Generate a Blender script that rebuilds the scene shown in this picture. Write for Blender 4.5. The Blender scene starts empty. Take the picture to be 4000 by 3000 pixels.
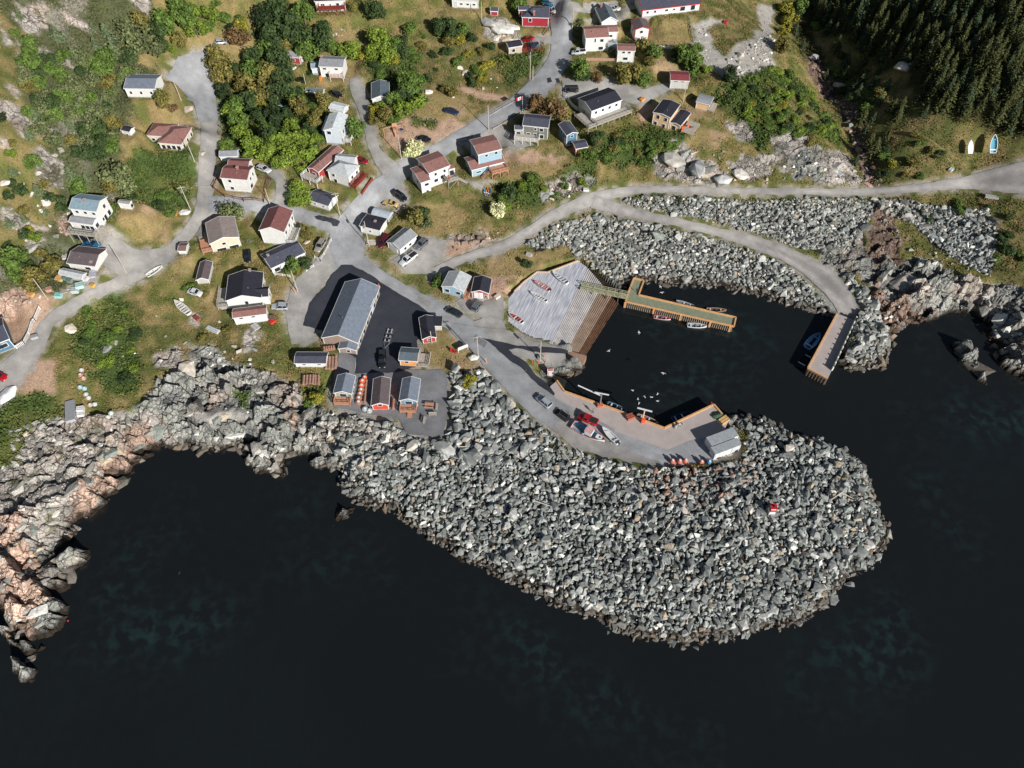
import bpy, math, random
import numpy as np
from mathutils import Vector
from mathutils.geometry import delaunay_2d_cdt
random.seed(7); rng = np.random.default_rng(7)
C = bpy.context.scene.collection
PI = math.pi
# ---------------------------------------------------------------- camera, sky, sun
HC = 157.0; F = 3000.0; TH = math.atan(2200/F)
scn = bpy.context.scene
cd = bpy.data.cameras.new('camera'); cam = bpy.data.objects.new('camera', cd); C.objects.link(cam)
cam.location = (0, 0, HC); cam.rotation_euler = (TH, 0, 0)
cd.sensor_width = 36; cd.lens = F/4000*36; cd.clip_start = 1; cd.clip_end = 6000
scn.camera = cam
SUN_EL = math.radians(27.5); SUN_AZ = math.radians(-52)
sd = Vector((math.cos(SUN_AZ)*math.cos(SUN_EL), math.sin(SUN_AZ)*math.cos(SUN_EL), math.sin(SUN_EL)))
ld = bpy.data.lights.new('sun', 'SUN'); ld.energy = 5.0; ld.angle = math.radians(.5); ld.color = (1, .965, .92)
lo = bpy.data.objects.new('sun', ld); C.objects.link(lo); lo.rotation_euler = sd.to_track_quat('Z', 'Y').to_euler()
W = bpy.data.worlds.new("World"); scn.world = W; W.use_nodes = True
nt = W.node_tree; nt.nodes.clear()
sky = nt.nodes.new('ShaderNodeTexSky'); sky.sky_type = 'NISHITA'; sky.sun_disc = False
sky.sun_elevation = SUN_EL; sky.sun_rotation = math.atan2(sd.x, sd.y)
bg = nt.nodes.new('ShaderNodeBackground'); bg.inputs[1].default_value = .05
wo = nt.nodes.new('ShaderNodeOutputWorld')
nt.links.new(sky.outputs[0], bg.inputs[0]); nt.links.new(bg.outputs[0], wo.inputs[0])
scn.view_settings.view_transform = 'Standard'; scn.view_settings.look = 'None'
scn.view_settings.exposure = 0.06; scn.view_settings.gamma = 1
# ---------------------------------------------------------------- photo pixel <-> ground
K = 2.765; SO = 4000/2212
def O(x, y): return (x*SO, y*SO)                       # whole-photo view units
def T(c, r, u, v): return (800*c+u/K, 600*r+v/K)       # tile view units
def bp(px, py, z=0.0):
    px = np.asarray(px, float); py = np.asarray(py, float)
    u = (px-2000)/F; v = (1500-py)/F
    dx = u; dy = v*math.cos(TH)+math.sin(TH); dz = v*math.sin(TH)-math.cos(TH)
    t = (HC-z)/-dz
    return dx*t, dy*t
def pscale(y, z=0):                                     # photo px per metre at world y
    d = y*math.sin(TH)+(HC-z)*math.cos(TH); return F/d
# ---------------------------------------------------------------- noise
def _h(ix, iy, s):
    n = (ix.astype(np.int64)*374761393+iy.astype(np.int64)*668265263+s*1442695041) & 0xffffffff
    n = ((n ^ (n >> 13))*1274126177) & 0xffffffff
    return ((n ^ (n >> 16)) & 0xffffff)/float(0xffffff)
def vn(x, y, s=0):
    ix = np.floor(x); iy = np.floor(y); fx = x-ix; fy = y-iy
    fx = fx*fx*(3-2*fx); fy = fy*fy*(3-2*fy)
    a = _h(ix, iy, s); b = _h(ix+1, iy, s); c = _h(ix, iy+1, s); d = _h(ix+1, iy+1, s)
    return (a*(1-fx)+b*fx)*(1-fy)+(c*(1-fx)+d*fx)*fy
def fbm(x, y, o=4, s=0):
    t = 0; a = .5
    for i in range(o):
        t = t+a*vn(x*2**i+i*17.3, y*2**i-i*9.1, s+i); a *= .5
    return t/(1-.5**o)
def worley(x, y, s=0):
    ix = np.floor(x); iy = np.floor(y)
    f1 = np.full(x.shape, 9.); f2 = f1.copy(); idv = np.zeros(x.shape); gx = np.zeros(x.shape); gy = gx.copy()
    for i in (-1, 0, 1):
        for j in (-1, 0, 1):
            cx = ix+i; cy = iy+j
            px = cx+_h(cx, cy, s); py = cy+_h(cx, cy, s+1)
            d = np.hypot(px-x, py-y); m = d < f1
            f2 = np.where(m, f1, np.minimum(f2, d)); f1 = np.where(m, d, f1)
            idv = np.where(m, _h(cx, cy, s+2), idv)
            gx = np.where(m, x-px, gx); gy = np.where(m, y-py, gy)
    return f1, f2, idv, gx, gy
def inpoly(x, y, poly):
    poly = np.asarray(poly, float)
    m = np.zeros(x.shape, bool)
    bb = (x >= poly[:, 0].min()) & (x <= poly[:, 0].max()) & (y >= poly[:, 1].min()) & (y <= poly[:, 1].max())
    if not bb.any(): return m
    xs = x[bb]; ys = y[bb]; r = np.zeros(xs.shape, bool)
    n = len(poly)
    for i in range(n):
        x0, y0 = poly[i]; x1, y1 = poly[(i+1) % n]
        if y0 == y1: continue
        c = ((y0 > ys) != (y1 > ys)) & (xs < (x1-x0)*(ys-y0)/(y1-y0)+x0)
        r ^= c
    m[bb] = r
    return m
def distseg(x, y, poly, closed=True):
    poly = np.asarray(poly, float); d = np.full(x.shape, 1e9)
    n = len(poly)
    for i in range(n if closed else n-1):
        ax, ay = poly[i]; bx, by = poly[(i+1) % n]
        vx = bx-ax; vy = by-ay; L = vx*vx+vy*vy+1e-9
        t = np.clip(((x-ax)*vx+(y-ay)*vy)/L, 0, 1)
        d = np.minimum(d, (x-ax-t*vx)**2+(y-ay-t*vy)**2)
    return np.sqrt(d)
# ---------------------------------------------------------------- materials
def lin(c):
    c = np.asarray(c, float)/255.
    return np.where(c <= .04045, c/12.92, ((c+.055)/1.055)**2.4)
GAIN = 1.35
def alb(c, g=1.0): return np.clip(lin(c)*g, 0, .86)
MATS = {}
def mat(name, rgb, rough=.8, var=.12, scale=2.0, bump=.0, metal=0., gain=1.0, spec=.3):
    if name in MATS: return MATS[name]
    m = bpy.data.materials.new(name); m.use_nodes = True; MATS[name] = m
    t = m.node_tree; b = t.nodes['Principled BSDF']
    c = alb(rgb, gain)
    b.inputs['Roughness'].default_value = rough; b.inputs['Metallic'].default_value = metal
    b.inputs['Specular IOR Level'].default_value = spec
    tc = t.nodes.new('ShaderNodeTexCoord'); n = t.nodes.new('ShaderNodeTexNoise')
    n.inputs['Scale'].default_value = scale; n.inputs['Detail'].default_value = 5
    t.links.new(tc.outputs['Object'], n.inputs['Vector'])
    r = t.nodes.new('ShaderNodeValToRGB')
    r.color_ramp.elements[0].position = .3; r.color_ramp.elements[1].position = .7
    r.color_ramp.elements[0].color = (*(c*(1-var)), 1); r.color_ramp.elements[1].color = (*np.clip(c*(1+var), 0, .88), 1)
    t.links.new(n.outputs['Fac'], r.inputs['Fac']); t.links.new(r.outputs['Color'], b.inputs['Base Color'])
    if bump:
        bm = t.nodes.new('ShaderNodeBump'); bm.inputs['Strength'].default_value = bump; bm.inputs['Distance'].default_value = .1
        t.links.new(n.outputs['Fac'], bm.inputs['Height']); t.links.new(bm.outputs['Normal'], b.inputs['Normal'])
    return m
def lined(name, rgb, step=.25, axis='Z', rough=.75, var=.1, dark=.8, gain=1.0):
    """boards, clapboard or shingle courses as fine lines plus weathering"""
    if name in MATS: return MATS[name]
    m = mat(name, rgb, rough, var, 1.3, gain=gain); t = m.node_tree; b = t.nodes['Principled BSDF']
    src = b.inputs['Base Color'].links[0].from_socket
    tc = t.nodes.new('ShaderNodeTexCoord'); w = t.nodes.new('ShaderNodeTexWave')
    w.bands_direction = axis; w.wave_profile = 'SAW'; w.inputs['Scale'].default_value = .314/step; w.inputs['Distortion'].default_value = .6
    t.links.new(tc.outputs['Object'], w.inputs['Vector'])
    r = t.nodes.new('ShaderNodeMapRange'); r.inputs[1].default_value = 0; r.inputs[2].default_value = .35
    r.inputs[3].default_value = dark; r.inputs[4].default_value = 1
    t.links.new(w.outputs['Fac'], r.inputs[0])
    mx = t.nodes.new('ShaderNodeMix'); mx.data_type = 'RGBA'; mx.blend_type = 'MULTIPLY'; mx.inputs[0].default_value = 1
    t.links.new(src, mx.inputs[6]); t.links.new(r.outputs[0], mx.inputs[7]); t.links.new(mx.outputs[2], b.inputs['Base Color'])
    return m
def vmat(name, rough=.9, nscale=3., var=.25, bump=.4, dist=.15, n2=.6, var2=.2, spec=.2, crack=0.):
    """material reading per-vertex albedo 'Col' with two scales of procedural mottling"""
    m = bpy.data.materials.new(name); m.use_nodes = True; MATS[name] = m
    t = m.node_tree; b = t.nodes['Principled BSDF']; b.inputs['Roughness'].default_value = rough
    b.inputs['Specular IOR Level'].default_value = spec
    a = t.nodes.new('ShaderNodeAttribute'); a.attribute_name = 'Col'
    tc = t.nodes.new('ShaderNodeTexCoord'); out = a.outputs['Color']; hs = None
    for sc, vv, det in ((nscale, var, 6), (n2, var2, 4)):
        n = t.nodes.new('ShaderNodeTexNoise'); n.inputs['Scale'].default_value = sc; n.inputs['Detail'].default_value = det
        n.inputs['Roughness'].default_value = .65
        t.links.new(tc.outputs['Object'], n.inputs['Vector'])
        if hs is None: hs = n.outputs['Fac']
        r = t.nodes.new('ShaderNodeMapRange'); r.inputs[1].default_value = .3; r.inputs[2].default_value = .7
        r.inputs[3].default_value = 1-vv; r.inputs[4].default_value = 1+vv
        t.links.new(n.outputs['Fac'], r.inputs[0])
        mx = t.nodes.new('ShaderNodeMix'); mx.data_type = 'RGBA'; mx.blend_type = 'MULTIPLY'; mx.inputs[0].default_value = 1
        t.links.new(out, mx.inputs[6]); t.links.new(r.outputs[0], mx.inputs[7]); out = mx.outputs[2]
    nrm = None
    if crack:   # fissures of the bedrock, only where the vertex attribute 'Rock' says stone
        ra = t.nodes.new('ShaderNodeAttribute'); ra.attribute_name = 'Rock'
        wn = t.nodes.new('ShaderNodeTexNoise'); wn.inputs['Scale'].default_value = .7; wn.inputs['Detail'].default_value = 4; t.links.new(tc.outputs['Object'], wn.inputs['Vector'])
        mxv = t.nodes.new('ShaderNodeMix'); mxv.data_type = 'RGBA'; mxv.blend_type = 'LINEAR_LIGHT'; mxv.inputs[0].default_value = .9; t.links.new(tc.outputs['Object'], mxv.inputs[6]); t.links.new(wn.outputs['Color'], mxv.inputs[7])
        for vs, th_, amt in ((.32, .05, .75), (.95, .06, .4)):
            vo = t.nodes.new('ShaderNodeTexVoronoi'); vo.feature = 'DISTANCE_TO_EDGE'; vo.inputs['Scale'].default_value = vs; t.links.new(mxv.outputs[2], vo.inputs['Vector'])
            r = t.nodes.new('ShaderNodeMapRange'); r.inputs[1].default_value = 0; r.inputs[2].default_value = th_; r.inputs[3].default_value = amt*crack; r.inputs[4].default_value = 0; t.links.new(vo.outputs['Distance'], r.inputs[0])
            k_ = t.nodes.new('ShaderNodeMath'); k_.operation = 'MULTIPLY'; t.links.new(r.outputs[0], k_.inputs[0]); t.links.new(ra.outputs['Fac'], k_.inputs[1])
            mx = t.nodes.new('ShaderNodeMix'); mx.data_type = 'RGBA'; t.links.new(k_.outputs[0], mx.inputs[0]); t.links.new(out, mx.inputs[6]); mx.inputs[7].default_value = (.025, .023, .02, 1); out = mx.outputs[2]
            cb = t.nodes.new('ShaderNodeBump'); cb.invert = True; cb.inputs['Strength'].default_value = .8; cb.inputs['Distance'].default_value = .3; t.links.new(k_.outputs[0], cb.inputs['Height'])
            if nrm: t.links.new(nrm, cb.inputs['Normal'])
            nrm = cb.outputs['Normal']
    t.links.new(out, b.inputs['Base Color'])
    if bump:
        bm = t.nodes.new('ShaderNodeBump'); bm.inputs['Strength'].default_value = bump; bm.inputs['Distance'].default_value = dist
        t.links.new(hs, bm.inputs['Height']); t.links.new(bm.outputs['Normal'], b.inputs['Normal'])
        if nrm: t.links.new(nrm, bm.inputs['Normal'])
    return m
# ---------------------------------------------------------------- object helpers
def tag(o, label=None, cat=None, group=None, kind=None):
    if label: o['label'] = label
    if cat: o['category'] = cat
    if group: o['group'] = group
    if kind: o['kind'] = kind
    return o
def empty(name, loc, rz=0.):
    o = bpy.data.objects.new(name, None); C.objects.link(o); o.location = loc; o.rotation_euler = (0, 0, rz)
    o.empty_display_size = .3
    return o
def npmesh(name, V, Fc, m=None, col=None, smooth=False):
    """fast mesh from numpy arrays; faces all the same size"""
    me = bpy.data.meshes.new(name); V = np.asarray(V, np.float32); Fc = np.asarray(Fc, np.int32)
    k = Fc.shape[1]
    me.vertices.add(len(V)); me.vertices.foreach_set('co', V.ravel())
    me.loops.add(Fc.size); me.loops.foreach_set('vertex_index', Fc.ravel())
    me.polygons.add(len(Fc)); me.polygons.foreach_set('loop_start', np.arange(0, Fc.size, k, dtype=np.int32))
    me.update(calc_edges=True)
    me.polygons.foreach_set('use_smooth', np.full(len(Fc), smooth) if isinstance(smooth, bool) else smooth)
    if col is not None:
        a = me.color_attributes.new('Col', 'FLOAT_COLOR', 'POINT')
        a.data.foreach_set('color', np.concatenate([col, np.ones((len(col), 1))], 1).astype(np.float32).ravel())
    if m: me.materials.append(m)
    return me
def link(name, me, parent=None, loc=None, rz=None):
    o = bpy.data.objects.new(name, me); C.objects.link(o)
    if parent: o.parent = parent
    if loc is not None: o.location = loc
    if rz is not None: o.rotation_euler = (0, 0, rz)
    return o
class MB:
    def __init__(s): s.v = []; s.f = []
    def add(s, v, f):
        n = len(s.v); s.v += [tuple(p) for p in v]; s.f += [tuple(i+n for i in q) for q in f]; return s
    def box(s, cx, cy, cz, sx, sy, sz, rz=0., tilt=0.):
        c, d = math.cos(rz), math.sin(rz); v = []
        for x, y, z in ((-1, -1, -1), (1, -1, -1), (1, 1, -1), (-1, 1, -1), (-1, -1, 1), (1, -1, 1), (1, 1, 1), (-1, 1, 1)):
            X, Y, Z = x*sx/2, y*sy/2, z*sz/2
            if tilt: X, Z = X*math.cos(tilt)-Z*math.sin(tilt), X*math.sin(tilt)+Z*math.cos(tilt)
            v.append((cx+X*c-Y*d, cy+X*d+Y*c, cz+Z))
        return s.add(v, [(0, 3, 2, 1), (4, 5, 6, 7), (0, 1, 5, 4), (1, 2, 6, 5), (2, 3, 7, 6), (3, 0, 4, 7)])
    def prism(s, poly, z0, z1):
        n = len(poly); a = sum(poly[i][0]*poly[(i+1) % n][1]-poly[(i+1) % n][0]*poly[i][1] for i in range(n))
        if a < 0: poly = poly[::-1]
        v = [(p[0], p[1], z0) for p in poly]+[(p[0], p[1], z1) for p in poly]
        return s.add(v, [tuple(range(n))[::-1], tuple(range(n, 2*n))]+[(i, (i+1) % n, n+(i+1) % n, n+i) for i in range(n)])
    def bar(s, p, q, r, r2=None, n=6):
        p = Vector(p); q = Vector(q); d = (q-p); r2 = r if r2 is None else r2
        if d.length < 1e-6: return s
        d.normalize(); a = d.orthogonal().normalized(); b = d.cross(a); v = []
        for c, rr in ((p, r), (q, r2)):
            for i in range(n):
                t = 2*PI*i/n; v.append(c+a*math.cos(t)*rr+b*math.sin(t)*rr)
        return s.add(v, [tuple(range(n))[::-1], tuple(range(n, 2*n))]+[(i, (i+1) % n, n+(i+1) % n, n+i) for i in range(n)])
    def beam(s, p, q, w, h):
        p = Vector(p); q = Vector(q); d = (q-p).normalized(); a = d.cross(Vector((0, 0, 1)))
        if a.length < 1e-4: a = Vector((1, 0, 0))
        a.normalize(); b = a.cross(d); v = []
        for c in (p, q):
            for x, y in ((-1, -1), (1, -1), (1, 1), (-1, 1)): v.append(c+a*x*w/2+b*y*h/2)
        return s.add(v, [(0, 1, 2, 3), (7, 6, 5, 4), (0, 4, 5, 1), (1, 5, 6, 2), (2, 6, 7, 3), (3, 7, 4, 0)])
    def loft(s, rings, cap=True, closed=True):
        n = len(rings[0]); b = len(s.v); v = [p for r in rings for p in r]; f = []
        for i in range(len(rings)-1):
            for j in range(n if closed else n-1):
                k = (j+1) % n; f.append((i*n+j, i*n+k, (i+1)*n+k, (i+1)*n+j))
        if cap: f += [tuple(range(n))[::-1], tuple(range((len(rings)-1)*n, len(rings)*n))]
        return s.add(v, f)
    def lathe(s, cx, cy, prof, n=12):
        return s.loft([[(cx+r*math.cos(2*PI*i/n), cy+r*math.sin(2*PI*i/n), z) for i in range(n)] for r, z in prof])
    def build(s, name, m=None, parent=None, smooth=False, loc=None, rz=None):
        me = bpy.data.meshes.new(name); me.from_pydata(s.v, [], s.f)
        if m: me.materials.append(m)
        if smooth:
            for p in me.polygons: p.use_smooth = True
        me.update()
        return link(name, me, parent, loc, rz)
def copy_tree(o, loc=None, rz=None, sc=None, label=None, parent=None):
    c = o.copy(); C.objects.link(c)
    if parent is not None: c.parent = parent
    if loc is not None: c.location = loc
    if rz is not None: c.rotation_euler = (0, 0, rz)
    if sc is not None: c.scale = sc
    if label: c['label'] = label
    for ch in o.children: copy_tree(ch, parent=c)
    return c
# ================================================================ TERRAIN
def ov(l): return [O(*p) for p in l]
def tl(c, r, l): return [T(c, r, *p) for p in l]
coast = [(-300,1323),(0,1323),(14,1347),(4,1363),(18,1379),(28,1411),(28,1447),(48,1475),(72,1471),(82,1439),(80,1411),(104,1395),(132,1367),(146,1331),(138,1291),(154,1271),(152,1255),(176,1235),(198,1203),(196,1185),(168,1185),(136,1203),(134,1187),(164,1149),(172,1135),(208,1113),(236,1079),(260,1063),(264,1039),(304,1011),(310,995),(330,985),(350,968),(380,975),(400,962),(430,975),(470,985),(500,965),(530,970),(540,1000),(560,1025),(600,1037),(625,1025),(632,995),(655,985),(680,1010),(715,1020),(735,1045),(755,1075),(790,1095),(850,1100),(870,1130),(905,1150),(925,1165),(965,1180),(1000,1215),(1050,1225),(1080,1255),(1125,1270),(1170,1285),(1210,1310),(1260,1330),(1310,1340),(1330,1360),(1400,1385),(1470,1395),(1520,1380),(1600,1375),(1660,1360),(1720,1345),(1760,1325),(1800,1300),(1810,1270),(1850,1240),(1890,1215),(1920,1180),(1915,1140),(1890,1080),(1870,1010),(1840,985),(1790,960),(1750,950),(1700,930),(1640,905),(1600,895),(1572,905),(1545,900),(1440,930),(1330,905),(1215,856),(1205,835),(1208,822),(1240,806),(1262,795),(1265,770),(1245,762),(1262,752),(1275,745),(1300,710),(1325,670),(1335,640),(1345,620),(1370,605),(1400,610),(1480,615),(1560,620),(1640,640),(1700,660),(1760,675),(1800,685),(1806,700),(1790,740),(1800,790),(1825,795),(1870,800),(1910,785),(1920,740),(1935,715),(1960,700),(2010,690),(2030,685),(2050,670),(2100,680),(2140,700),(2125,720),(2145,745),(2160,790),(2212,830),(2500,900),(2500,-500),(-500,-500),(-500,1323)]
isl = [[(2048,742),(2075,738),(2105,748),(2120,780),(2131,832),(2112,822),(2095,800),(2066,768)],
       [(712,1132),(722,1108),(738,1095),(766,1094),(757,1112),(738,1128)],
       [(360,1242),(372,1228),(396,1230),(392,1246)], [(294,1092),(303,1084),(306,1096)]]
def w0(l, z=0.):
    a = np.array(ov(l)); x, y = bp(a[:, 0], a[:, 1], z); return np.stack([x, y], 1)
def w0far(l):
    a = np.array(l, float); a[:, 1] = np.maximum(a[:, 1], -130)
    x, y = bp(a[:, 0]*SO, a[:, 1]*SO, 0.); return np.stack([x, y], 1)
coastW = w0far(coast); islW = [w0(i) for i in isl]
# the land goes on far beyond the frame
i0 = coast.index((2500,-500))
coastW[i0] = (4000, 3500); coastW[i0+1] = (-4000, 3500); coastW[i0-1] = (4000, 180); coastW[-1] = (-4000, 60); coastW[0] = (-400, 60)
ctrl = [(0,1000,6),(150,900,7),(300,850,7),(450,830,6.5),(600,850,6),(0,700,14),(200,650,13),(100,550,20),(300,560,14),(100,400,28),(0,300,40),(250,250,28),(450,150,21),(440,400,15),(430,500,13),(600,500,10.5),(760,500,8.5),(750,600,6.5),(650,700,6),(850,700,4.8),(750,850,4.3),(950,850,4.0),(1000,680,4.2),(1100,800,3.4),(1250,900,2.6),(1050,750,3.6),(1000,570,5.2),(1200,470,6),(1350,420,7),(1600,410,8),(1850,410,8),(2100,400,9),(1450,480,6.0),(1700,540,4),(1830,600,3.2),(1820,670,3),(1500,550,3),(1600,450,6),(1500,350,12),(1700,330,13),(1300,350,12),(1450,250,16),(1200,250,16),(1000,350,12),(800,350,14),(600,300,17),(700,100,22),(900,200,18),(1050,250,15),(1200,100,21),(1100,30,25),(1500,150,20),(1650,80,21),(1720,120,18),(1700,180,17),(1750,250,14),(1800,330,11),(1745,60,12),(1770,140,10),(1812,220,8),(1850,300,6),(1890,370,5),(1850,200,14),(1880,260,12),(1920,340,10),(1950,150,22),(1850,60,19),(2100,50,32),(2212,80,35),(2300,200,29),(2150,230,25),(2212,300,20),(2130,320,15),(2000,480,6),(2150,480,8),(1950,600,3.5),(2100,600,5.5),(-300,0,62),(2500,-100,48),(1200,-120,40),(300,-120,50),(2400,400,16),(-300,900,14),(1400,1080,4),(1600,1100,5),(1750,1100,4.5),(1100,1080,4),(1300,1230,3),(1500,1250,3.2),(1650,1250,3),(950,1000,4),(1300,1000,3),(1350,950,2.4),(1450,980,2.2),(1580,960,2.4),(150,760,11),(60,860,9),(100,1100,5),(50,1250,4),(200,1050,4),(1140,680,3.2),(1200,620,2.8),(940,620,4.6),(560,620,8.5),(520,700,7.5),(350,700,9),(250,800,8),(560,350,17)]
ca = np.array(ctrl, float); cx, cy = bp(ca[:, 0]*SO, ca[:, 1]*SO, ca[:, 2])
def U(r2): return np.where(r2 > 0, r2*np.log(r2+1e-12), 0)
n = len(ca); A = np.zeros((n+3, n+3)); sx = 100.
X = cx/sx; Y = cy/sx
A[:n, :n] = U((X[:, None]-X)**2+(Y[:, None]-Y)**2)+np.eye(n)*.003
A[:n, n] = 1; A[:n, n+1] = X; A[:n, n+2] = Y; A[n:, :n] = A[:n, n:].T
wts = np.linalg.solve(A, np.r_[ca[:, 2], 0, 0, 0])
def tps(x, y):
    x = x/sx; y = y/sx; o = wts[n]+wts[n+1]*x+wts[n+2]*y
    for i in range(n): o = o+wts[i]*U((x-X[i])**2+(y-Y[i])**2)
    return o
STEP = .5; x0g, x1g, y0g, y1g = -238., 238., 38., 352.
gx = np.arange(x0g, x1g+.01, STEP); gy = np.arange(y0g, y1g+.01, STEP)
GX, GY = np.meshgrid(gx, gy)
def steep(x, y):
    """slope of the shore: bedrock steeper than riprap"""
    return .75+.35*fbm(x/14, y/14, 2, 5)
def landd(x, y):
    inl = inpoly(x, y, coastW); d = distseg(x, y, coastW)
    for p in islW:
        i2 = inpoly(x, y, p); d2 = distseg(x, y, p)
        inl2 = inl | i2; d = np.where(inl == i2, np.minimum(d, d2), np.where(i2, d2, d)); inl = inl2
    return np.where(inl, d, -d)
SD = landd(GX, GY); TP = tps(GX, GY)
wob = (fbm(GX/5, GY/5, 3, 2)-.5)*2.4
SDW = SD+wob*np.clip(1-abs(SD)/6, 0, 1)*.55
base = np.where(SDW > 0, np.minimum(np.maximum(TP, .8), .08+SDW*steep(GX, GY)), np.maximum(SDW*.8, -6)-.15)
# squeeze the min() knee
H = base.copy()
# level places (wharf, slipway): the ground stays below the built deck
flat = [(w0([(1205,822),(1240,860),(1440,930),(1545,870),(1580,905),(1612,940),(1606,985),(1530,1008),(1430,1002),(1330,975),(1230,915),(1190,868)], 2.3), 1.9),
        (w0([(1808,676),(1850,690),(1792,826),(1738,806)], 2.3), -1.0)]
for pw, z in flat[1:]: H = np.where(inpoly(GX, GY, pw), np.minimum(H, z), H)
def Hs(x, y, G=None):
    G = H if G is None else G
    x = np.asarray(x, float); y = np.asarray(y, float)
    fx = np.clip((x-x0g)/STEP, 0, len(gx)-1.001); fy = np.clip((y-y0g)/STEP, 0, len(gy)-1.001)
    i = fx.astype(int); j = fy.astype(int); a = fx-i; b = fy-j
    return (G[j, i]*(1-a)+G[j, i+1]*a)*(1-b)+(G[j+1, i]*(1-a)+G[j+1, i+1]*a)*b
def G2W(pts, dz=0., zmin=-.5):
    """photo points -> world points on the ground (ray march)"""
    pts = np.atleast_2d(np.asarray(pts, float)); z = np.full(len(pts), 75.); done = np.zeros(len(pts), bool)
    for k in range(320):
        x, y = bp(pts[:, 0], pts[:, 1], z); hit = Hs(x, y)+dz >= z
        done |= hit
        z = np.where(done, z, z-.25)
        if done.all(): break
    lo = z.copy(); hi = z+.25
    for k in range(8):
        mid = (lo+hi)/2; x, y = bp(pts[:, 0], pts[:, 1], mid); hit = Hs(x, y)+dz >= mid
        lo = np.where(hit, mid, lo); hi = np.where(hit, hi, mid)
    z = np.maximum((lo+hi)/2, zmin); x, y = bp(pts[:, 0], pts[:, 1], z)
    return np.stack([x, y, z], 1)
def g(p, dz=0.): return G2W([p], dz)[0]
def ribbon(pts):
    P = np.array([(a*SO, b*SO) for a, b, _ in pts]); Wd = np.array([w*SO/2 for *_, w in pts])
    # smooth (Catmull-Rom)
    t = []; ww = []
    for i in range(len(P)-1):
        p0 = P[max(i-1, 0)]; p1 = P[i]; p2 = P[i+1]; p3 = P[min(i+2, len(P)-1)]
        for s in np.linspace(0, 1, 6, endpoint=(i == len(P)-2)):
            t.append(.5*((2*p1)+(-p0+p2)*s+(2*p0-5*p1+4*p2-p3)*s*s+(-p0+3*p1-3*p2+p3)*s**3)); ww.append(Wd[i]*(1-s)+Wd[i+1]*s)
    t = np.array(t); d = np.gradient(t, axis=0); d /= np.linalg.norm(d, axis=1)[:, None]
    nrm = np.stack([-d[:, 1], d[:, 0]], 1)*np.array(ww)[:, None]
    return [tuple(p) for p in t+nrm]+[tuple(p) for p in (t-nrm)[::-1]]
# the ground under the wharf is filled up to just below its deck
WZ = 2.25
wp = tl(2,2,[(1590,795),(1672,912)])+tl(3,2,[(-5,1103),(538,1308),(1073,1053),(1228,1235),(1196,1312),(1290,1330),(1372,1420),(1380,1600)])+[(2880,1790),(2780,1812),(2620,1822),(2540,1812),(2450,1775),(2370,1720),(2290,1665),(2210,1600),(2150,1560),(2168,1538),(2148,1510)]
W0 = [tuple(float(c) for c in bp(q[0], q[1], WZ)) for q in wp]
wland = w0([(1160,850),(1150,880),(1180,925),(1240,975),(1310,1000),(1400,1018),(1480,1016),(1590,1000),(1600,960),(1500,940),(1300,880),(1200,850)], 2.2)
def wharf_fill():
    global H
    e = distseg(GX, GY, W0[0:7], False); m = inpoly(GX, GY, W0) & (e > 1.3); H[m] = 2.1
    m2 = inpoly(GX, GY, wland) & ~inpoly(GX, GY, W0); H[m2] = np.maximum(H[m2], 2.12)
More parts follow.
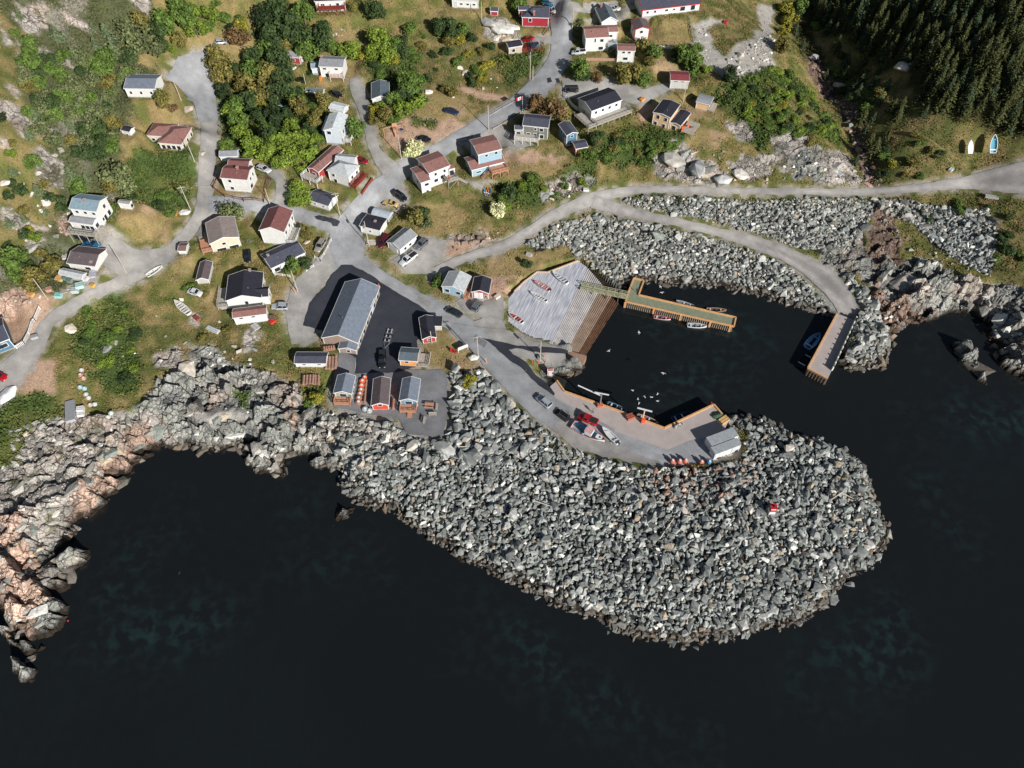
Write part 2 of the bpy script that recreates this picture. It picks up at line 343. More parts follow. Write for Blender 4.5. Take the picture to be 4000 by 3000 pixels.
# ------------------------------------------------ paved and gravel surfaces (name, material key, polygon in photo px, lift)
PAV = [
 ('gravel_road','gravel', ribbon([(-30,860,60),(30,800,56),(78,745,38),(108,695,27),(150,665,26),(220,628,26),(300,592,28),(350,560,28),(390,522,26),(425,478,30),(442,430,34),(447,350,36),(452,290,34),(447,230,40)]), .05),
 ('cul_de_sac','asphalt', ov([(358,165),(385,124),(420,112),(455,112),(458,170),(472,262),(428,264),(421,225),(395,212),(372,195)]), .07),
 ('main_road','asphalt', ribbon([(1205,-30,50),(1213,60,46),(1211,110,42),(1195,150,45),(1160,190,44),(1110,230,34),(1050,265,32),(1000,295,32),(950,325,32),(890,355,38),(850,385,42),(800,430,46),(765,475,56),(748,520,76),(760,570,66),(810,602,46),(870,637,44),(930,667,42),(985,697,46),(1035,740,54),(1080,785,58),(1130,838,60),(1178,880,62),(1212,905,62)]), .06),
 ('link_road','asphalt', ribbon([(450,442,36),(520,441,28),(600,455,27),(660,468,26),(738,497,40)]), .075),
 ('lane','gravel', ribbon([(850,374,44),(814,332,24),(797,280,21),(785,230,26),(770,190,30),(764,168,16)]), .065),
 ('gravel_yard','gravel', ribbon([(742,540,60),(700,578,44),(660,622,52),(650,680,64),(655,742,50)]), .045),
 ('driveway','gravel', ov([(200,548),(226,512),(262,520),(300,540),(352,536),(365,548),(300,592),(262,600),(228,575)]), .055),
 ('driveway','gravel', ribbon([(575,362,22),(600,385,22),(606,410,20),(600,450,24)]), .05),
 ('driveway','gravel', ribbon([(1215,196,44),(1270,190,34),(1330,192,40),(1380,210,34),(1420,196,24),(1450,185,12)]), .05),
 ('driveway','gravel', ov([(1175,82),(1198,78),(1196,96),(1150,98),(1140,86)]), .05),
 ('driveway','gravel', ov([(1010,300),(1080,270),(1110,290),(1155,312),(1120,322),(1060,312),(1020,320)]), .05),
 ('parking_spot','gravel', ov([(820,402),(870,400),(885,432),(850,452),(815,430)]), .05),
 ('parking_yard','gravel', ov([(845,562),(880,545),(905,515),(965,520),(955,556),(925,592),(880,592)]), .05),
 ('side_street','gravel', ribbon([(1216,14,20),(1290,20,22),(1350,14,22),(1390,4,22)]), .05),
 ('gravel_track','track', ribbon([(925,597,22),(1000,560,18),(1100,526,20),(1200,464,24),(1290,428,28),(1390,411,15),(1600,413,14),(1850,415,14),(2000,405,17),(2090,395,28),(2212,385,72),(2290,380,84)]), .05),
 ('harbour_track','track', ribbon([(1280,436,30),(1350,457,22),(1450,479,17),(1550,502,19),(1650,532,30),(1720,562,32),(1780,602,48),(1822,650,46),(1834,684,38)]), .06),
 ('shed_yard','darkgravel', ov([(766,806),(860,800),(958,800),(966,815),(968,900),(958,942),(880,940),(860,905),(722,880),(714,840),(735,760),(770,770)]), .05),
 ('asphalt_lot','newasphalt', ov([(738,573),(762,573),(800,594),(850,629),(900,656),(940,685),(922,703),(903,735),(903,792),(865,803),(768,808),(772,775),(745,760),(696,713),(655,704),(668,655),(702,618),(720,590)]), .09),
 ('asphalt_patch','newasphalt', tl(2,2,[(780,335),(870,355),(1000,385),(1170,425),(1470,435),(1715,470),(1700,520),(1450,500),(1290,472),(1150,450),(1070,462),(1120,510),(1250,590),(1330,700),(1480,830),(1600,890),(1645,960),(1560,955),(1420,870),(1300,760),(1180,640),(1050,560),(900,420)]), .10),
 ('asphalt_patch','newasphalt', tl(1,1,[(1190,680),(1240,672),(1340,690),(1470,745),(1440,800),(1390,790),(1370,755),(1280,735),(1210,715)]), .12),
 ('asphalt_patch','newasphalt', ov([(1181,170),(1190,168),(1192,178),(1183,180)]), .075), ('asphalt_patch','newasphalt', ov([(1199,171),(1207,169),(1209,179),(1201,181)]), .075),
 ('road_repair','gravel', ov([(905,640),(930,655),(924,664),(900,650)]), .078), ('road_repair','darkgravel', ov([(985,308),(1020,290),(1024,297),(990,316)]), .078), ('road_repair','darkgravel', ov([(425,505),(436,490),(441,496),(430,512)]), .068), ('road_repair','darkgravel', ov([(1030,722),(1052,742),(1046,752),(1022,732)]), .078),
 ('slip_apron','gravel', ov([(1010,700),(1060,680),(1085,690),(1092,712),(1150,735),(1225,752),(1222,775),(1200,785),(1130,775),(1060,745)]), .045),
 ('verge_gravel','gravel', ov([(985,650),(1010,640),(1040,655),(1090,640),(1088,690),(1050,690),(1010,678)]), .04),
 ('roadside_gravel','gravel', ov([(1085,790),(1110,850),(1150,900),(1190,925),(1235,965),(1300,985),(1400,1005),(1440,1008),(1400,975),(1260,900),(1180,850)]), .04),
]
pavW = []
pm = np.zeros(GX.shape, bool)
for nm, mk, pl, dz in PAV:
    w = G2W(pl); pavW.append(w); pm |= inpoly(GX, GY, w[:, :2])
def box(a, k):
    p = np.pad(a.astype(float), k, mode='edge'); c = np.cumsum(np.cumsum(p, 0), 1); c = np.pad(c, ((1, 0), (1, 0)))
    s = 2*k+1; return (c[s:, s:]-c[:-s, s:]-c[s:, :-s]+c[:-s, :-s])/(s*s)
pblur = box(pm, 3)
# smooth the ground under the roads so that they lie evenly
Hb = box(H, 5); Hs0 = H.copy(); wsm = np.clip(pblur*2.5, 0, 1); H = H*(1-wsm)+Hb*wsm
# ------------------------------------------------ ground cover classes
GC = dict(lush=(66,80,40), grass=(102,100,55), olive=(82,80,48), dry=(130,113,78), dirt=(158,132,112), rock=(146,140,133), rockg=(125,126,121), pink=(166,142,127),
          gravel=(148,144,138), forest=(48,50,26), scrub=(74,78,52), rip=(48,47,45), red=(112,94,84))
ZON = [ # (class, polygon) painted in order
 ('scrub', ov([(-60,-60),(330,-60),(340,120),(300,220),(270,300),(250,430),(200,520),(150,640),(-60,680)])),
 ('olive', ov([(-60,20),(60,60),(60,240),(130,420),(60,560),(-60,560)])),
 ('rock', ov([(75,15),(110,25),(115,50),(95,60),(88,40),(70,30)])), ('rock', ov([(140,38),(190,42),(210,62),(195,72),(150,62)])),
 ('rock', ov([(40,20),(90,25),(112,50),(85,72),(60,70),(45,45)])), ('rock', ov([(0,40),(20,90),(15,110),(0,70)])),
 ('rock', ov([(85,100),(105,108),(140,130),(200,150),(190,165),(130,145),(90,125)])), ('rock', ov([(18,190),(55,200),(50,210),(25,205)])),
 ('rock', ov([(5,215),(60,240),(75,270),(40,285),(0,250)])), ('rock', ov([(0,300),(30,305),(20,330),(0,330)])), ('rock', ov([(0,440),(50,460),(60,490),(30,500),(0,480)])),
 ('rock', ov([(90,330),(130,360),(130,410),(100,400),(85,370)])), ('rock', ov([(60,500),(100,520),(90,560),(60,540)])), ('pink', ov([(120,455),(145,460),(148,490),(125,500)])),
 ('rock', ov([(60,60),(30,140),(50,150),(60,110)])), ('rock', ov([(20,460),(70,475),(85,490),(60,500),(25,485)])),
 ('rock', ov([(280,0),(320,-10),(330,30),(305,40)])),
 ('dry', ov([(275,242),(330,248),(425,262),(420,290),(300,300),(285,330),(265,330)])), ('dry', ov([(270,110),(300,105),(345,125),(300,145)])),
 ('dry', ov([(388,90),(400,60),(500,70),(560,110),(460,112),(420,110)])),
 ('lush', ov([(300,330),(420,340),(430,420),(400,450),(300,470),(230,500),(250,440),(260,380)])), ('lush', ov([(250,425),(330,430),(390,465),(330,460),(262,445)])),
 ('dry', ov([(255,470),(320,460),(370,480),(350,520),(270,510)])), ('dirt', ov([(325,475),(345,470),(350,480),(330,490)])),
 ('dry', ov([(370,560),(420,550),(430,590),(370,592)])), ('dirt', ov([(-60,640),(90,640),(140,655),(100,690),(80,730),(40,760),(-60,720)])),
 ('pink', ov([(-60,635),(60,632),(85,652),(0,660),(-60,660)])),
 ('dirt', ov([(-60,650),(80,660),(95,690),(60,740),(30,750),(-60,700)])), ('dirt', ov([(60,765),(120,790),(130,850),(60,850),(0,830),(0,790)])),
 ('lush', ov([(175,650),(270,640),(300,700),(310,780),(300,850),(240,860),(200,800),(165,770),(150,720)])),
 ('olive', ov([(270,630),(450,600),(560,700),(620,720),(600,780),(480,790),(400,760),(310,780)])),
 ('grass', ov([(310,600),(470,590),(470,640),(400,700),(330,690)])), ('dry', ov([(440,640),(470,625),(480,680),(450,700)])),
 ('lush', ov([(0,850),(130,860),(150,900),(60,1000),(-60,1020),(-60,850)])),
 ('rockg', ov([(310,860),(370,800),(450,760),(530,790),(640,830),(650,870),(780,890),(960,935),(960,1000),(900,1150),(700,1050),(620,1060),(480,1010),(300,1030),(100,1300),(60,1500),(-60,1500),(-60,1010),(50,1000),(60,930),(120,900),(260,900)])),
 ('rock', ov([(60,1000),(200,930),(330,900),(420,960),(300,1010),(200,1110),(100,1180),(-60,1250),(-60,1020)])),
 ('pink', ov([(280,915),(350,920),(330,985),(250,1060),(170,1130),(130,1120),(200,1030),(250,980)])), ('pink', ov([(0,1120),(40,1110),(60,1180),(100,1300),(60,1380),(20,1350),(-30,1250)])),
 ('gravel', ov([(420,890),(500,880),(560,910),(540,950),(440,950),(400,930)])), ('rockg', ov([(410,750),(460,745),(500,790),(540,800),(530,830),(430,830)])),
 ('rock', ov([(340,760),(380,750),(420,790),(400,810),(350,800)])), ('rock', ov([(400,675),(430,680),(425,710),(400,700)])), ('rock', ov([(535,720),(560,712),(555,740),(520,760)])),
 ('lush', ov([(490,840),(540,850),(560,880),(520,880)])), ('lush', ov([(640,830),(690,830),(700,870),(660,880)])),
 ('pink', ov([(625,860),(660,900),(640,930),(610,900)])), ('rock', ov([(640,900),(740,900),(850,930),(950,950),(940,1010),(850,1020),(760,980),(660,960)])),
 ('dirt', ov([(955,820),(972,830),(975,935),(955,945)])), ('dry', ov([(940,710),(1010,720),(1060,780),(1100,830),(1110,850),(1080,845),(1040,810),(960,800),(920,790),(905,750)])),
 ('dry', ov([(585,615),(620,610),(658,625),(640,660),(600,690),(580,660)])), ('grass', ov([(440,555),(540,540),(560,590),(500,620),(440,600)])), ('dry', ov([(480,450),(520,460),(560,500),(540,520),(500,500)])),
 ('grass', ov([(500,460),(560,500),(570,560),(540,570),(480,560),(500,520)])), ('grass', ov([(660,500),(710,520),(720,560),(640,600),(600,590),(650,560)])), ('dry', ov([(460,360),(560,380),(570,430),(480,432),(455,400)])),
 ('grass', ov([(540,340),(620,360),(650,400),(600,390),(560,370)])), ('grass', ov([(620,440),(740,450),(745,480),(660,465)])),
 ('lush', ov([(458,190),(700,190),(700,330),(560,340),(480,330)])), ('dry', ov([(645,120),(690,120),(760,120),(790,160),(770,185),(690,180),(640,190)])), ('grass', ov([(650,130),(680,125),(690,180),(650,190)])),
 ('grass', ov([(690,30),(760,30),(780,90),(720,100),(690,70)])), ('dry', ov([(710,60),(770,60),(780,90),(730,95)])),
 ('lush', ov([(790,110),(900,100),(920,250),(820,260),(800,180)])),
 ('olive', ov([(890,30),(1050,40),(1130,120),(1190,110),(1190,160),(1120,215),(1040,260),(930,280),(890,250),(920,200)])), ('lush', ov([(1070,130),(1130,105),(1190,110),(1160,160),(1100,180),(1075,160)])),
 ('dry', ov([(890,210),(960,195),(1010,215),(1020,250),(960,262),(890,255)])), ('dirt', ov([(840,270),(890,255),(960,265),(1010,262),(1000,285),(940,305),(880,320),(835,325),(830,290)])),
 ('dirt', ov([(895,252),(960,252),(1010,262),(975,300),(905,312)])), ('lush', ov([(885,256),(950,258),(935,278),(900,275)])), ('dirt', ov([(985,190),(1020,188),(1060,205),(1100,208),(1090,220),(1040,215)])),
 ('dry', ov([(900,10),(1060,20),(1060,40),(940,30)])), ('rock', ov([(1042,50),(1090,48),(1130,80),(1120,95),(1080,95),(1050,75)])), ('dry', ov([(1130,60),(1190,62),(1190,85),(1140,80)])),
 ('grass', ov([(855,395),(900,385),(1000,400),(1100,440),(1090,500),(960,520),(900,500),(860,450)])), ('olive', ov([(880,440),(1060,400),(1080,440),(1040,520),(950,520)])), ('dry', ov([(900,450),(960,440),(1010,460),(1000,500),(910,510)])),
 ('dirt', ov([(1070,320),(1160,330),(1230,345),(1180,370),(1140,385),(1090,370)])), ('dry', ov([(1060,340),(1200,350),(1240,340),(1200,380),(1100,400)])), ('gravel', ov([(1010,385),(1060,395),(1100,395),(1070,408),(1020,402)])),
 ('lush', ov([(1080,390),(1200,380),(1280,340),(1290,400),(1180,450),(1110,480),(1070,440)])), ('dry', ov([(1000,515),(1080,470),(1100,480),(1010,540)])), ('olive', ov([(1050,470),(1180,440),(1210,430),(1160,475),(1080,510)])),
 ('rock', ov([(970,505),(1030,500),(1080,520),(960,560),(950,540)])), ('dirt', ov([(940,525),(1000,515),(1050,505),(1000,545),(950,560)])), ('rockg', ov([(1170,400),(1240,380),(1290,390),(1220,420),(1180,440)])), 
 ('grass', ov([(960,580),(1060,540),(1170,510),(1230,520),(1170,560),(1110,620),(1060,600),(1000,590)])), ('dry', ov([(1050,560),(1240,520),(1240,545),(1180,565),(1100,625),(1060,610)])), ('dirt', ov([(975,600),(1110,600),(1090,650),(1040,680),(980,640)])), ('dry', ov([(965,638),(1010,640),(1040,680),(985,660)])),
 ('dry', ov([(1400,55),(1490,50),(1500,100),(1420,100)])), ('dry', ov([(1480,110),(1440,130),(1470,150),(1430,180),(1400,140)])), ('olive', ov([(1500,0),(1680,0),(1680,130),(1560,130),(1500,60)])),
 ('gravel', ov([(1495,55),(1570,45),(1560,75),(1530,90),(1560,120),(1610,110),(1640,60),(1640,10),(1672,20),(1668,140),(1600,180),(1570,165),(1530,140),(1500,95)])), ('gravel', ov([(1520,100),(1650,95),(1660,140),(1610,175),(1560,165),(1520,140)])),
 ('olive', ov([(1530,65),(1570,50),(1625,30),(1620,80),(1570,120),(1540,100)])), ('lush', ov([(1560,180),(1660,150),(1720,170),(1790,250),(1830,310),(1700,300),(1600,260),(1550,220)])), ('lush', ov([(1560,190),(1620,210),(1680,300),(1640,330),(1600,290)])),
 ('olive', ov([(1640,190),(1720,200),(1780,260),(1720,280),(1650,240)])), ('dry', ov([(1430,210),(1540,200),(1560,260),(1500,260),(1420,230)])), ('dirt', ov([(1375,225),(1420,210),(1410,250),(1400,280)])),
 ('lush', ov([(1290,290),(1400,270),(1480,300),(1450,360),(1300,350)])), ('dry', ov([(1500,270),(1570,290),(1560,330),(1500,320)])),
 ('rock', ov([(1565,265),(1610,270),(1630,310),(1600,310),(1570,290)])), ('rock', ov([(1410,335),(1470,310),(1500,340),(1540,350),(1590,380),(1560,402),(1480,398),(1420,375)])), ('rock', ov([(1570,345),(1650,330),(1680,370),(1620,385),(1590,370)])),
 ('rock', ov([(1670,290),(1740,290),(1780,330),(1820,380),(1760,395),(1700,370),(1660,340)])), ('rockg', ov([(1700,330),(1760,320),(1820,350),(1860,395),(1780,400),(1720,380)])), ('rock', ov([(1760,340),(1830,330),(1860,400),(1790,402)])),
 ('forest', ov([(1700,-60),(2300,-60),(2300,300),(2150,290),(1990,250),(1940,200),(1930,130),(1880,110),(1790,60),(1740,60)])), ('olive', ov([(1880,110),(1940,130),(1960,180),(2040,250),(2110,290),(2212,330),(2212,390),(2100,385),(1990,395),(1900,400),(1840,300),(1800,180)])),
 ('lush', ov([(1790,150),(1880,150),(1890,200),(1870,240),(1820,230)])), ('forest', ov([(1715,40),(1750,60),(1800,190),(1860,290),(1880,330),(1860,360),(1830,290),(1780,190),(1730,120)])), ('red', ov([(1735,120),(1760,130),(1830,210),(1870,320),(1900,400),(1870,400),(1850,330),(1800,220),(1745,160)])),
 ('rip', ov([(1345,425),(1400,418),(1700,428),(1890,430),(1960,430),(2000,440),(2130,455),(2160,500),(2140,600),(2060,560),(1960,470),(1890,440),(1870,500),(1860,560),(1800,560),(1700,540),(1560,490),(1420,462),(1350,445)])),
 ('olive', ov([(2000,425),(2212,420),(2260,600),(2212,640),(2150,600),(2120,520),(2110,460),(2030,450)])),
 ('rip', ov([(1230,470),(1300,460),(1400,480),(1500,500),(1600,530),(1700,570),(1790,640),(1810,690),(1640,660),(1345,640),(1290,560),(1240,520)])), ('rip', ov([(1130,520),(1220,480),(1260,490),(1230,520),(1150,545)])),
 ('lush', ov([(1345,420),(1450,418),(1890,432),(1890,440),(1440,427),(1350,430)])),
 ('red', ov([(1895,440),(1930,450),(1950,560),(2000,700),(1900,720),(1880,600),(1880,500)])), ('rockg', ov([(1770,540),(1850,500),(1890,560),(1890,620),(1850,600),(1800,590)])), ('rock', ov([(1800,520),(1850,540),(1870,600),(1820,590)])),
 ('rockg', ov([(1890,570),(2000,560),(2100,610),(2212,620),(2300,900),(2100,900),(2040,700),(1920,720),(1900,640)])), ('red', ov([(1900,640),(1980,660),(2030,680),(1960,710),(1910,720)])),
 ('rip', ov([(1800,600),(1830,590),(1870,640),(1910,720),(1930,800),(1820,810),(1845,700)])),
 ('rip', ov([(960,800),(1040,800),(1110,850),(1180,920),(1290,985),(1440,1010),(1600,1000),(1612,930),(1700,920),(2000,1000),(2000,1300),(1700,1420),(1200,1400),(850,1200),(730,1060),(800,1000),(950,1000)])),
 ('olive', ov([(2050,740),(2090,740),(2120,790),(2135,840),(2100,810)])),
]
X_ = GX+(fbm(GX/3, GY/3, 3, 31)-.5)*5; Y_ = GY+(fbm(GX/3+50, GY/3, 3, 37)-.5)*5
def cc(k): return alb(GC[k], GAIN)
n1 = fbm(GX/9, GY/9, 4, 3)[..., None]; n2 = fbm(GX/2.2, GY/2.2, 4, 11)[..., None]
def mixc(a, b, t): return a*(1-t)+b*t
sm = lambda x, a, b: np.clip((x-a)/(b-a), 0, 1)
COL = mixc(cc('grass'), cc('olive'), sm(n1, .35, .6)); COL = mixc(COL, cc('dry'), sm(n2, .5, .75)*.75)
ROCK = np.zeros(GX.shape); VEG = np.ones(GX.shape); CLS = np.full(GX.shape, 'grass', dtype='<U8')
zW = []
for k, pl in ZON:
    w = G2W(pl)[:, :2]; m = inpoly(X_, Y_, w)
    zW.append((k, w)); CLS[m] = k
CLS[(TP > 0) & (SD < -0.0)] = 'rockg'; CLS[(CLS == 'rip') & (box(pm, 5) > .012)] = 'olive'
for k in set(CLS.ravel()):
    m = CLS == k; c = cc(k); t1 = n1[m]; t2 = n2[m]
    if k in ('rock', 'rockg', 'pink', 'red'):
        b = mixc(c*.85, c*1.25, t2); b = mixc(b, cc('pink'), sm(t1, .5, .75)*.45)
        b = mixc(b, cc('olive'), sm(t2, .62, .7)*(.75 if k == 'rock' else .25)); ROCK[m] = 1; VEG[m] = .15
    elif k == 'rip': b = mixc(c*.6, c, t2); VEG[m] = 0  # ground under the riprap coloured dark as painted shade in the boulder gaps
    elif k in ('gravel', 'dirt'): b = mixc(c*.85, c*1.12, t2); b = mixc(b, cc('olive'), sm(t2, .66, .75)*.5); VEG[m] = .08
    elif k == 'scrub': b = mixc(c*.8, c*1.2, t2); b = mixc(b, cc('rock'), sm(t1, .62, .7)*.5)
    elif k == 'lush': b = mixc(c*.8, c*1.2, t2); b = mixc(b, cc('grass'), sm(t1, .5, .7)*.6)
    elif k == 'dry': b = mixc(c, cc('grass'), sm(t2, .45, .75)*.65); b = mixc(b, cc('dirt'), sm(t1, .6, .75)*.5); VEG[m] = .35
    elif k == 'forest': b = mixc(c, cc('olive')*.6, t2)
    else: b = mixc(cc(k)*.85, cc('grass'), t1); b = mixc(b, cc('dry'), sm(t2, .45, .68)*.8); b = mixc(b, cc('lush'), sm(1-t2, .5, .7)*.5)
    COL[m] = b
CB = np.stack([box(COL[..., i], 1) for i in range(3)], -1); COL = np.where(np.isin(CLS, ['rock','rockg','pink','red','rip'])[..., None], COL, CB)
verge = (np.clip(pblur*2.6, 0, 1)*np.clip((n2[..., 0]-.36)*6, 0, 1)*(CLS != 'rip'))[..., None]; COL = COL*(1-verge*.8)+cc('gravel')*(.8+.3*n1)*verge*.8
# bedrock shows at the shore
near = (SD < 5) & (SD > -30) & (CLS != 'rip'); ROCK = np.maximum(ROCK, near*1.); 
COL[near & (ROCK > 0) & (~np.isin(CLS, ['rock', 'rockg', 'pink', 'red']))] = cc('rockg')
ROCK = ROCK*(1-np.clip(pblur*3, 0, 1))
Rb = box(ROCK, 2)
# blocky, cracked bedrock relief
def rockrelief(x, y):
    wx = x+(fbm(x/3, y/3, 2, 71)-.5)*3; wy = y+(fbm(x/3+9, y/3, 2, 73)-.5)*3
    f1, f2, idv, ax, ay = worley(wx/6., wy/3.6, 5); r = (idv-.5)*2.4+(ax*np.cos(idv*40)*1.2+ay*(1.6+np.sin(idv*40)))*1.5
    cr = np.clip((f2-f1)/.12, 0, 1); r = r-(1-cr)*1.6
    g1, g2, idw, bx, by = worley(wx/2.0, wy/1.5, 15); r = r+(idw-.5)*.8+(bx*np.cos(idw*50)+by*np.sin(idw*50))*.7-(1-np.clip((g2-g1)/.15, 0, 1))*.35
    h1, h2, idh, _, _ = worley(x/.9, y/.9, 25); r = r+(idh-.5)*.3
    return r+(fbm(x/1.5, y/1.5, 3, 81)-.5)*.6, cr
RR, CR = rockrelief(GX, GY)
amp = np.where(CLS == 'rock', .55, 1.)*np.clip((SD+3)/5, .15, 1)
inland = np.clip((SD-14)/14, 0, 1); amp = amp*(1-.62*inland)
H = H+Rb*RR*amp*np.where(SD > 0, 1, .6)
shade_id = worley((GX+(fbm(GX/3, GY/3, 2, 71)-.5)*3)/6., (GY+(fbm(GX/3+9, GY/3, 2, 73)-.5)*3)/3.6, 5)[2][..., None]
COL = np.where(Rb[..., None] > .5, COL*(.6+.75*shade_id)*(1+(worley(GX/2.0, GY/1.5, 15)[2][..., None]-.5)*.5), COL)
# gentle hummocks in rough grass
hm = (1-np.clip(pblur*4, 0, 1))*(1-Rb)*np.clip(SD/3, 0, 1)
H = H+hm*((fbm(GX/7, GY/7, 3, 91)-.5)*.9*np.where(np.isin(CLS, ['dry', 'dirt', 'gravel']), .35, 1)+(fbm(GX/1.3, GY/1.3, 2, 95)-.5)*.22)
# boulder-strewn zone keeps the gaps deep
H = np.where((CLS == 'rip') & (SD > 0) & (pblur < .02), H-.35, H)
for pw, z in flat[1:]: H = np.where(inpoly(GX, GY, pw), np.minimum(H, z), H)
wharf_fill()
slipW = w0([(1085,690),(1090,640),(1130,610),(1180,580),(1255,562),(1300,590),(1345,620),(1340,650),(1300,720),(1275,775),(1225,765),(1150,735)], 2.0)
sl = inpoly(GX, GY, slipW); H = np.where(sl & (pblur < .05), np.minimum(H, -.2+np.clip(SD, 0, 50)*.09), H)
# tide-line staining: dark weed and wet rock just above the water
wet = np.clip((1.45+(n1[..., 0]-.5)*1.0-H)/.55, 0, 1)[..., None]
COL = COL*(1-wet)+np.array([.035, .026, .018])*wet*(.6+.8*n2)
COL = np.where((SD < -.5)[..., None] & (H < -.1)[..., None], np.array([.012, .016, .014]), COL)
# ================================================================ BUILDINGS
WC = dict(white=(226,226,222), cream=(214,204,182), beige=(158,140,128), taupe=(190,178,160), pale=(205,214,222), blue=(112,150,176), skyb=(158,186,202), dblue=(84,124,150), grey=(122,124,116), sage=(160,165,150), red=(168,48,62), brick=(168,72,70), rust=(196,86,70),
          orange=(232,158,92), peach=(226,190,150), vermil=(214,84,60), weathered=(198,196,190), slate=(150,155,160))
def wallm(k): return lined('siding_'+k, WC[k], .3, 'Z', .75, .07, .86, gain=.98)
RCOL = dict(dark=(70,72,84), black=(44,44,54), grey=(132,134,138), bgrey=(108,116,128), blue=(122,142,152), brown=(134,98,92), maroon=(116,76,74), wine=(124,62,66), taupe=(134,122,118), light=(190,196,198), slate=(86,96,104), umber=(112,88,84), choc=(92,82,84), pgrey=(168,172,174), tin=(160,170,178))
def roofm(k):
    m = lined('roof_'+k, RCOL[k], .35, 'Y', .85, .16, .84, gain=1.3); return m
trim_m = mat('white_trim', (230,230,228), .6, .04, gain=.98); found_m = mat('concrete_foundation', (168,170,168), .9, .12, gain=.9)
glass_m = mat('window_glass', (42,48,56), .12, .2, 1, spec=.6); brick_m = mat('chimney_brick', (168,104,88), .9, .2, 6); wood_grey = lined('weathered_boards', (176,170,160), .3, 'X', .85, .12, .8); wood_tan = lined('tan_boards', (196,146,118), .3, 'X', .8, .1, .8)
wood_red = lined('red_stained_boards', (140,62,52), .3, 'X', .8, .1, .8); steel_m = mat('grey_metal', (150,152,155), .45, .1, 3, metal=.4); black_m = mat('black_rubber', (34,34,36), .8, .1); door_m = mat('door_paint', (200,205,205), .6, .05)
red_m = mat('red_paint', (196,44,48), .5, .1); orange_m = mat('orange_plastic', (232,112,70), .5, .1); white_m = mat('white_paint', (232,232,230), .5, .06, gain=.95); yellow_m = mat('yellow_painted_timber', (212,162,110), .7, .2, 2, gain=1.05)
def frame(A, B, Cc, side='R', h=None, wh=None, zf=None):
    """local frame of a roof rectangle seen in the photo: returns origin on the ground, rotation, width, depth, eave height above origin, ground low point"""
    A = np.array(A); B = np.array(B); Cc = np.array(Cc)
    base = None
    if zf is not None: z = zf; gz0 = z-4
    elif h is None:
        # base point straight below A towards the nadir
        N = np.array([2000., 1500+2200.]); d = (N-A)/np.linalg.norm(N-A); base = g(A+d*wh/K)
        zs = np.linspace(base[2], base[2]+14, 141); x, y = bp(A[0], A[1], zs); z = zs[np.argmin(np.hypot(x-base[0], y-base[1]))]
    else:
        z = G2W([A], h)[0][2]
    P = [np.array(bp(q[0], q[1], z)) for q in (A, B, Cc)]
    ax = P[1]-P[0]; w = np.linalg.norm(ax); ax = ax/w; nr = np.array([-ax[1], ax[0]]); d = abs((P[2]-P[1 if side == 'R' else 0])@nr)
    rz = math.atan2(ax[1], ax[0]); c0 = P[0]+ax*w/2+nr*d/2
    cs = [P[0], P[1], P[1]+nr*d, P[0]+nr*d]; hs = [float(Hs(*c)) for c in cs]; lo = min(hs)-.3; gz = float(z-h) if h is not None else float(base[2]) if base is not None else lo+.3
    return c0, rz, w, d, z, lo, gz
SEEN = []
def roof_mesh(w, d, z, kind, rise, ovh=0.):
    m = MB(); t = .16; W2 = w/2; D2 = d/2
    if kind == 'gx':
        for s in (-1, 1):
            a = [(-W2, s*D2, z), (W2, s*D2, z), (W2, 0, z+rise), (-W2, 0, z+rise)]; b_ = [(p[0], p[1], p[2]+t) for p in a]
            f = [(0, 1, 2, 3), (7, 6, 5, 4), (0, 4, 5, 1), (1, 5, 6, 2), (2, 6, 7, 3), (3, 7, 4, 0)]
            m.add(a+b_, f if s > 0 else [q[::-1] for q in f])
    elif kind == 'gy':
        for s in (-1, 1):
            a = [(s*W2, -D2, z), (s*W2, D2, z), (0, D2, z+rise), (0, -D2, z+rise)]; b_ = [(p[0], p[1], p[2]+t) for p in a]
            f = [(0, 1, 2, 3), (7, 6, 5, 4), (0, 4, 5, 1), (1, 5, 6, 2), (2, 6, 7, 3), (3, 7, 4, 0)]
            m.add(a+b_, f if s < 0 else [q[::-1] for q in f])
    elif kind == 'hip':
        r = max(w, d)/2-min(w, d)/2
        R = [(-r, 0, z+rise+t), (r, 0, z+rise+t)] if w >= d else [(0, -r, z+rise+t), (0, r, z+rise+t)]
        v = [(-W2, -D2, z+t), (W2, -D2, z+t), (W2, D2, z+t), (-W2, D2, z+t)]+R+[(-W2, -D2, z), (W2, -D2, z), (W2, D2, z), (-W2, D2, z)]
        f = [(0, 1, 5, 4), (1, 2, 5), (2, 3, 4, 5), (3, 0, 4)] if w >= d else [(0, 1, 4), (1, 2, 5, 4), (2, 3, 5), (3, 0, 4, 5)]
        m.add(v, f+[(6, 7, 1, 0), (7, 8, 2, 1), (8, 9, 3, 2), (9, 6, 0, 3), (9, 8, 7, 6)])
    elif kind == 'barrel':
        n_ = 7; ring = lambda x: [(x, -D2*math.cos(PI*i/n_), z+rise*math.sin(PI*i/n_)+t*.5) for i in range(n_+1)]+[(x, D2*.98, z-.05), (x, -D2*.98, z-.05)]
        m.loft([ring(-W2), ring(W2)])
    else:
        m.box(0, 0, z+t/2, w, d, t)
        if rise:
            v = m.v
            m.v = [(p[0], p[1], p[2]+(rise if p[1] > 0 else 0)) for p in v]
    return m
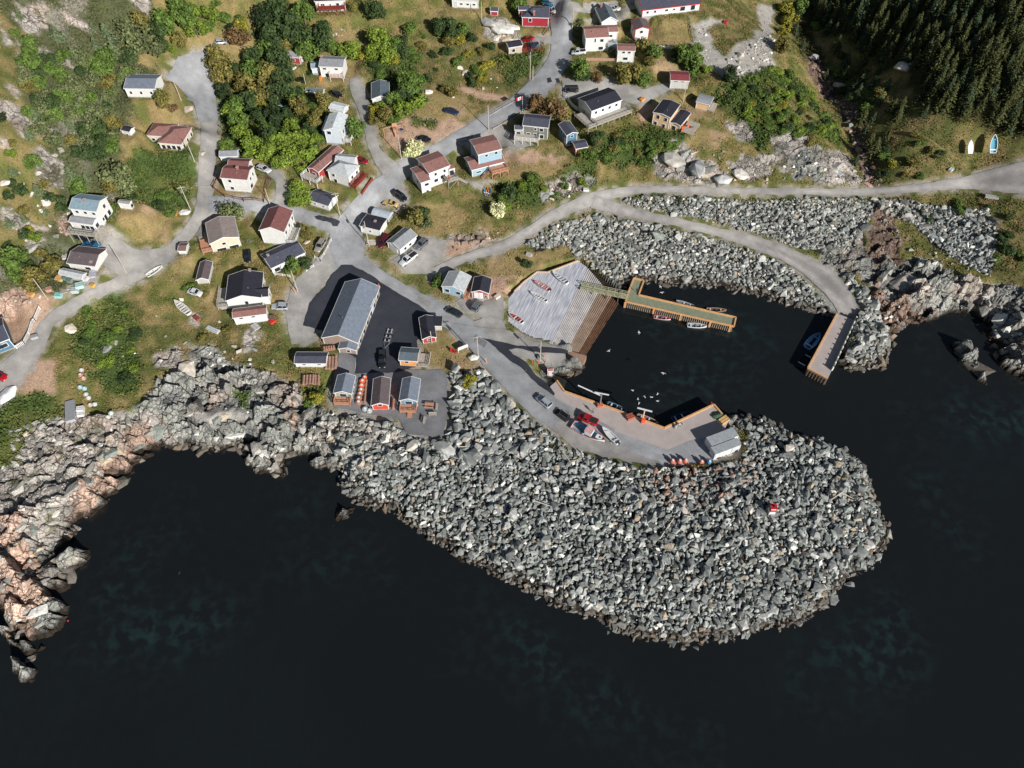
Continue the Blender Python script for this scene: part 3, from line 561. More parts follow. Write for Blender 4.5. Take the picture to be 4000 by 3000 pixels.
def walls_mesh(w, d, z, z0, kind, rise, inset):
    W2 = w/2-inset; D2 = d/2-inset; k = 1
    v = [(-W2, -D2, z0), (W2, -D2, z0), (W2, D2, z0), (-W2, D2, z0), (-W2, -D2, z), (W2, -D2, z), (W2, D2, z), (-W2, D2, z)]
    f = [(0, 1, 5, 4), (1, 2, 6, 5), (2, 3, 7, 6), (3, 0, 4, 7)]; m = MB()
    if kind == 'gx':
        e = rise*(1-inset/(d/2)); zz = z+rise*0; v += [(-W2, 0, z+rise-.02), (W2, 0, z+rise-.02)]; f += [(5, 6, 9), (7, 4, 8)]
    elif kind == 'gy': v += [(0, -D2, z+rise-.02), (0, D2, z+rise-.02)]; f += [(4, 5, 8), (6, 7, 9)]
    m.add(v, f)
    return m
def window(par, face, W2, D2, fr, zc, ww, wh_, pane=glass_m, fm=None, name='window'):
    fm = fm or trim_m; m = MB(); q = MB()
    if face == 'F': x = -W2+2*W2*fr; y = -D2; m.box(x, y-.03, zc, ww+.26, .1, wh_+.26); q.box(x, y-.06, zc, ww, .1, wh_)
    elif face == 'B': x = -W2+2*W2*fr; y = D2; m.box(x, y+.03, zc, ww+.26, .1, wh_+.26); q.box(x, y+.06, zc, ww, .1, wh_)
    elif face == 'R': x = W2; y = -D2+2*D2*fr; m.box(x+.03, y, zc, .1, ww+.26, wh_+.26); q.box(x+.06, y, zc, .1, ww, wh_)
    else: x = -W2; y = -D2+2*D2*fr; m.box(x-.03, y, zc, .1, ww+.26, wh_+.26); q.box(x-.06, y, zc, .1, ww, wh_)
    o = m.build(name, fm, par); q.build('pane' if name == 'window' else 'panel', pane, o); return o
def block(root, frm, root_org, root_rz, roof, rm, wm_, kind, rise, wins, inset=.28, found=True, trim=trim_m, doors=(), wname='wall'):
    c0, rz, w, d, z, lo, gz = frm
    loc = Vector((c0[0]-root_org[0], c0[1]-root_org[1], 0)); cr, sr = math.cos(-root_rz), math.sin(-root_rz); loc = (loc.x*cr-loc.y*sr, loc.x*sr+loc.y*cr, 0); dr = rz-root_rz
    ze = z-root_org[2]; z0 = lo-root_org[2]; inset = min(inset, w*.08, d*.08); W2 = w/2-inset; D2 = d/2-inset
    def put(o): o.location = loc; o.rotation_euler = (0, 0, dr); return o
    wo_ = put(walls_mesh(w, d, ze, z0, kind, rise, inset).build(wname, wm_, root))
    if found:
        m = MB(); m.box(0, 0, (z0+max(z0+.5, gz-root_org[2]+.25))/2, 2*W2+.1, 2*D2+.1, max(.5, gz-root_org[2]+.25-z0)); put(m.build('foundation', found_m, root))
    ro = put(roof_mesh(w, d, ze, kind, rise).build('roof', rm, root))
    if trim:
        m = MB(); t = .12
        for s in (-1, 1):
            if kind == 'gx':
                m.box(0, s*(D2+inset+.02), ze+.05, w+.04, .08, .24)
                for q in (-1, 1): m.beam((q*(w/2+.02), s*d/2, ze+.06), (q*(w/2+.02), 0, ze+rise+.06), .07, .24)
            elif kind == 'gy':
                m.box(s*(W2+inset+.02), 0, ze+.05, .08, d+.04, .24)
                for q in (-1, 1): m.beam((s*w/2, q*(d/2+.02), ze+.06), (0, q*(d/2+.02), ze+rise+.06), .07, .24)
            else:
                m.box(0, s*(d/2+.02), ze+.06, w+.08, .06, .2); m.box(s*(w/2+.02), 0, ze+.06, .06, d, .2)
        for q in (-1, 1): m.box(q*(W2+.01), -D2-.01, (ze+max(z0, gz-root_org[2]+.25))/2, .16, .16, ze-max(z0, gz-root_org[2]+.25))
        put(m.build('trim', trim, root))
    for wn in wins:
        f_, fr, dn, ww, hh = wn[:5]; zc = ze-dn
        if zc-hh/2 < z0+.2: continue
        put(window(root, f_, W2, D2, fr, zc, ww, hh))
    for dr_ in doors:
        f_, fr, ww, hh = dr_[:4]; zb = gz-root_org[2]+.2; o = put(window(root, f_, W2, D2, fr, zb+hh/2, ww, hh, dr_[4] if len(dr_) > 4 else door_m, trim_m, 'door'))
    return wo_, ro, (loc, dr, w, d, ze, z0)
HOUSES = []
def level(c0, rz, w, d, gz, mg=1.2, bl=4.5):
    """cut the building plot level"""
    global H
    c, s_ = math.cos(rz), math.sin(rz); dx = GX-c0[0]; dy = GY-c0[1]; u = abs(dx*c+dy*s_)-w/2; v = abs(-dx*s_+dy*c)-d/2
    e = np.maximum(np.maximum(u, v), 0)*.5+np.hypot(np.maximum(u, 0), np.maximum(v, 0))*.5; k = np.clip(1-(e-mg)/bl, 0, 1); k = k*k*(3-2*k); H = H*(1-k)+gz*k
def house(name, label, cat, A, B, Cc, side='R', h=None, wh=None, kind='gx', rise=None, wall='white', roof='dark', wins=(), doors=(), chim=None, annex=(), inset=.28, found=True, trim=trim_m, group=None):
    frm = frame(A, B, Cc, side, h, wh); c0, rz, w, d, z, lo, gz = frm
    org = (c0[0], c0[1], gz); root = empty(name, org, rz); tag(root, label, cat, group)
    if rise is None: rise = {'gx': d*.17, 'gy': w*.17, 'hip': min(w, d)*.2, 'flat': .25, 'barrel': d*.22}[kind]
    wo_, ro, info = block(root, frm, org, rz, roof, roofm(roof), wallm(wall), kind, rise, wins, inset, found, trim, doors)
    for an in annex:
        f2 = frame(*an['r'], an.get('side', 'R'), an.get('h'), an.get('wh'), z+an['dz'] if 'dz' in an else None); k2 = an.get('kind', 'gx'); w2, d2 = f2[2], f2[3]
        r2 = an.get('rise', {'gx': d2*.17, 'gy': w2*.17, 'hip': min(w2, d2)*.2, 'flat': .2, 'barrel': d2*.22}[k2])
        block(root, f2, org, rz, None, roofm(an.get('roof', roof)), wallm(an.get('wall', wall)), k2, r2, an.get('wins', ()), inset, found, trim, an.get('doors', ()), 'extension_wall')
    if chim:
        for (fx, fy, hh) in chim if isinstance(chim, list) else [chim]:
            x = -w/2+w*fx; y = -d/2+d*fy; zt = z-org[2]; rr = rise*(1-abs(2*fy-1)) if kind == 'gx' else rise*(1-abs(2*fx-1))
            m = MB(); m.box(x, y, zt+rr+hh/2-.2, .6, .6, hh+.4); c = m.build('chimney', brick_m, ro); m = MB(); m.box(x, y, zt+rr+hh+.05, .75, .75, .12); m.build('chimney_cap', found_m, ro)
    m = MB(); 
    if w*d > 40: # vent pipes
        fx = random.uniform(.3, .7); zt = z-org[2]; fy = .3
        rr = rise*(1-abs(2*fy-1)) if kind == 'gx' else rise*(1-abs(2*fx-1)) if kind == 'gy' else rise*.5
        m.bar((-w/2+w*fx, -d/2+d*fy, zt+rr-.1), (-w/2+w*fx, -d/2+d*fy, zt+rr+.55), .11); m.build('vent_pipe', steel_m, ro)
    HOUSES.append((root, frm)); level(c0, rz, w, d, gz); [level(*frame(*an['r'], an.get('side', 'R'), an.get('h'), an.get('wh'), z+an['dz'] if 'dz' in an else None)[:4], gz) for an in annex]; return root, frm
def L2W(root, x, y, z): 
    a = root.rotation_euler[2]; return (root.location[0]+x*math.cos(a)-y*math.sin(a), root.location[1]+x*math.sin(a)+y*math.cos(a), root.location[2]+z)
def deck(root, frm, x0, x1, y0, y1, h, mdeck=wood_grey, mrail=None, rail=True, steps=None, gname='deck'):
    """a raised deck against a house, local coordinates in metres from the house centre; y negative is the front"""
    mrail = mrail or mdeck; lo = frm[5]-frm[6]
    m = MB(); m.box((x0+x1)/2, (y0+y1)/2, h, x1-x0, y1-y0, .14); o = m.build(gname, mdeck, root)
    nx_ = max(2, int((x1-x0)/2.2)+1)
    for x in np.linspace(x0+.1, x1-.1, nx_):
        for y in (y0+.1, y1-.1): p = MB(); p.box(x, y, (h-.07+lo-.8)/2, .14, .14, h-.07-lo+.8); p.build('deck_post', mrail, o)
    p = MB(); p.beam((x0, y0+.1, h-.14), (x1, y0+.1, h-.14), .08, .16)
    for i in range(nx_-1):
        if h > 1.6: a = x0+.1+(x1-x0-.2)*i/(nx_-1); b_ = x0+.1+(x1-x0-.2)*(i+1)/(nx_-1); p.beam((a, y0+.05, lo), (b_, y0+.05, h-.2), .08, .1)
    p.build('deck_frame', mrail, o)
    if rail:
        r = MB()
        for (a, b_) in (((x0, y0), (x1, y0)), ((x0, y0), (x0, y1)), ((x1, y0), (x1, y1))):
            L = math.hypot(b_[0]-a[0], b_[1]-a[1])
            if L < .8 or (a[0] == b_[0] and abs(a[0]) < frm[2]/2-.6 and y1 > -frm[3]/2+.5): continue
            for zz in (.35, .65, 1.0): r.beam((*a, h+zz), (*b_, h+zz), .07, .12 if zz == 1. else .1)
            n_ = int(L/1.4)+1
            for i in range(n_+1): r.box(a[0]+(b_[0]-a[0])*i/n_, a[1]+(b_[1]-a[1])*i/n_, h+.5, .1, .1, 1.)
        r.build('railing', mrail, o)
    if steps:
        sx_, sy_, dx, dy, n_ = steps; s = MB()
        for i in range(n_): s.box(sx_+dx*i*.3, sy_+dy*i*.3, h-.1-i*max(.17, (h-lo)/max(n_, 1)*.8), 1.1 if dy else .3, .3 if dy else 1.1, .1)
        s.build('steps', mdeck, o)
    return o
F_ = lambda *l: [('F', a, dn, w, h) for a, dn, w, h in l]
def row(face, n_, dn, w=.9, h=1.1, a=.15, b_=.85): return [(face, a+(b_-a)*(i/(n_-1) if n_ > 1 else .5), dn, w, h) for i in range(n_)]
hs = {}
def Hh(key, *a, **k): hs[key] = house(*a, **k); return hs[key]
# ---- upper left
Hh(1,'bungalow','white bungalow with blue grey roof beside the turning circle','house',*tl(0,0,[(1335,960),(1672,965),(1700,812)]),h=2.9,kind='gx',rise=1.0,roof='bgrey',wins=row('F',3,1.3,.6,.8))
Hh(2,'garden_shed','small white shed with black roof on the lawn left of the hip-roofed bungalow','shed',*tl(0,0,[(1302,1408),(1400,1432),(1437,1375)]),wh=48,kind='gx',roof='black',wins=[('F',.6,1.2,.5,.7)])
r,f=Hh(3,'hip_roof_bungalow','cream bungalow with red brown hipped roof left of the curving road','house',*tl(0,0,[(1705,1546),(1960,1566),(2098,1378)]),wh=75,kind='hip',wall='cream',roof='brown',wins=row('R',3,1.4,.8,1.1)+row('F',4,1.3,1.0,1.3,.15,.85),
  annex=[dict(r=tl(0,0,[(1578,1466),(1850,1484),(1902,1346)]),dz=-.02,kind='hip',roof='brown',wall='cream',wins=[('F',.2,1.3,.9,.8)])])
# ---- top middle
r,f=Hh(4,'white_house','white house with raised red deck at the very top edge','house',*tl(1,0,[(1183,20),(1510,8),(1535,-75)]),wh=120,kind='gx',rise=1.2,roof='black',wins=[('F',.2,1.5,.5,1.3),('F',.27,1.5,.5,1.3),('F',.5,1.4,.4,.8),('F',.76,1.5,.9,1.4)]); deck(r,f,-f[2]*.38,f[2]*.48,-f[3]/2-2.2,-f[3]/2+.1,2.0,wood_red)
Hh(5,'red_shed','weathered red shed with grey roof among the dark trees','shed',*tl(1,0,[(885,610),(1025,630),(1065,572)]),wh=78,kind='gx',rise=.9,wall='brick',roof='grey',wins=[('F',.4,1.0,1.3,.6)],doors=[('R',.5,.9,1.9)])
r,f=Hh(6,'two_storey_house','white two-storey house with grey roof and small blue-roofed side wing on the brown lawn','house',*tl(1,0,[(1230,722),(1492,732),(1523,618)]),wh=122,kind='gx',rise=.9,roof='grey',chim=(.05,.6,.9),
  wins=row('F',2,.7,1.0,.5,.2,.72)+[('F',.3,2.9,1.6,1.1),('F',.5,3.2,.6,1.5),('F',.76,2.9,1.3,.6)],annex=[dict(r=tl(1,0,[(1150,748),(1245,738),(1228,665)]),wh=58,kind='gx',roof='blue',wall='pale')]); deck(r,f,-.5,f[2]*.5,-f[3]/2-1.6,-f[3]/2+.1,1.5,wood_tan,white_m)
Hh(7,'long_shed','low shed with dark blue grey roof behind trees below the two-storey house','shed',*tl(1,0,[(1088,992),(1280,1006),(1296,966)]),wh=32,kind='gx',rise=.6,roof='slate',wall='weathered')
Hh(10,'garage','white garage with green grey gabled roof beside the gravel lane','garage',*tl(1,0,[(1800,1075),(1998,1062),(2028,885)]),wh=62,kind='gy',roof='slate',wins=(),doors=[('F',.5,2.4,2.1)])
Hh(11,'small_white_house','low white building with pale flat roof behind the pale grey house','house',*tl(1,0,[(1335,1170),(1495,1212),(1545,1137)]),wh=42,kind='gx',rise=.5,roof='light',wins=[('F',.6,1.1,.5,.6)],doors=[('R',.5,1.2,1.7)])
r,f=Hh(12,'pale_house','pale grey blue two-storey house with light roof at the end of the lane','house',*tl(1,0,[(1280,1410),(1480,1422),(1540,1245)]),wh=148,kind='gy',rise=.9,roof='light',wall='pale',wins=[('F',.25,.8,1.1,1.0),('R',.2,1.2,.8,1.),('R',.55,1.2,.8,1.),('F',.2,5.0,.7,.4),('F',.8,5.0,.7,.4)],
  annex=[dict(r=tl(1,0,[(1262,1400),(1300,1402),(1345,1262)]),wh=90,kind='flat',roof='light',wall='skyb')]); deck(r,f,f[2]/2-.2,f[2]/2+2.1,-f[3]/2,-f[3]/2+3,1.2,wood_grey,white_m)
Hh(13,'side_shed','white shed with grey roof touching the back of the maroon-roofed house','shed',*tl(1,1,[(155,38),(352,32),(385,-45)]),wh=62,kind='gx',rise=.8,roof='grey',wall='pale')
# ---- top right of centre
Hh(14,'white_block_building','white concrete building with three small windows at the top edge','building',*tl(2,0,[(450,-4),(745,10),(765,-62)]),wh=92,kind='gx',rise=.8,roof='dark',wins=row('F',3,1.4,.8,.5,.35,.85),doors=[('F',.13,1.0,2.0)])
Hh(15,'garden_shed','tiny red shed with grey roof in front of the white concrete building','shed',*tl(2,0,[(870,124),(957,128),(964,84)]),wh=50,kind='gx',rise=.5,wall='red',roof='dark')
Hh(16,'red_house','bright red house with dark hipped roof and brick chimney beside the upper road','house',*tl(2,0,[(1210,190),(1508,198),(1512,75)]),wh=98,kind='hip',rise=1.3,wall='red',roof='dark',chim=(.45,.02,1.0),wins=[('F',.3,.9,.9,1.1)],annex=[dict(r=tl(2,0,[(1175,112),(1300,112),(1300,60)]),wh=60,kind='gx',rise=.5,wall='red',roof='dark')])
r,f=Hh(17,'grey_cottage','pale grey cottage with black roof by the two parked cars','house',*tl(2,0,[(1068,522),(1222,496),(1195,430)]),wh=78,kind='gx',rise=.6,wall='taupe',roof='black',wins=[('F',.3,1.2,.5,.9),('F',.42,1.2,.5,.9)]); deck(r,f,f[2]/2-.1,f[2]/2+1.6,-f[3]/2,f[3]/2,.6,wood_red)
Hh(18,'dark_roof_house','white gabled house with near-black roof at the top between the roads','house',*tl(2,0,[(2072,245),(2252,228),(2003,92)]),side='L',wh=55,kind='gy',rise=1.6,roof='slate',wall='white',wins=row('L',3,1.3,.6,1.1),chim=(.3,.85,1.2))
r,f=Hh(19,'duplex_house','large white two-storey house with brown roof beside the white pickup','house',*tl(2,0,[(1900,418),(2158,404),(2145,276)]),wh=150,kind='gx',rise=1.1,roof='brown',wins=[('F',.42,.9,.4,1.2),('F',.72,1.0,1.0,.9),('F',.7,3.6,1.4,1.0)],
  annex=[dict(r=tl(2,0,[(2100,352),(2256,348),(2246,272)]),dz=-.02,kind='gx',rise=.6,roof='brown',wins=[('F',.5,1.3,1.,.7)])]); deck(r,f,f[2]*.46,f[2]*.85,-f[3]/2-.6,-f[3]/2+2,2.0,wood_grey,mat('pale_blue_rail',(170,196,214)))
Hh(20,'brown_roof_garage','tall white garage with brown roof between leafy shrubs','garage',*tl(3,0,[(32,552),(227,556),(205,482)]),wh=128,kind='gx',rise=.5,roof='brown',wins=[('F',.35,.5,.8,.6),('F',.7,.5,.8,.6),('F',.5,2.6,1.4,.8)])
r,f=Hh(21,'blue_house','sky blue house with two stepped brown roofs and an orange wooden deck','house',*tl(2,1,[(668,185),(1034,90),(583,50)]),side='L',wh=78,kind='gx',rise=.9,roof='brown',wall='skyb',wins=[('F',.2,1.3,1.4,.5),('F',.82,1.4,1.7,1.6),('L',.5,1.4,.7,.8)],
  annex=[dict(r=tl(2,1,[(738,18),(1000,-47),(665,-147)]),side='L',h=6.2,kind='gx',rise=.7,roof='brown',wall='skyb',wins=[('F',.35,1.0,.8,.7),('F',.78,.9,.8,.8)])]); deck(r,f,0,f[2]*.49,-f[3]/2-3.0,-f[3]/2+.1,1.9,wood_tan,wood_tan,steps=(-.6,-f[3]/2-1.5,-1,0,8))
r,f=Hh(22,'grey_house','dark grey two-storey house with white window frames and a white railed deck','house',*tl(2,0,[(1218,1358),(1500,1386),(1520,1256)]),wh=132,kind='gx',rise=.9,roof='dark',wall='grey',wins=[('F',.5,.9,.7,.8),('F',.75,1.0,1.1,1.0),('F',.22,2.9,1.1,.9),('F',.48,2.9,.8,.9),('F',.75,3.3,1.4,1.2)],
  annex=[dict(r=tl(2,0,[(1133,1405),(1222,1407),(1222,1358)]),wh=88,kind='gx',rise=.8,roof='dark',wall='grey',wins=[('F',.5,1.1,1.2,.9)])]); deck(r,f,-f[2]*.75,f[2]*.18,-f[3]/2-3.0,-f[3]/2+.1,1.4,wood_grey,white_m)
Hh(23,'blue_shed','two-storey blue grey shed with small white-framed windows beside the red shed','shed',*tl(2,0,[(1695,1470),(1822,1438),(1608,1345)]),side='L',wh=112,kind='gy',rise=.7,roof='dark',wall='dblue',wins=[('L',.65,1.2,.9,.9),('L',.4,3.0,.6,.9),('F',.5,.7,.8,.7),('F',.4,3.2,.6,.9)],doors=[('L',.15,.9,1.9)])
Hh(24,'red_shed','red square shed with dark roof in front of the blue grey shed','shed',*tl(2,0,[(1793,1614),(1930,1590),(1745,1532)]),side='L',wh=78,kind='gx',rise=.4,roof='dark',wall='rust')
r,f=Hh(25,'large_white_house','large white two-storey house with dark roof and wraparound grey deck on posts','house',*tl(2,0,[(1965,1205),(2297,1082),(1815,1068)]),side='L',wh=132,kind='gx',rise=1.1,roof='black',wins=row('F',4,1.1,.8,.8,.15,.85)+[('F',.18,3.6,.7,1.),('F',.32,3.9,1.8,1.7),('F',.7,3.6,1.5,1.2),('L',.5,2.6,1.0,1.5)]); deck(r,f,-f[2]/2-.2,f[2]/2+1.8,-f[3]/2-3.2,-f[3]/2+.1,1.3); deck(r,f,-f[2]/2-3.0,-f[2]/2+.1,-f[3]/2-3.2,f[3]*.1,1.3)
# ---- upper right
r,f=Hh(26,'long_white_building','long white building with dark roof and red trim on the top terrace','building',*tl(3,0,[(300,116),(940,42),(222,-30)]),side='L',wh=78,kind='gx',rise=1.4,roof='dark',wins=[('F',.09,.9,.7,.7),('F',.22,.9,.7,.7),('F',.42,.9,1.,.6),('F',.55,.9,.7,.5),('F',.7,1.0,1.6,1.3),('F',.88,1.0,1.4,1.5),('F',.54,2.8,.7,.4),('F',.65,2.8,.8,.4),('F',.75,2.8,.8,.4),('F',.84,2.8,.8,.4)],chim=(.3,.6,.8),trim=red_m)
Hh(27,'gabled_white_house','white gabled house with umber roof beside the fenced brown lawn','house',*tl(3,0,[(222,325),(390,312),(172,224)]),side='L',wh=122,kind='gy',rise=.8,roof='choc',wins=[('F',.45,.9,.9,.8),('F',.3,3.3,.9,.8),('L',.5,1.3,.6,.9)],trim=red_m)
Hh(28,'old_barn','weathered white shed with wine red roof standing alone below the gravel pit','barn',*tl(3,0,[(605,872),(813,880),(820,777)]),wh=92,kind='gx',rise=.5,roof='wine',wall='weathered',wins=[('F',.28,.3,1.2,.4),('F',.66,.3,1.2,.4)])
r,f=Hh(29,'peach_house','peach house with stepped black roofs and a deck with orange chairs','house',*tl(3,0,[(415,1217),(607,1278),(725,1137)]),wh=128,kind='gy',rise=.5,roof='black',wall='peach',wins=[('F',.3,1.0,.8,1.2),('F',.78,1.1,.8,1.1),('F',.2,3.3,.8,1.),('F',.72,3.3,.8,1.)],annex=[dict(r=tl(3,0,[(597,1325),(715,1366),(825,1224)]),wh=82,kind='gy',rise=.4,roof='black',wall='peach',wins=[('F',.4,1.4,1.1,1.3)])]); deck(r,f,f[2]*.5+3.9,f[2]*.5+7.6,-f[3]*.5,f[3]*.3,1.0,wood_grey,rail=False)
r,f=Hh(30,'cream_shed','small cream shed with curved grey roof and wooden platform at its side','shed',*tl(3,0,[(880,1102),(1034,1140),(1088,1057)]),wh=76,kind='barrel',rise=.9,roof='grey',wall='peach'); deck(r,f,f[2]/2-.1,f[2]/2+1.6,-f[3]/2,f[3]/2,.7,wood_grey,rail=False)
# ---- left
r,f=Hh(31,'farmhouse','white two-storey house with blue grey roof and front porch wing above the black wagon','house',*tl(0,1,[(745,597),(1045,632),(1165,470)]),wh=185,kind='gx',rise=1.1,roof='blue',wins=row('F',3,.9,.8,.7,.2,.85)+[('R',.6,1.0,.9,1.0),('R',.7,3.6,1.,1.4),('R',.35,3.8,.9,1.9),('R',.15,3.3,.6,.8)],chim=(.45,.45,.5),
  annex=[dict(r=tl(0,1,[(742,740),(1005,776),(1045,690)]),wh=80,kind='gx',rise=.5,roof='grey',wins=row('F',3,1.2,1.,1.1,.5,.9)+[('R',.5,1.2,1.2,1.1)])]); deck(r,f,-f[2]*.5,f[2]*.45,-f[3]/2-4.4,-f[3]/2-2.6,.5,wood_grey)
Hh(32,'playhouse','tiny white shed with grey flat roof on the grass right of the tall white house','shed',*tl(0,1,[(1275,537),(1400,552),(1435,515)]),wh=70,kind='gx',rise=.3,roof='grey',wins=row('R',3,.9,.35,.8,.25,.75))
Hh(33,'low_house','white bungalow with charcoal roof beside the left gravel driveway','house',*tl(0,1,[(720,1188),(1030,1225),(1145,1034)]),wh=66,kind='gx',rise=1.1,roof='choc',wall='white',wins=[('F',.68,1.1,1.4,.8)],chim=(.82,.15,.4))
Hh(34,'tarp_shed','low shed under a pale grey cover among stacked fishing gear','shed',*tl(0,1,[(632,1302),(885,1356),(928,1292)]),wh=48,kind='gx',rise=.5,roof='pgrey',wall='weathered')
Hh(35,'cabin_shed','very small shed with brown roof beside the road in front of the cream gabled house','shed',*tl(0,1,[(1920,1056),(2010,1056),(2040,968)]),wh=40,kind='gx',rise=.5,roof='umber',wall='white')
Hh(36,'weathered_shed','narrow weathered shed with dark roof below the cream gabled house','shed',*tl(0,1,[(2115,1372),(2255,1366),(2302,1172)]),wh=52,kind='gy',rise=.8,roof='choc',wall='weathered')
# ---- centre
r,f=Hh(37,'maroon_roof_house','tall white house with maroon roof inside a brown rail fence','house',*tl(1,1,[(165,266),(460,290),(545,137)]),wh=152,kind='gx',rise=1.0,roof='maroon',wins=[('F',.3,.9,.8,.8),('F',.3,3.4,.9,.9),('R',.35,1.2,.7,.8),('R',.25,3.2,1.4,1.1),('R',.7,1.2,.6,1.)],chim=(.55,.5,.8),annex=[dict(r=tl(1,1,[(240,160),(470,170),(480,62)]),dz=-.02,kind='gx',rise=.9,roof='maroon')])
r,f=Hh(38,'cream_gabled_house','cream gabled house with taupe roof and long brown stovepipe between the lawns','house',*tl(1,1,[(50,982),(372,906),(320,682)]),wh=102,kind='gy',rise=1.2,roof='taupe',wall='cream',wins=[('F',.45,1.0,.9,.7),('F',.3,2.8,2.4,.9),('F',.75,2.8,2.4,.9)]); deck(r,f,-f[2]/2-2.5,-f[2]/2+.1,-f[3]/2,f[3]*.1,1.0,wood_tan)
r,f=Hh(39,'steep_white_house','white house with bright maroon gabled roof at the road junction','house',*tl(1,1,[(582,832),(856,855),(942,618)]),wh=150,kind='gy',rise=1.5,roof='maroon',wins=row('R',3,1.3,.8,1.)+row('R',3,3.6,.8,1.1)); deck(r,f,f[2]/2-.1,f[2]/2+2.3,-f[3]/2,f[3]*.2,1.2,wood_grey,white_m)
Hh(40,'white_garage','white shed with slate roof right of the round lime green bush','garage',*tl(1,1,[(1110,500),(1335,573),(1430,450)]),wh=60,kind='gx',rise=.9,roof='dark',wins=[('F',.3,.8,.5,.4),('F',.75,.8,.5,.4)],doors=[('R',.4,1.4,2.)])
r,f=Hh(41,'red_row_house','long rose red house with brown roof joined to the white hip-roofed house','house',*tl(1,1,[(1105,157),(1228,207),(1462,-50)]),wh=92,kind='gy',rise=.7,roof='brown',wall='brick',wins=[('R',.3,1.3,.6,.8),('R',.6,1.3,.6,.8),('F',.5,1.8,1.,1.6)]); deck(r,f,-f[2]/2-.6,f[2]/2+1.0,-f[3]/2-2.5,-f[3]/2+.1,1.3,wood_grey,white_m)
r,f=Hh(42,'hip_roof_house','white two-storey house with pale hipped roof and bright red deck','house',*tl(1,1,[(1315,182),(1552,262),(1672,132)]),wh=118,kind='hip',rise=1.5,roof='pgrey',wins=[('F',.25,1.1,.8,.8),('F',.3,3.0,.9,1.2),('R',.3,1.2,.8,.9),('R',.75,1.2,.8,.9),('R',.45,3.3,1.6,1.3)],annex=[dict(r=tl(1,1,[(1400,110),(1610,130),(1658,25)]),dz=-.02,kind='gx',rise=1.,roof='pgrey')]); deck(r,f,f[2]/2-.1,f[2]/2+1.8,-f[3]/2,f[3]*.6,.8,wood_red,wood_red)
Hh(43,'flat_roof_house','white cabin with near-flat black roof and pink chimney at the main junction','house',*tl(1,1,[(1668,782),(1890,836),(1975,706)]),wh=78,kind='gx',rise=.35,roof='black',chim=(.6,.5,.4),wins=[('F',.5,1.2,.5,.5)])
Hh(44,'metal_shed','silver ribbed metal shed behind the black-roofed cabin','shed',*tl(1,1,[(1800,652),(1985,705),(2038,640)]),wh=45,kind='barrel',rise=.8,roof='tin',wall='slate')
Hh(45,'gable_garage','white garage with grey gabled roof and open concrete pad beside the black-roofed cabin','garage',*tl(1,1,[(1960,957),(2106,1042),(2272,872)]),wh=66,kind='gy',rise=1.1,roof='grey',doors=[('F',.45,2.6,2.0)],wins=row('R',2,1.2,.8,.8,.3,.6))
r,f=Hh(46,'long_white_house','long white house with blue black roof beside the white guard rail','house',*tl(1,1,[(715,1246),(1088,1072),(605,1096)]),side='L',wh=72,kind='gx',rise=1.2,roof='dark',wins=[('F',.14,1.3,1.5,1.2),('F',.4,1.2,.8,.7),('F',.83,1.1,1.1,1.0)],chim=(.12,.55,.6))
r,f=Hh(47,'black_roof_house','big white house with rambling black roof and grey side deck','house',*tl(1,1,[(222,1596),(612,1560),(608,1288)]),wh=95,kind='gy',rise=1.5,roof='black',wins=[('F',.55,1.4,.8,1.)],chim=(.65,.98,.7),annex=[dict(r=tl(1,1,[(450,1562),(690,1548),(686,1436)]),dz=-.3,kind='gx',rise=1.0,roof='black',wins=[('R',.5,1.2,.7,.9)])]); deck(r,f,-f[2]/2-2.6,-f[2]/2+.1,-f[3]/2,f[3]*.25,1.1,wood_grey)
Hh(48,'brown_roof_annex','white workshop with brown roof against the front of the rambling black-roofed house','shed',*tl(1,2,[(300,122),(668,76),(657,-22)]),wh=88,kind='gx',rise=.5,roof='brown',wins=[('F',.22,.5,.9,.4),('F',.6,.5,.9,.4)])
# ---- waterfront
r,f=Hh(49,'fish_plant','very large long shed with grey gabled roof and beige walls on the black asphalt','shed',*tl(1,2,[(1258,335),(1655,392),(1868,-222)]),wh=72,kind='gy',rise=2.2,roof='bgrey',wall='beige',wins=row('R',6,1.5,1.2,1.2,.1,.9),doors=[('R',.7,3.,2.6)],annex=[dict(r=tl(1,2,[(1438,452),(1638,472),(1655,395)]),wh=60,kind='gy',rise=.8,roof='bgrey',wall='beige',wins=[('F',.55,.6,.8,.8)])])
Hh(50,'pot_store_shed','white shed with grey roof beside stacks of wooden lobster pots','shed',*tl(1,2,[(965,611),(1312,612),(1326,488)]),wh=52,kind='gx',rise=.6,roof='dark',wins=[('F',.28,.5,.8,.4),('F',.78,.5,.8,.4)])
for k_, lab, tt, rf, wl, dk in ((51,'sage grey fishing shed with grey roof and wooden front deck',tl(1,2,[(1388,931),(1587,941),(1626,745)]),'bgrey','sage',1),(52,'orange red fishing shed with dark roof beside the row of round tubs',tl(1,2,[(1795,1066),(1988,1061),(2036,772)]),'choc','vermil',0),(53,'blue fishing shed with grey roof, deck and steps on the gravel yard',tl(1,2,[(2097,1012),(2297,1020),(2322,780)]),'bgrey','blue',1)):
    r,f=Hh(k_,'fishing_shed',lab,'shed',*tt,wh=62 if k_!=52 else 55,kind='gy',rise=1.,roof=rf,wall=wl,wins=[('F',.5,.9 if k_!=52 else .1,1.6 if k_!=52 else .9,1.1 if k_!=52 else .7)]+row('R',2,1.2,.7,.8,.3,.7))
    if dk: deck(r,f,-f[2]*.44,f[2]*.44,-f[3]/2-2.0,-f[3]/2+.1,.7,wood_tan,steps=(f[2]*.1,-f[3]/2-2.1,0,-1,5) if k_==53 else None)
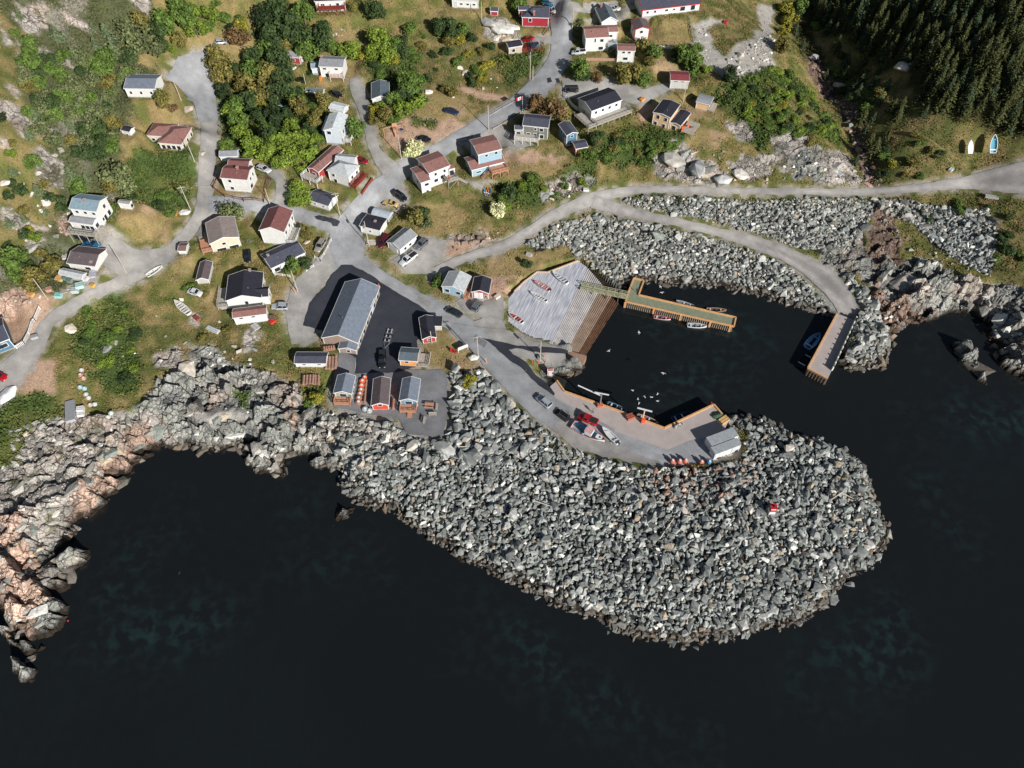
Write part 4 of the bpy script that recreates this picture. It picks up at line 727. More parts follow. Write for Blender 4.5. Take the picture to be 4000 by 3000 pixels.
r,f=Hh(54,'yellow_orange_shed','small orange yellow shed with grey roof and side deck on the asphalt lot edge','shed',*tl(1,2,[(2092,576),(2298,590),(2322,447)]),wh=66,kind='gx',rise=.7,roof='slate',wall='orange',wins=[('F',.4,.7,.9,.6)]); deck(r,f,f[2]/2-.1,f[2]/2+2.6,-f[3]/2,f[3]/2,.5,wood_grey)
r,f=Hh(55,'harbour_cottage','pale blue cottage with light grey gabled roof beside a round green tree','shed',*tl(2,1,[(342,1438),(586,1496),(657,1326)]),wh=76,kind='gy',rise=1.1,roof='pgrey',wall='skyb',wins=[('F',.22,1.2,1.1,1.),('F',.75,1.2,1.1,1.)]); deck(r,f,f[2]/2-.1,f[2]/2+1.2,-f[3]/2-.4,f[3]/2,.6,wood_tan)
Hh(56,'striped_shed','small red and white shed with black gabled roof right of the pale blue cottage','shed',*tl(2,1,[(662,1498),(858,1516),(893,1356)]),wh=66,kind='gy',rise=1.0,roof='black',wall='brick',doors=[('F',.25,1.0,1.9,white_m),('F',.55,.9,1.9,white_m)],wins=[('F',.85,1.2,.6,.6)])
Hh(57,'red_gable_shed','small red shed with black roof and tiny side roof beside the harbour road','shed',*tl(2,2,[(133,352),(292,330),(268,95)]),wh=52,kind='gy',rise=.8,roof='black',wall='brick',wins=[('F',.5,.6,.9,.5)],annex=[dict(r=tl(2,2,[(225,206),(348,208),(336,103)]),wh=50,kind='flat',rise=.1,roof='black',wall='weathered')])
Hh(58,'tiny_red_hut','tiny red and white hut with rusty brown roof on the harbour rocks','hut',*tl(2,2,[(1492,697),(1552,692),(1560,655)]),wh=46,kind='gx',rise=.4,roof='brown',wall='red',inset=.1,doors=[('F',.5,.5,1.1)])
r,f=Hh(59,'stepped_white_house','white house with brown roofs and a stepped left wing above the yellow car','house',*tl(2,1,[(207,218),(440,130),(70,60)]),side='L',wh=165,kind='gx',rise=.8,roof='brown',wins=[('F',.3,1.2,.7,.9),('F',.75,1.2,.7,.9),('F',.65,3.0,1.5,1.2),('F',.3,3.4,1.2,1.),('F',.42,5.2,.8,1.4)],
  annex=[dict(r=tl(2,1,[(120,322),(230,285),(-10,170)]),side='L',wh=130,kind='gx',rise=.7,roof='brown',wins=[('F',.6,1.2,1.2,.8),('F',.6,3.6,.7,.6),('L',.4,1.4,.7,.9)]),dict(r=tl(2,1,[(428,175),(490,160),(440,125)]),wh=120,kind='flat',roof='brown',wins=[('F',.4,1.3,1.2,1.7)])]); deck(r,f,f[2]*.15,f[2]*.62,-f[3]/2-2.8,-f[3]/2+.1,2.2,wood_grey,steps=(f[2]*.62,-f[3]/2-2.0,1,-.6,9))
Hh(60,'edge_house','blue house with white windows at the left edge behind the white picket fence','house',*tl(0,2,[(-170,455),(105,345),(-5,125)]),wh=125,kind='gx',rise=1.2,roof='dark',wall='dblue',wins=[('F',.68,1.4,1.5,1.1),('F',.8,3.4,2.,1.3),('F',.45,1.4,1.5,1.1)])
for p_, lab in ((tl(3,2,[(1045,1512),(1336,1402),(988,1422)]),'white shipping container nearer the wharf edge, rear one of the pair'),(tl(3,2,[(1085,1606),(1363,1502),(1045,1527)]),'white shipping container with a doorway, front one of the pair')):
    f = frame(*p_, 'L', wh=50); c0, rz, w, d, z, lo, gz = f; z = max(z, 4.6); root = empty('storage_container', (c0[0], c0[1], 2.2), rz); tag(root, lab, 'container', 'containers on the wharf')
    m = MB(); m.box(0, 0, (z-2.2)/2, w, d, z-2.2); m.build('body', mat('container_paint', (222,224,222), .6, .1, 1.2), root); m = MB(); m.box(0, 0, z-2.2+.04, w+.05, d+.05, .08); m.build('roof', mat('container_roof', (160,166,170), .6, .15, 1.5), root)
    m = MB(); m.box(w*.25, -d/2-.03, 1.1, 1.0, .08, 1.9); m.build('door', door_m, root); m = MB(); [m.box(x, -d/2-.04, 1.2, .07, .07, 2.2) for x in np.linspace(-w/2+.3, w/2-.3, 7)]; m.build('rib', white_m, root)
f = frame(*tl(0,2,[(705,1234),(806,1207),(800,996)]), 'R', wh=42); c0, rz, w, d, z, lo, gz = f; root = empty('storage_trailer', (c0[0], c0[1], gz), rz); tag(root, 'grey box trailer parked on the grass above the rocky cove', 'trailer')
m = MB(); m.box(0, 0, (z-gz+.4)/2, w, d, z-gz-.4); m.build('body', mat('trailer_paint', (176,180,184), .5, .08), root); m = MB(); m.box(0, 0, z-gz+.03, w+.06, d+.06, .08); m.build('roof', mat('trailer_roof', (150,152,156), .7, .1), root)
m = MB(); [m.bar((s*(w/2), y, .35), (s*(w/2+.2), y, .35), .35, n=10) for s in (-1, 1) for y in (-.4, .4)]; m.build('wheel', black_m, root)

for _, f_ in HOUSES: level(f_[0], f_[1], f_[2], f_[3], f_[6], .9, 2.2)   # second pass: a neighbour's plot must not undercut a house
# under the paving the ground is carved a little lower than the surface sheets
HP = box(H, 3); wcv = np.clip(pblur*1.8, 0, 1); H = H*(1-wcv)+np.minimum(H, HP-.14)*wcv
# mesh: fine inside, growing cells outside to the horizon
def grow(a, lim, s):
    o = []; st = 4.; v = a
    while abs(v) < lim: v += s*st; st *= 1.6; o.append(v)
    return o
ex = np.r_[np.array(grow(x0g, 3500, -1))[::-1], gx, grow(x1g, 3500, 1)]
ey = np.r_[np.array([-3000, -800, -200, -60, 0, 20, 32.]), gy, grow(y1g, 3500, 1)]
EX, EY = np.meshgrid(ex, ey); EH = Hs(EX, EY)
outm = (EX < x0g) | (EX > x1g) | (EY < y0g) | (EY > y1g)
sdo = landd(EX[outm], EY[outm]); EH[outm] = np.where(sdo > 0, np.clip(EH[outm], 1, 70), np.clip(EH[outm], -8, -1)); 
ci = np.clip(((EX-x0g)/STEP).round().astype(int), 0, len(gx)-1); cj = np.clip(((EY-y0g)/STEP).round().astype(int), 0, len(gy)-1)
EC = COL[cj, ci]
nx, ny = len(ex), len(ey); idx = np.arange(nx*ny).reshape(ny, nx)
Q = np.stack([idx[:-1, :-1], idx[:-1, 1:], idx[1:, 1:], idx[1:, :-1]], -1).reshape(-1, 4)
ground_m = vmat('ground_cover', .95, 2.2, .3, .6, .25, .45, .18, crack=1.)
me = npmesh('ground', np.stack([EX.ravel(), EY.ravel(), EH.ravel()], 1), Q, ground_m, EC.reshape(-1, 3), smooth=(Rb[cj, ci][:-1, :-1] < .5).ravel())
ra = me.attributes.new('Rock', 'FLOAT', 'POINT'); ra.data.foreach_set('value', Rb[cj, ci].ravel().astype(np.float32))
tag(link('ground', me), 'grassy and rocky hillside ground of the village down to the shore', 'ground', kind='structure')
# ---------------------------------------------------------------- water
wm = bpy.data.materials.new('sea_water'); wm.use_nodes = True; t = wm.node_tree; b = t.nodes['Principled BSDF']
b.inputs['Roughness'].default_value = .12; b.inputs['IOR'].default_value = 1.33
tc = t.nodes.new('ShaderNodeTexCoord')
def nz(scale, det, dist=0.):
    q = t.nodes.new('ShaderNodeTexNoise'); q.inputs['Scale'].default_value = scale; q.inputs['Detail'].default_value = det
    q.inputs['Distortion'].default_value = dist; t.links.new(tc.outputs['Object'], q.inputs['Vector']); return q.outputs['Fac']
def rng_(s, a, b_, c, d):
    q = t.nodes.new('ShaderNodeMapRange'); q.inputs[1].default_value = a; q.inputs[2].default_value = b_; q.inputs[3].default_value = c; q.inputs[4].default_value = d
    t.links.new(s, q.inputs[0]); return q.outputs[0]
def mul(a, b_):
    q = t.nodes.new('ShaderNodeMath'); q.operation = 'MULTIPLY'; t.links.new(a, q.inputs[0]); t.links.new(b_, q.inputs[1]); return q.outputs[0]
wf = mul(rng_(nz(.017, 3), .5, .75, 0, .8), rng_(nz(.2, 8, .2), .4, .8, .2, .9))
at = t.nodes.new('ShaderNodeAttribute'); at.attribute_name = 'Col'
mx = t.nodes.new('ShaderNodeMix'); mx.data_type = 'RGBA'; t.links.new(wf, mx.inputs[0])
mx.inputs[6].default_value = (.0105, .0126, .0134, 1); mx.inputs[7].default_value = (.012, .021, .022, 1)
mx2 = t.nodes.new('ShaderNodeMix'); mx2.data_type = 'RGBA'; mx2.blend_type = 'ADD'; 
sh = mul(at.outputs['Color'], mul(rng_(nz(.4, 12, .3), .46, .78, 0, 1), rng_(nz(.03, 2), .45, .62, .05, .9))); t.links.new(sh, mx2.inputs[0])
t.links.new(mx.outputs[2], mx2.inputs[6]); mx2.inputs[7].default_value = (.012, .038, .037, 1); t.links.new(mx2.outputs[2], b.inputs['Base Color'])
bm = t.nodes.new('ShaderNodeBump'); bm.inputs['Strength'].default_value = .25; bm.inputs['Distance'].default_value = .05
t.links.new(nz(1.6, 4), bm.inputs['Height']); t.links.new(bm.outputs['Normal'], b.inputs['Normal'])
wx = np.r_[-3600, -1500, -700, np.arange(-250, 251, 4.), 700, 1500, 3600]; wy = np.r_[-3000, -1000, -200, np.arange(0, 300, 4.), 600, 1500, 3600]
WX, WY = np.meshgrid(wx, wy); wid = np.arange(WX.size).reshape(WX.shape)
wd = landd(WX.ravel(), WY.ravel()); shal = np.clip(1-abs(wd+13)/12, 0, 1)
Q = np.stack([wid[:-1, :-1], wid[:-1, 1:], wid[1:, 1:], wid[1:, :-1]], -1).reshape(-1, 4)
me = npmesh('sea', np.stack([WX.ravel(), WY.ravel(), np.zeros(WX.size)], 1), Q, wm, np.repeat(shal[:, None], 3, 1), smooth=True)
tag(link('sea', me), 'near-black calm sea water with faint teal shallows', 'water', kind='structure')
# ---------------------------------------------------------------- road surfaces
def roadmat(name, rgb, var, streak=0., gain=GAIN, bump=.3):
    m = mat(name, rgb, .9, var, .35, gain=gain); t = m.node_tree; b = t.nodes['Principled BSDF']
    src = b.inputs['Base Color'].links[0].from_socket; tc = t.nodes.new('ShaderNodeTexCoord')
    q = t.nodes.new('ShaderNodeTexNoise'); q.inputs['Scale'].default_value = 5; q.inputs['Detail'].default_value = 6; q.inputs['Roughness'].default_value = .8
    t.links.new(tc.outputs['Object'], q.inputs['Vector'])
    r = t.nodes.new('ShaderNodeMapRange'); r.inputs[1].default_value = .3; r.inputs[2].default_value = .7; r.inputs[3].default_value = .74; r.inputs[4].default_value = 1.26
    t.links.new(q.outputs['Fac'], r.inputs[0])
    mx = t.nodes.new('ShaderNodeMix'); mx.data_type = 'RGBA'; mx.blend_type = 'MULTIPLY'; mx.inputs[0].default_value = 1
    t.links.new(src, mx.inputs[6]); t.links.new(r.outputs[0], mx.inputs[7])
    at = t.nodes.new('ShaderNodeAttribute'); at.attribute_name = 'Col'
    mx2 = t.nodes.new('ShaderNodeMix'); mx2.data_type = 'RGBA'; mx2.blend_type = 'MULTIPLY'; mx2.inputs[0].default_value = 1
    t.links.new(mx.outputs[2], mx2.inputs[6]); t.links.new(at.outputs['Color'], mx2.inputs[7])
    q3 = t.nodes.new('ShaderNodeTexNoise'); q3.inputs['Scale'].default_value = .16; q3.inputs['Detail'].default_value = 7; q3.inputs['Roughness'].default_value = .7; t.links.new(tc.outputs['Object'], q3.inputs['Vector'])
    r3 = t.nodes.new('ShaderNodeMapRange'); r3.inputs[1].default_value = .35; r3.inputs[2].default_value = .65; r3.inputs[3].default_value = .82; r3.inputs[4].default_value = 1.14; t.links.new(q3.outputs['Fac'], r3.inputs[0])
    mx3 = t.nodes.new('ShaderNodeMix'); mx3.data_type = 'RGBA'; mx3.blend_type = 'MULTIPLY'; mx3.inputs[0].default_value = 1; t.links.new(mx2.outputs[2], mx3.inputs[6]); t.links.new(r3.outputs[0], mx3.inputs[7]); t.links.new(mx3.outputs[2], b.inputs['Base Color'])
    bm = t.nodes.new('ShaderNodeBump'); bm.inputs['Strength'].default_value = bump; bm.inputs['Distance'].default_value = .05
    t.links.new(q.outputs['Fac'], bm.inputs['Height']); t.links.new(bm.outputs['Normal'], b.inputs['Normal'])
    return m
RM = dict(gravel=roadmat('grey_gravel', (140,137,133), .16), asphalt=roadmat('worn_asphalt', (136,137,139), .14), track=roadmat('pale_track_gravel', (150,146,142), .14),
          darkgravel=roadmat('blue_grey_gravel', (112,112,114), .12), newasphalt=roadmat('fresh_asphalt', (48,50,58), .08))
def patch(name, w, m, dz, label=None, jit=.22, track=False):
    P = []
    n_ = len(w)
    for i in range(n_):
        a = w[i][:2]; b_ = w[(i+1) % n_][:2]; L = np.hypot(*(b_-a)); k = max(1, int(L/.8))
        for s in range(k): P.append(a+(b_-a)*s/k)
    P = np.array(P)
    P = P+np.stack([fbm(P[:, 0]/2.2, P[:, 1]/2.2, 4, 51)-.5, fbm(P[:, 0]/2.2+40, P[:, 1]/2.2, 4, 53)-.5], 1)*jit*3.6
    xs = np.arange(P[:, 0].min(), P[:, 0].max(), 1.4); ys = np.arange(P[:, 1].min(), P[:, 1].max(), 1.4)
    a, b_ = np.meshgrid(xs, ys); a = a.ravel(); b_ = b_.ravel(); ins = inpoly(a, b_, P); a = a[ins]; b_ = b_[ins]
    d = distseg(a, b_, P); a = a[d > .5]; b_ = b_[d > .5]
    pts = [Vector(p) for p in P]+[Vector(p) for p in zip(a, b_)]
    vo, eo, fo, *_ = delaunay_2d_cdt(pts, [], [list(range(len(P)))], 1, 1e-4)
    V = np.array([(p.x, p.y) for p in vo]); z = Hs(V[:, 0], V[:, 1], HP)+dz
    f = np.array([q for q in fo if len(q) == 3])
    dd = distseg(V[:, 0], V[:, 1], P)
    e = .86+.14*np.clip(dd/1.0, 0, 1)
    if track: e = .8+.3*np.exp(-((dd-1.3)/.6)**2)-.12*np.clip((dd-2)/1, 0, 1)
    e = e*(.94+.12*fbm(V[:, 0]/4, V[:, 1]/4, 3, 61))
    me = npmesh(name, np.c_[V, z], f, m, np.repeat(e[:, None], 3, 1), smooth=True)
    o = link(name, me); tag(o, label or 'grey surface', name.replace('_', ' '), kind='structure'); return o
plabels = {'gravel_road': 'narrow grey road winding along the left side of the village', 'cul_de_sac': 'grey asphalt turning circle at the top left road end', 'main_road': 'worn grey asphalt road running from the hill down to the wharf',
 'link_road': 'side road crossing from the left road to the main junction', 'lane': 'gravel lane climbing between the gardens', 'gravel_yard': 'pale gravel yard beside the big grey-roofed shed', 'driveway': 'pale gravel driveway',
 'parking_spot': 'gravel parking spot for the yellow car', 'parking_yard': 'gravel yard beside the white garage', 'side_street': 'gravel side street at the top of the village', 'gravel_track': 'pale gravel track running above the rock slope to the right edge',
 'harbour_track': 'grey gravel track curving down to the outer pier', 'shed_yard': 'blue grey gravel yard under the fishing sheds', 'asphalt_lot': 'black fresh asphalt lot around the big shed', 'road_repair': 'small worn repair strip in the road', 'asphalt_patch': 'black asphalt repair patch on the road',
 'slip_apron': 'gravel apron beside the boat slipway', 'verge_gravel': 'gravel verge between road and slipway', 'roadside_gravel': 'gravel shoulder between road and boulder slope'}
for (nm, mk, pl, dz), w in zip(PAV, pavW):
    w = G2W(pl)
    patch(nm, w, RM[mk], dz, plabels[nm], track=(mk == 'track'))

H = np.where(pm & (GX > -1e9), HP+.05, H)   # things stand on the paving
# ================================================================ ROCKS
from mathutils import noise as mnoise
import bmesh
def hull_rock(seed, npts=11, flat=.72):
    r = np.random.default_rng(seed)
    if npts > 20:
        p = r.normal(size=(npts, 3)); p /= np.linalg.norm(p, axis=1)[:, None]; p *= r.uniform(.7, 1.08, (npts, 1))*.55*np.array([1, .8, flat])
    else:   # a split block: a skewed box with knocked-off corners
        p = np.array([(x, y, z) for x in (-1, 1) for y in (-1, 1) for z in (-1, 1)], float)
        p += r.uniform(-.42, .42, p.shape); p[p[:, 2] > 0, :2] *= r.uniform(.45, .95, (4, 1)) if (p[:, 2] > 0).sum() == 4 else .75
        cut = r.integers(0, 8, 2); p = np.concatenate([np.delete(p, cut, 0)]+[p[c]*np.array([.35, 1, 1])[None] for c in cut]+[p[c]*np.array([1, .35, .8])[None] for c in cut])
        p *= np.array([1, r.uniform(.55, .85), flat*r.uniform(.6, 1.0)])*.43
    bm = bmesh.new()
    for q in p: bm.verts.new(q)
    bmesh.ops.convex_hull(bm, input=bm.verts[:])
    bmesh.ops.delete(bm, geom=[v for v in bm.verts if not v.link_faces], context='VERTS')
    bmesh.ops.triangulate(bm, faces=bm.faces[:]); bm.verts.index_update()
    V = np.array([v.co[:] for v in bm.verts]); Fc = np.array([[v.index for v in f.verts] for f in bm.faces]); bm.free()
    return V, Fc
ROCKV = [hull_rock(100+i) for i in range(14)]; BIGV = [hull_rock(200+i, 46, .8) for i in range(6)]
rock_m = vmat('boulder_stone', .9, 2.2, .4, .3, .1, .9, .2)
def rockcol(n_, kind='grey'):
    base_ = {'grey': (146,149,145), 'north': (149,150,145), 'shore': (152,149,142), 'pink': (168,144,129), 'pale': (200,195,185), 'red': (136,114,102)}[kind]
    c = np.tile(alb(base_, GAIN), (n_, 1))*rng.uniform(.3, 1.15, (n_, 1))
    w = rng.random(n_); tan = alb((172,158,138), GAIN); grn = alb((120,125,119), GAIN); wh = alb((200,199,192), GAIN*.9)
    c[w < .05] = tan*rng.uniform(.6, 1.0, ((w < .05).sum(), 1)); c[(w > .07) & (w < .2)] = grn; c[(w > .2) & (w < .26)] = wh
    return np.clip(c, 0, .8)
def scatter(poly, sp, jitter=.9):
    p = np.asarray(poly); xs = np.arange(p[:, 0].min(), p[:, 0].max(), sp); ys = np.arange(p[:, 1].min(), p[:, 1].max(), sp*.87)
    a, b_ = np.meshgrid(xs, ys); a[1::2] += sp/2
    a = (a+rng.uniform(-.5, .5, a.shape)*sp*jitter).ravel(); b_ = (b_+rng.uniform(-.5, .5, b_.shape)*sp*jitter).ravel()
    m = inpoly(a, b_, p); return a[m], b_[m]
PB = lambda x, y: Hs(x, y, pblur)
def gw(l): return G2W(l)[:, :2]
RIP = [ # polygon, spacing, size, colour, keep
 (ov([(960,805),(1040,800),(1110,850),(1170,900),(1190,940),(1100,1000),(960,990),(965,900)]), 1.2, 1.62, 'grey', 1),
 (ov([(950,935),(1100,990),(1185,925),(1290,985),(1440,1012),(1530,1012),(1600,990),(1612,930),(1570,895),(1640,900),(1720,925),(1800,955),(1850,985),(1900,1090),(1935,1160),(1900,1230),(1820,1300),(1720,1355),(1600,1385),(1470,1405),(1330,1370),(1210,1320),(1050,1240),(960,1190),(860,1120),(780,1100),(730,1050),(700,1000),(800,960),(870,945)]), .93, 1.02, 'grey', 1),
 (ov([(1210,480),(1290,462),(1400,480),(1500,503),(1600,530),(1690,568),(1770,630),(1806,690),(1760,680),(1640,648),(1480,625),(1400,618),(1345,632),(1300,595),(1240,560),(1225,520)]), .84, .98, 'north', 1),
 (ov([(1140,535),(1130,520),(1220,482),(1240,500),(1230,530)]), .85, 1.0, 'north', .9),
 (ov([(1350,432),(1400,422),(1700,432),(1890,434),(1880,470),(1850,530),(1740,540),(1640,520),(1540,480),(1420,462),(1350,446)]), .74, .84, 'north', 1),
 (ov([(1880,430),(1960,430),(2000,450),(2010,500),(1960,480),(1900,450)]), .9, 1.1, 'shore', .9),
 (ov([(1950,440),(2000,440),(2130,455),(2158,500),(2138,598),(2060,558),(1960,472)]), .8, 1.0, 'grey', .95),
 (ov([(1800,600),(1830,592),(1870,640),(1905,700),(1935,740),(1925,805),(1870,812),(1822,806),(1850,700),(1862,660)]), 1.05, 1.4, 'north', 1),
 (ov([(1900,680),(1960,660),(2020,680),(1980,705),(1930,720)]), .95, 1.2, 'red', .9),
]
RK = []
for pl, sp, sz, kd, keep in RIP:
    w = gw(pl)
    for layer in range(2):
        a, b_ = scatter(w, sp*(1 if layer == 0 else 1.35))
        m = (PB(a, b_) < .16) & (rng.random(len(a)) < keep) & (Hs(a, b_, SD) > -1.6)
        for nf, z in flat[:1]: m &= ~inpoly(a, b_, nf)
        m &= ~inpoly(a, b_, slipW) & ~inpoly(a, b_, W0)
        a = a[m]; b_ = b_[m]; n_ = len(a)
        s = sz*np.exp(rng.normal(0, .36, n_))*(1 if layer == 0 else .8); c = rockcol(n_, kd); z = Hs(a, b_)+s*(.12 if layer == 0 else .42)
        RK.append((a, b_, z, s, c))
# loose stones on the bedrock shore and in the gullies
LOOSE = [(ov([(330,830),(480,800),(640,850),(720,890),(950,940),(950,1010),(760,1060),(640,1040),(480,975),(300,1010),(230,1090),(60,1260),(0,1300),(0,1010),(60,930),(140,900),(260,910)]), 1.4, .55, 'shore', .28),
 (ov([(380,960),(480,950),(620,960),(640,1030),(560,1030),(480,985),(380,975)]), 1.2, 1.3, 'shore', .85), (ov([(20,930),(130,895),(140,960),(60,1010),(20,1000)]), .9, .9, 'shore', .6),
 (ov([(170,960),(240,920),(300,900),(330,960),(200,1010)]), 1.3, 1.2, 'shore', .5), (ov([(640,920),(730,890),(950,950),(940,1010),(800,1020),(720,1010)]), 1.0, .95, 'shore', .7),
 (ov([(1400,340),(1500,320),(1700,330),(1850,350),(1860,400),(1600,402),(1420,395)]), 2.4, .8, 'pale', .5), (ov([(960,515),(1080,500),(1090,520),(960,560)]), 1.2, .9, 'pink', .5),
 (ov([(1740,120),(1770,130),(1840,230),(1890,340),(1905,400),(1870,400),(1840,300),(1780,200)]), 1.5, 1.1, 'red', .8), (ov([(1570,130),(1670,80),(1665,150),(1600,185),(1550,165)]), 1.3, .6, 'pale', .6), (ov([(1500,60),(1530,60),(1540,150),(1500,130)]), 1.2, .6, 'pale', .5),
 (ov([(1890,440),(2010,470),(2060,560),(2150,620),(2212,650),(2212,800),(2120,740),(2040,680),(1920,690),(1890,600)]), 1.6, .8, 'shore', .35),
 (ov([(1180,405),(1290,385),(1250,420),(1190,445)]), 1.2, .7, 'pale', .5), (ov([(90,300),(150,300),(160,480),(60,600),(20,560),(0,450)]), 2.2, 1.1, 'pale', .35), (ov([(0,633),(95,640),(90,655),(0,655)]), .9, .7, 'pink', .7),
 (ov([(440,760),(560,720),(600,780),(500,830),(440,820)]), 2.2, .9, 'pale', .3), (ov([(160,700),(420,640),(560,720),(480,780),(300,800),(180,800)]), 5, .8, 'pale', .4), (ov([(890,100),(1100,120),(1080,200),(920,230)]), 6, .8, 'pale', .5),
 (ov([(120,460),(150,460),(150,510),(110,500)]), 1., .8, 'pink', .6), (ov([(690,60),(740,60),(750,80),(710,85)]), 1.1, .5, 'pale', .7), (ov([(2120,620),(2212,640),(2212,760),(2150,760)]), 1.6, 1.3, 'shore', .5)]
for pl, sp, sz, kd, keep in LOOSE:
    w = gw(pl); a, b_ = scatter(w, sp); m = (PB(a, b_) < .1) & (rng.random(len(a)) < keep) & (Hs(a, b_, SD) > -.8); a = a[m]; b_ = b_[m]; n_ = len(a)
    s = sz*np.exp(rng.normal(0, .4, n_)); RK.append((a, b_, Hs(a, b_)+s*.16, s, rockcol(n_, kd)))
SL0 = []
for pl, sp, sz, kd, keep in [(ov([(300,900),(360,850),(480,800),(640,860),(760,890),(960,945),(950,1010),(800,1010),(700,1040),(620,1040),(560,1030),(480,980),(330,985),(300,1015),(240,1080),(170,1140),(150,1250),(80,1420),(40,1470),(0,1350),(0,1010),(100,960)]), 2.7, 2.3, 'shore', .42),
   (ov([(240,920),(340,930),(320,1000),(250,1070),(165,1140),(120,1200),(60,1200),(0,1180),(0,1100),(150,1020)]), 3.2, 2.8, 'pink', .35), (ov([(1890,600),(2000,600),(2120,640),(2212,700),(2250,900),(2140,780),(2100,700),(1990,690),(1910,680)]), 2.8, 2.4, 'shore', .4), (ov([(2050,742),(2100,748),(2128,820),(2095,800)]), 2.4, 3.2, 'shore', .9),
   (ov([(1410,340),(1500,315),(1590,370),(1570,400),(1430,390)]), 4.0, 3.6, 'north', .5), (ov([(1670,300),(1780,330),(1840,390),(1720,390)]), 4.0, 3.4, 'shore', .45), (ov([(1225,770),(1262,780),(1255,805),(1215,815)]), 2.2, 3.0, 'shore', .9), (ov([(1045,52),(1125,75),(1120,95),(1060,90)]), 2.6, 3.0, 'pale', .8)]:
    w = gw(pl); a, b_ = scatter(w, sp); m = (PB(a, b_) < .1) & (rng.random(len(a)) < keep) & (Hs(a, b_, SD) > -.4); a = a[m]; b_ = b_[m]; n_ = len(a)
    s = sz*np.exp(rng.normal(0, .3, n_)); SL0.append(len(RK)); RK.append((a, b_, Hs(a, b_)-s*.12, s, rockcol(n_, kd)*.92))
RX, RY, RZ, RS = [np.concatenate([r[i] for r in RK]) for i in range(4)]; RC = np.concatenate([r[4] for r in RK]); SLAB = np.concatenate([np.full(len(r[0]), i in SL0) for i, r in enumerate(RK)])
wetr = np.clip((1.75-RZ+rng.normal(0, .25, len(RZ)))/.9, 0, 1)[:, None]
RC = RC*(1-wetr)+(RC*.35+np.array([.05, .032, .02]))*wetr
# rust-stained boulders near the middle of the breakwater
rust = gw(ov([(1400,1010),(1560,985),(1660,1000),(1600,1060),(1500,1100),(1380,1080)])); m = inpoly(RX, RY, rust) & (rng.random(len(RX)) < .28); RC[m] = RC[m]*.55+alb((168,116,84), GAIN)*.45
def onscreen(x, y):
    u = y*math.sin(TH)+HC*math.cos(TH); sx_ = x/u*F+2000; vv = (y*math.cos(TH)-HC*math.sin(TH))/u*F
    return (sx_ > 0) & (sx_ < 4000) & (1500-vv > 0) & (1500-vv < 3000)
vis = onscreen(RX, RY) & inpoly(RX, RY, gw(RIP[1][0])) | inpoly(RX, RY, gw(RIP[0][0])) ; key = np.where(vis & ~SLAB, RS*pscale(RY), 0); order = np.argsort(-key); big = order[:290]; rest = order[290:]
var_me = []
for i, (V, Fc) in enumerate(ROCKV):
    for j, cname in enumerate(((150,150,147), (112,115,113), (166,160,150))):
        c = np.tile(alb(cname, GAIN), (len(V), 1)); var_me.append((npmesh('boulder', V, Fc, rock_m, c), c[0]))
VC = np.array([c for _, c in var_me])
for k in big:
    q = (((VC-RC[k])**2).sum(1)+rng.random(len(VC))*.03).argmin()
    o = link('boulder', var_me[q][0], None, (RX[k], RY[k], RZ[k])); o.rotation_euler = tuple(rng.uniform(-.4, .4, 2))+(rng.uniform(0, 6.28),); o.scale = (RS[k],)*3
    tag(o, 'large angular grey boulder among the thousands heaped on the rock slopes', 'boulder', 'largest boulders of the rock slopes')
VV = []; FF = []; CC = []; nv = 0
for i, (V, Fc) in enumerate(ROCKV):
    ks = rest[i::len(ROCKV)]; n_ = len(ks); a = rng.uniform(0, 6.28, n_); t1 = rng.uniform(-.75, .75, n_)*np.where(SLAB[ks], .35, 1); a = np.where(SLAB[ks], .62+rng.normal(0, .25, n_)+(rng.random(n_) < .25)*1.57, a); P = V[None]*RS[ks][:, None, None]*np.stack([np.where(SLAB[ks], rng.uniform(1., 1.7, n_), rng.uniform(.8, 1.35, n_)), np.ones(n_), np.where(SLAB[ks], rng.uniform(.5, .9, n_), rng.uniform(.8, 1.25, n_))], 1)[:, None]
    y_ = P[..., 1]*np.cos(t1)[:, None]-P[..., 2]*np.sin(t1)[:, None]; z_ = P[..., 1]*np.sin(t1)[:, None]+P[..., 2]*np.cos(t1)[:, None]
    x_ = P[..., 0]*np.cos(a)[:, None]-y_*np.sin(a)[:, None]; y2 = P[..., 0]*np.sin(a)[:, None]+y_*np.cos(a)[:, None]
    VV.append(np.stack([x_+RX[ks][:, None], y2+RY[ks][:, None], z_+RZ[ks][:, None]], -1).reshape(-1, 3))
    FF.append((Fc[None]+(np.arange(n_)*len(V))[:, None, None]+nv).reshape(-1, 3)); CC.append(np.repeat(RC[ks], len(V), 0)); nv += n_*len(V)
print('rocks', len(RX))
o = link('boulder_field', npmesh('boulder_field', np.concatenate(VV), np.concatenate(FF), rock_m, np.concatenate(CC)))
tag(o, 'heaped grey broken boulders covering the breakwater and the harbour slopes', 'boulders', kind='stuff')
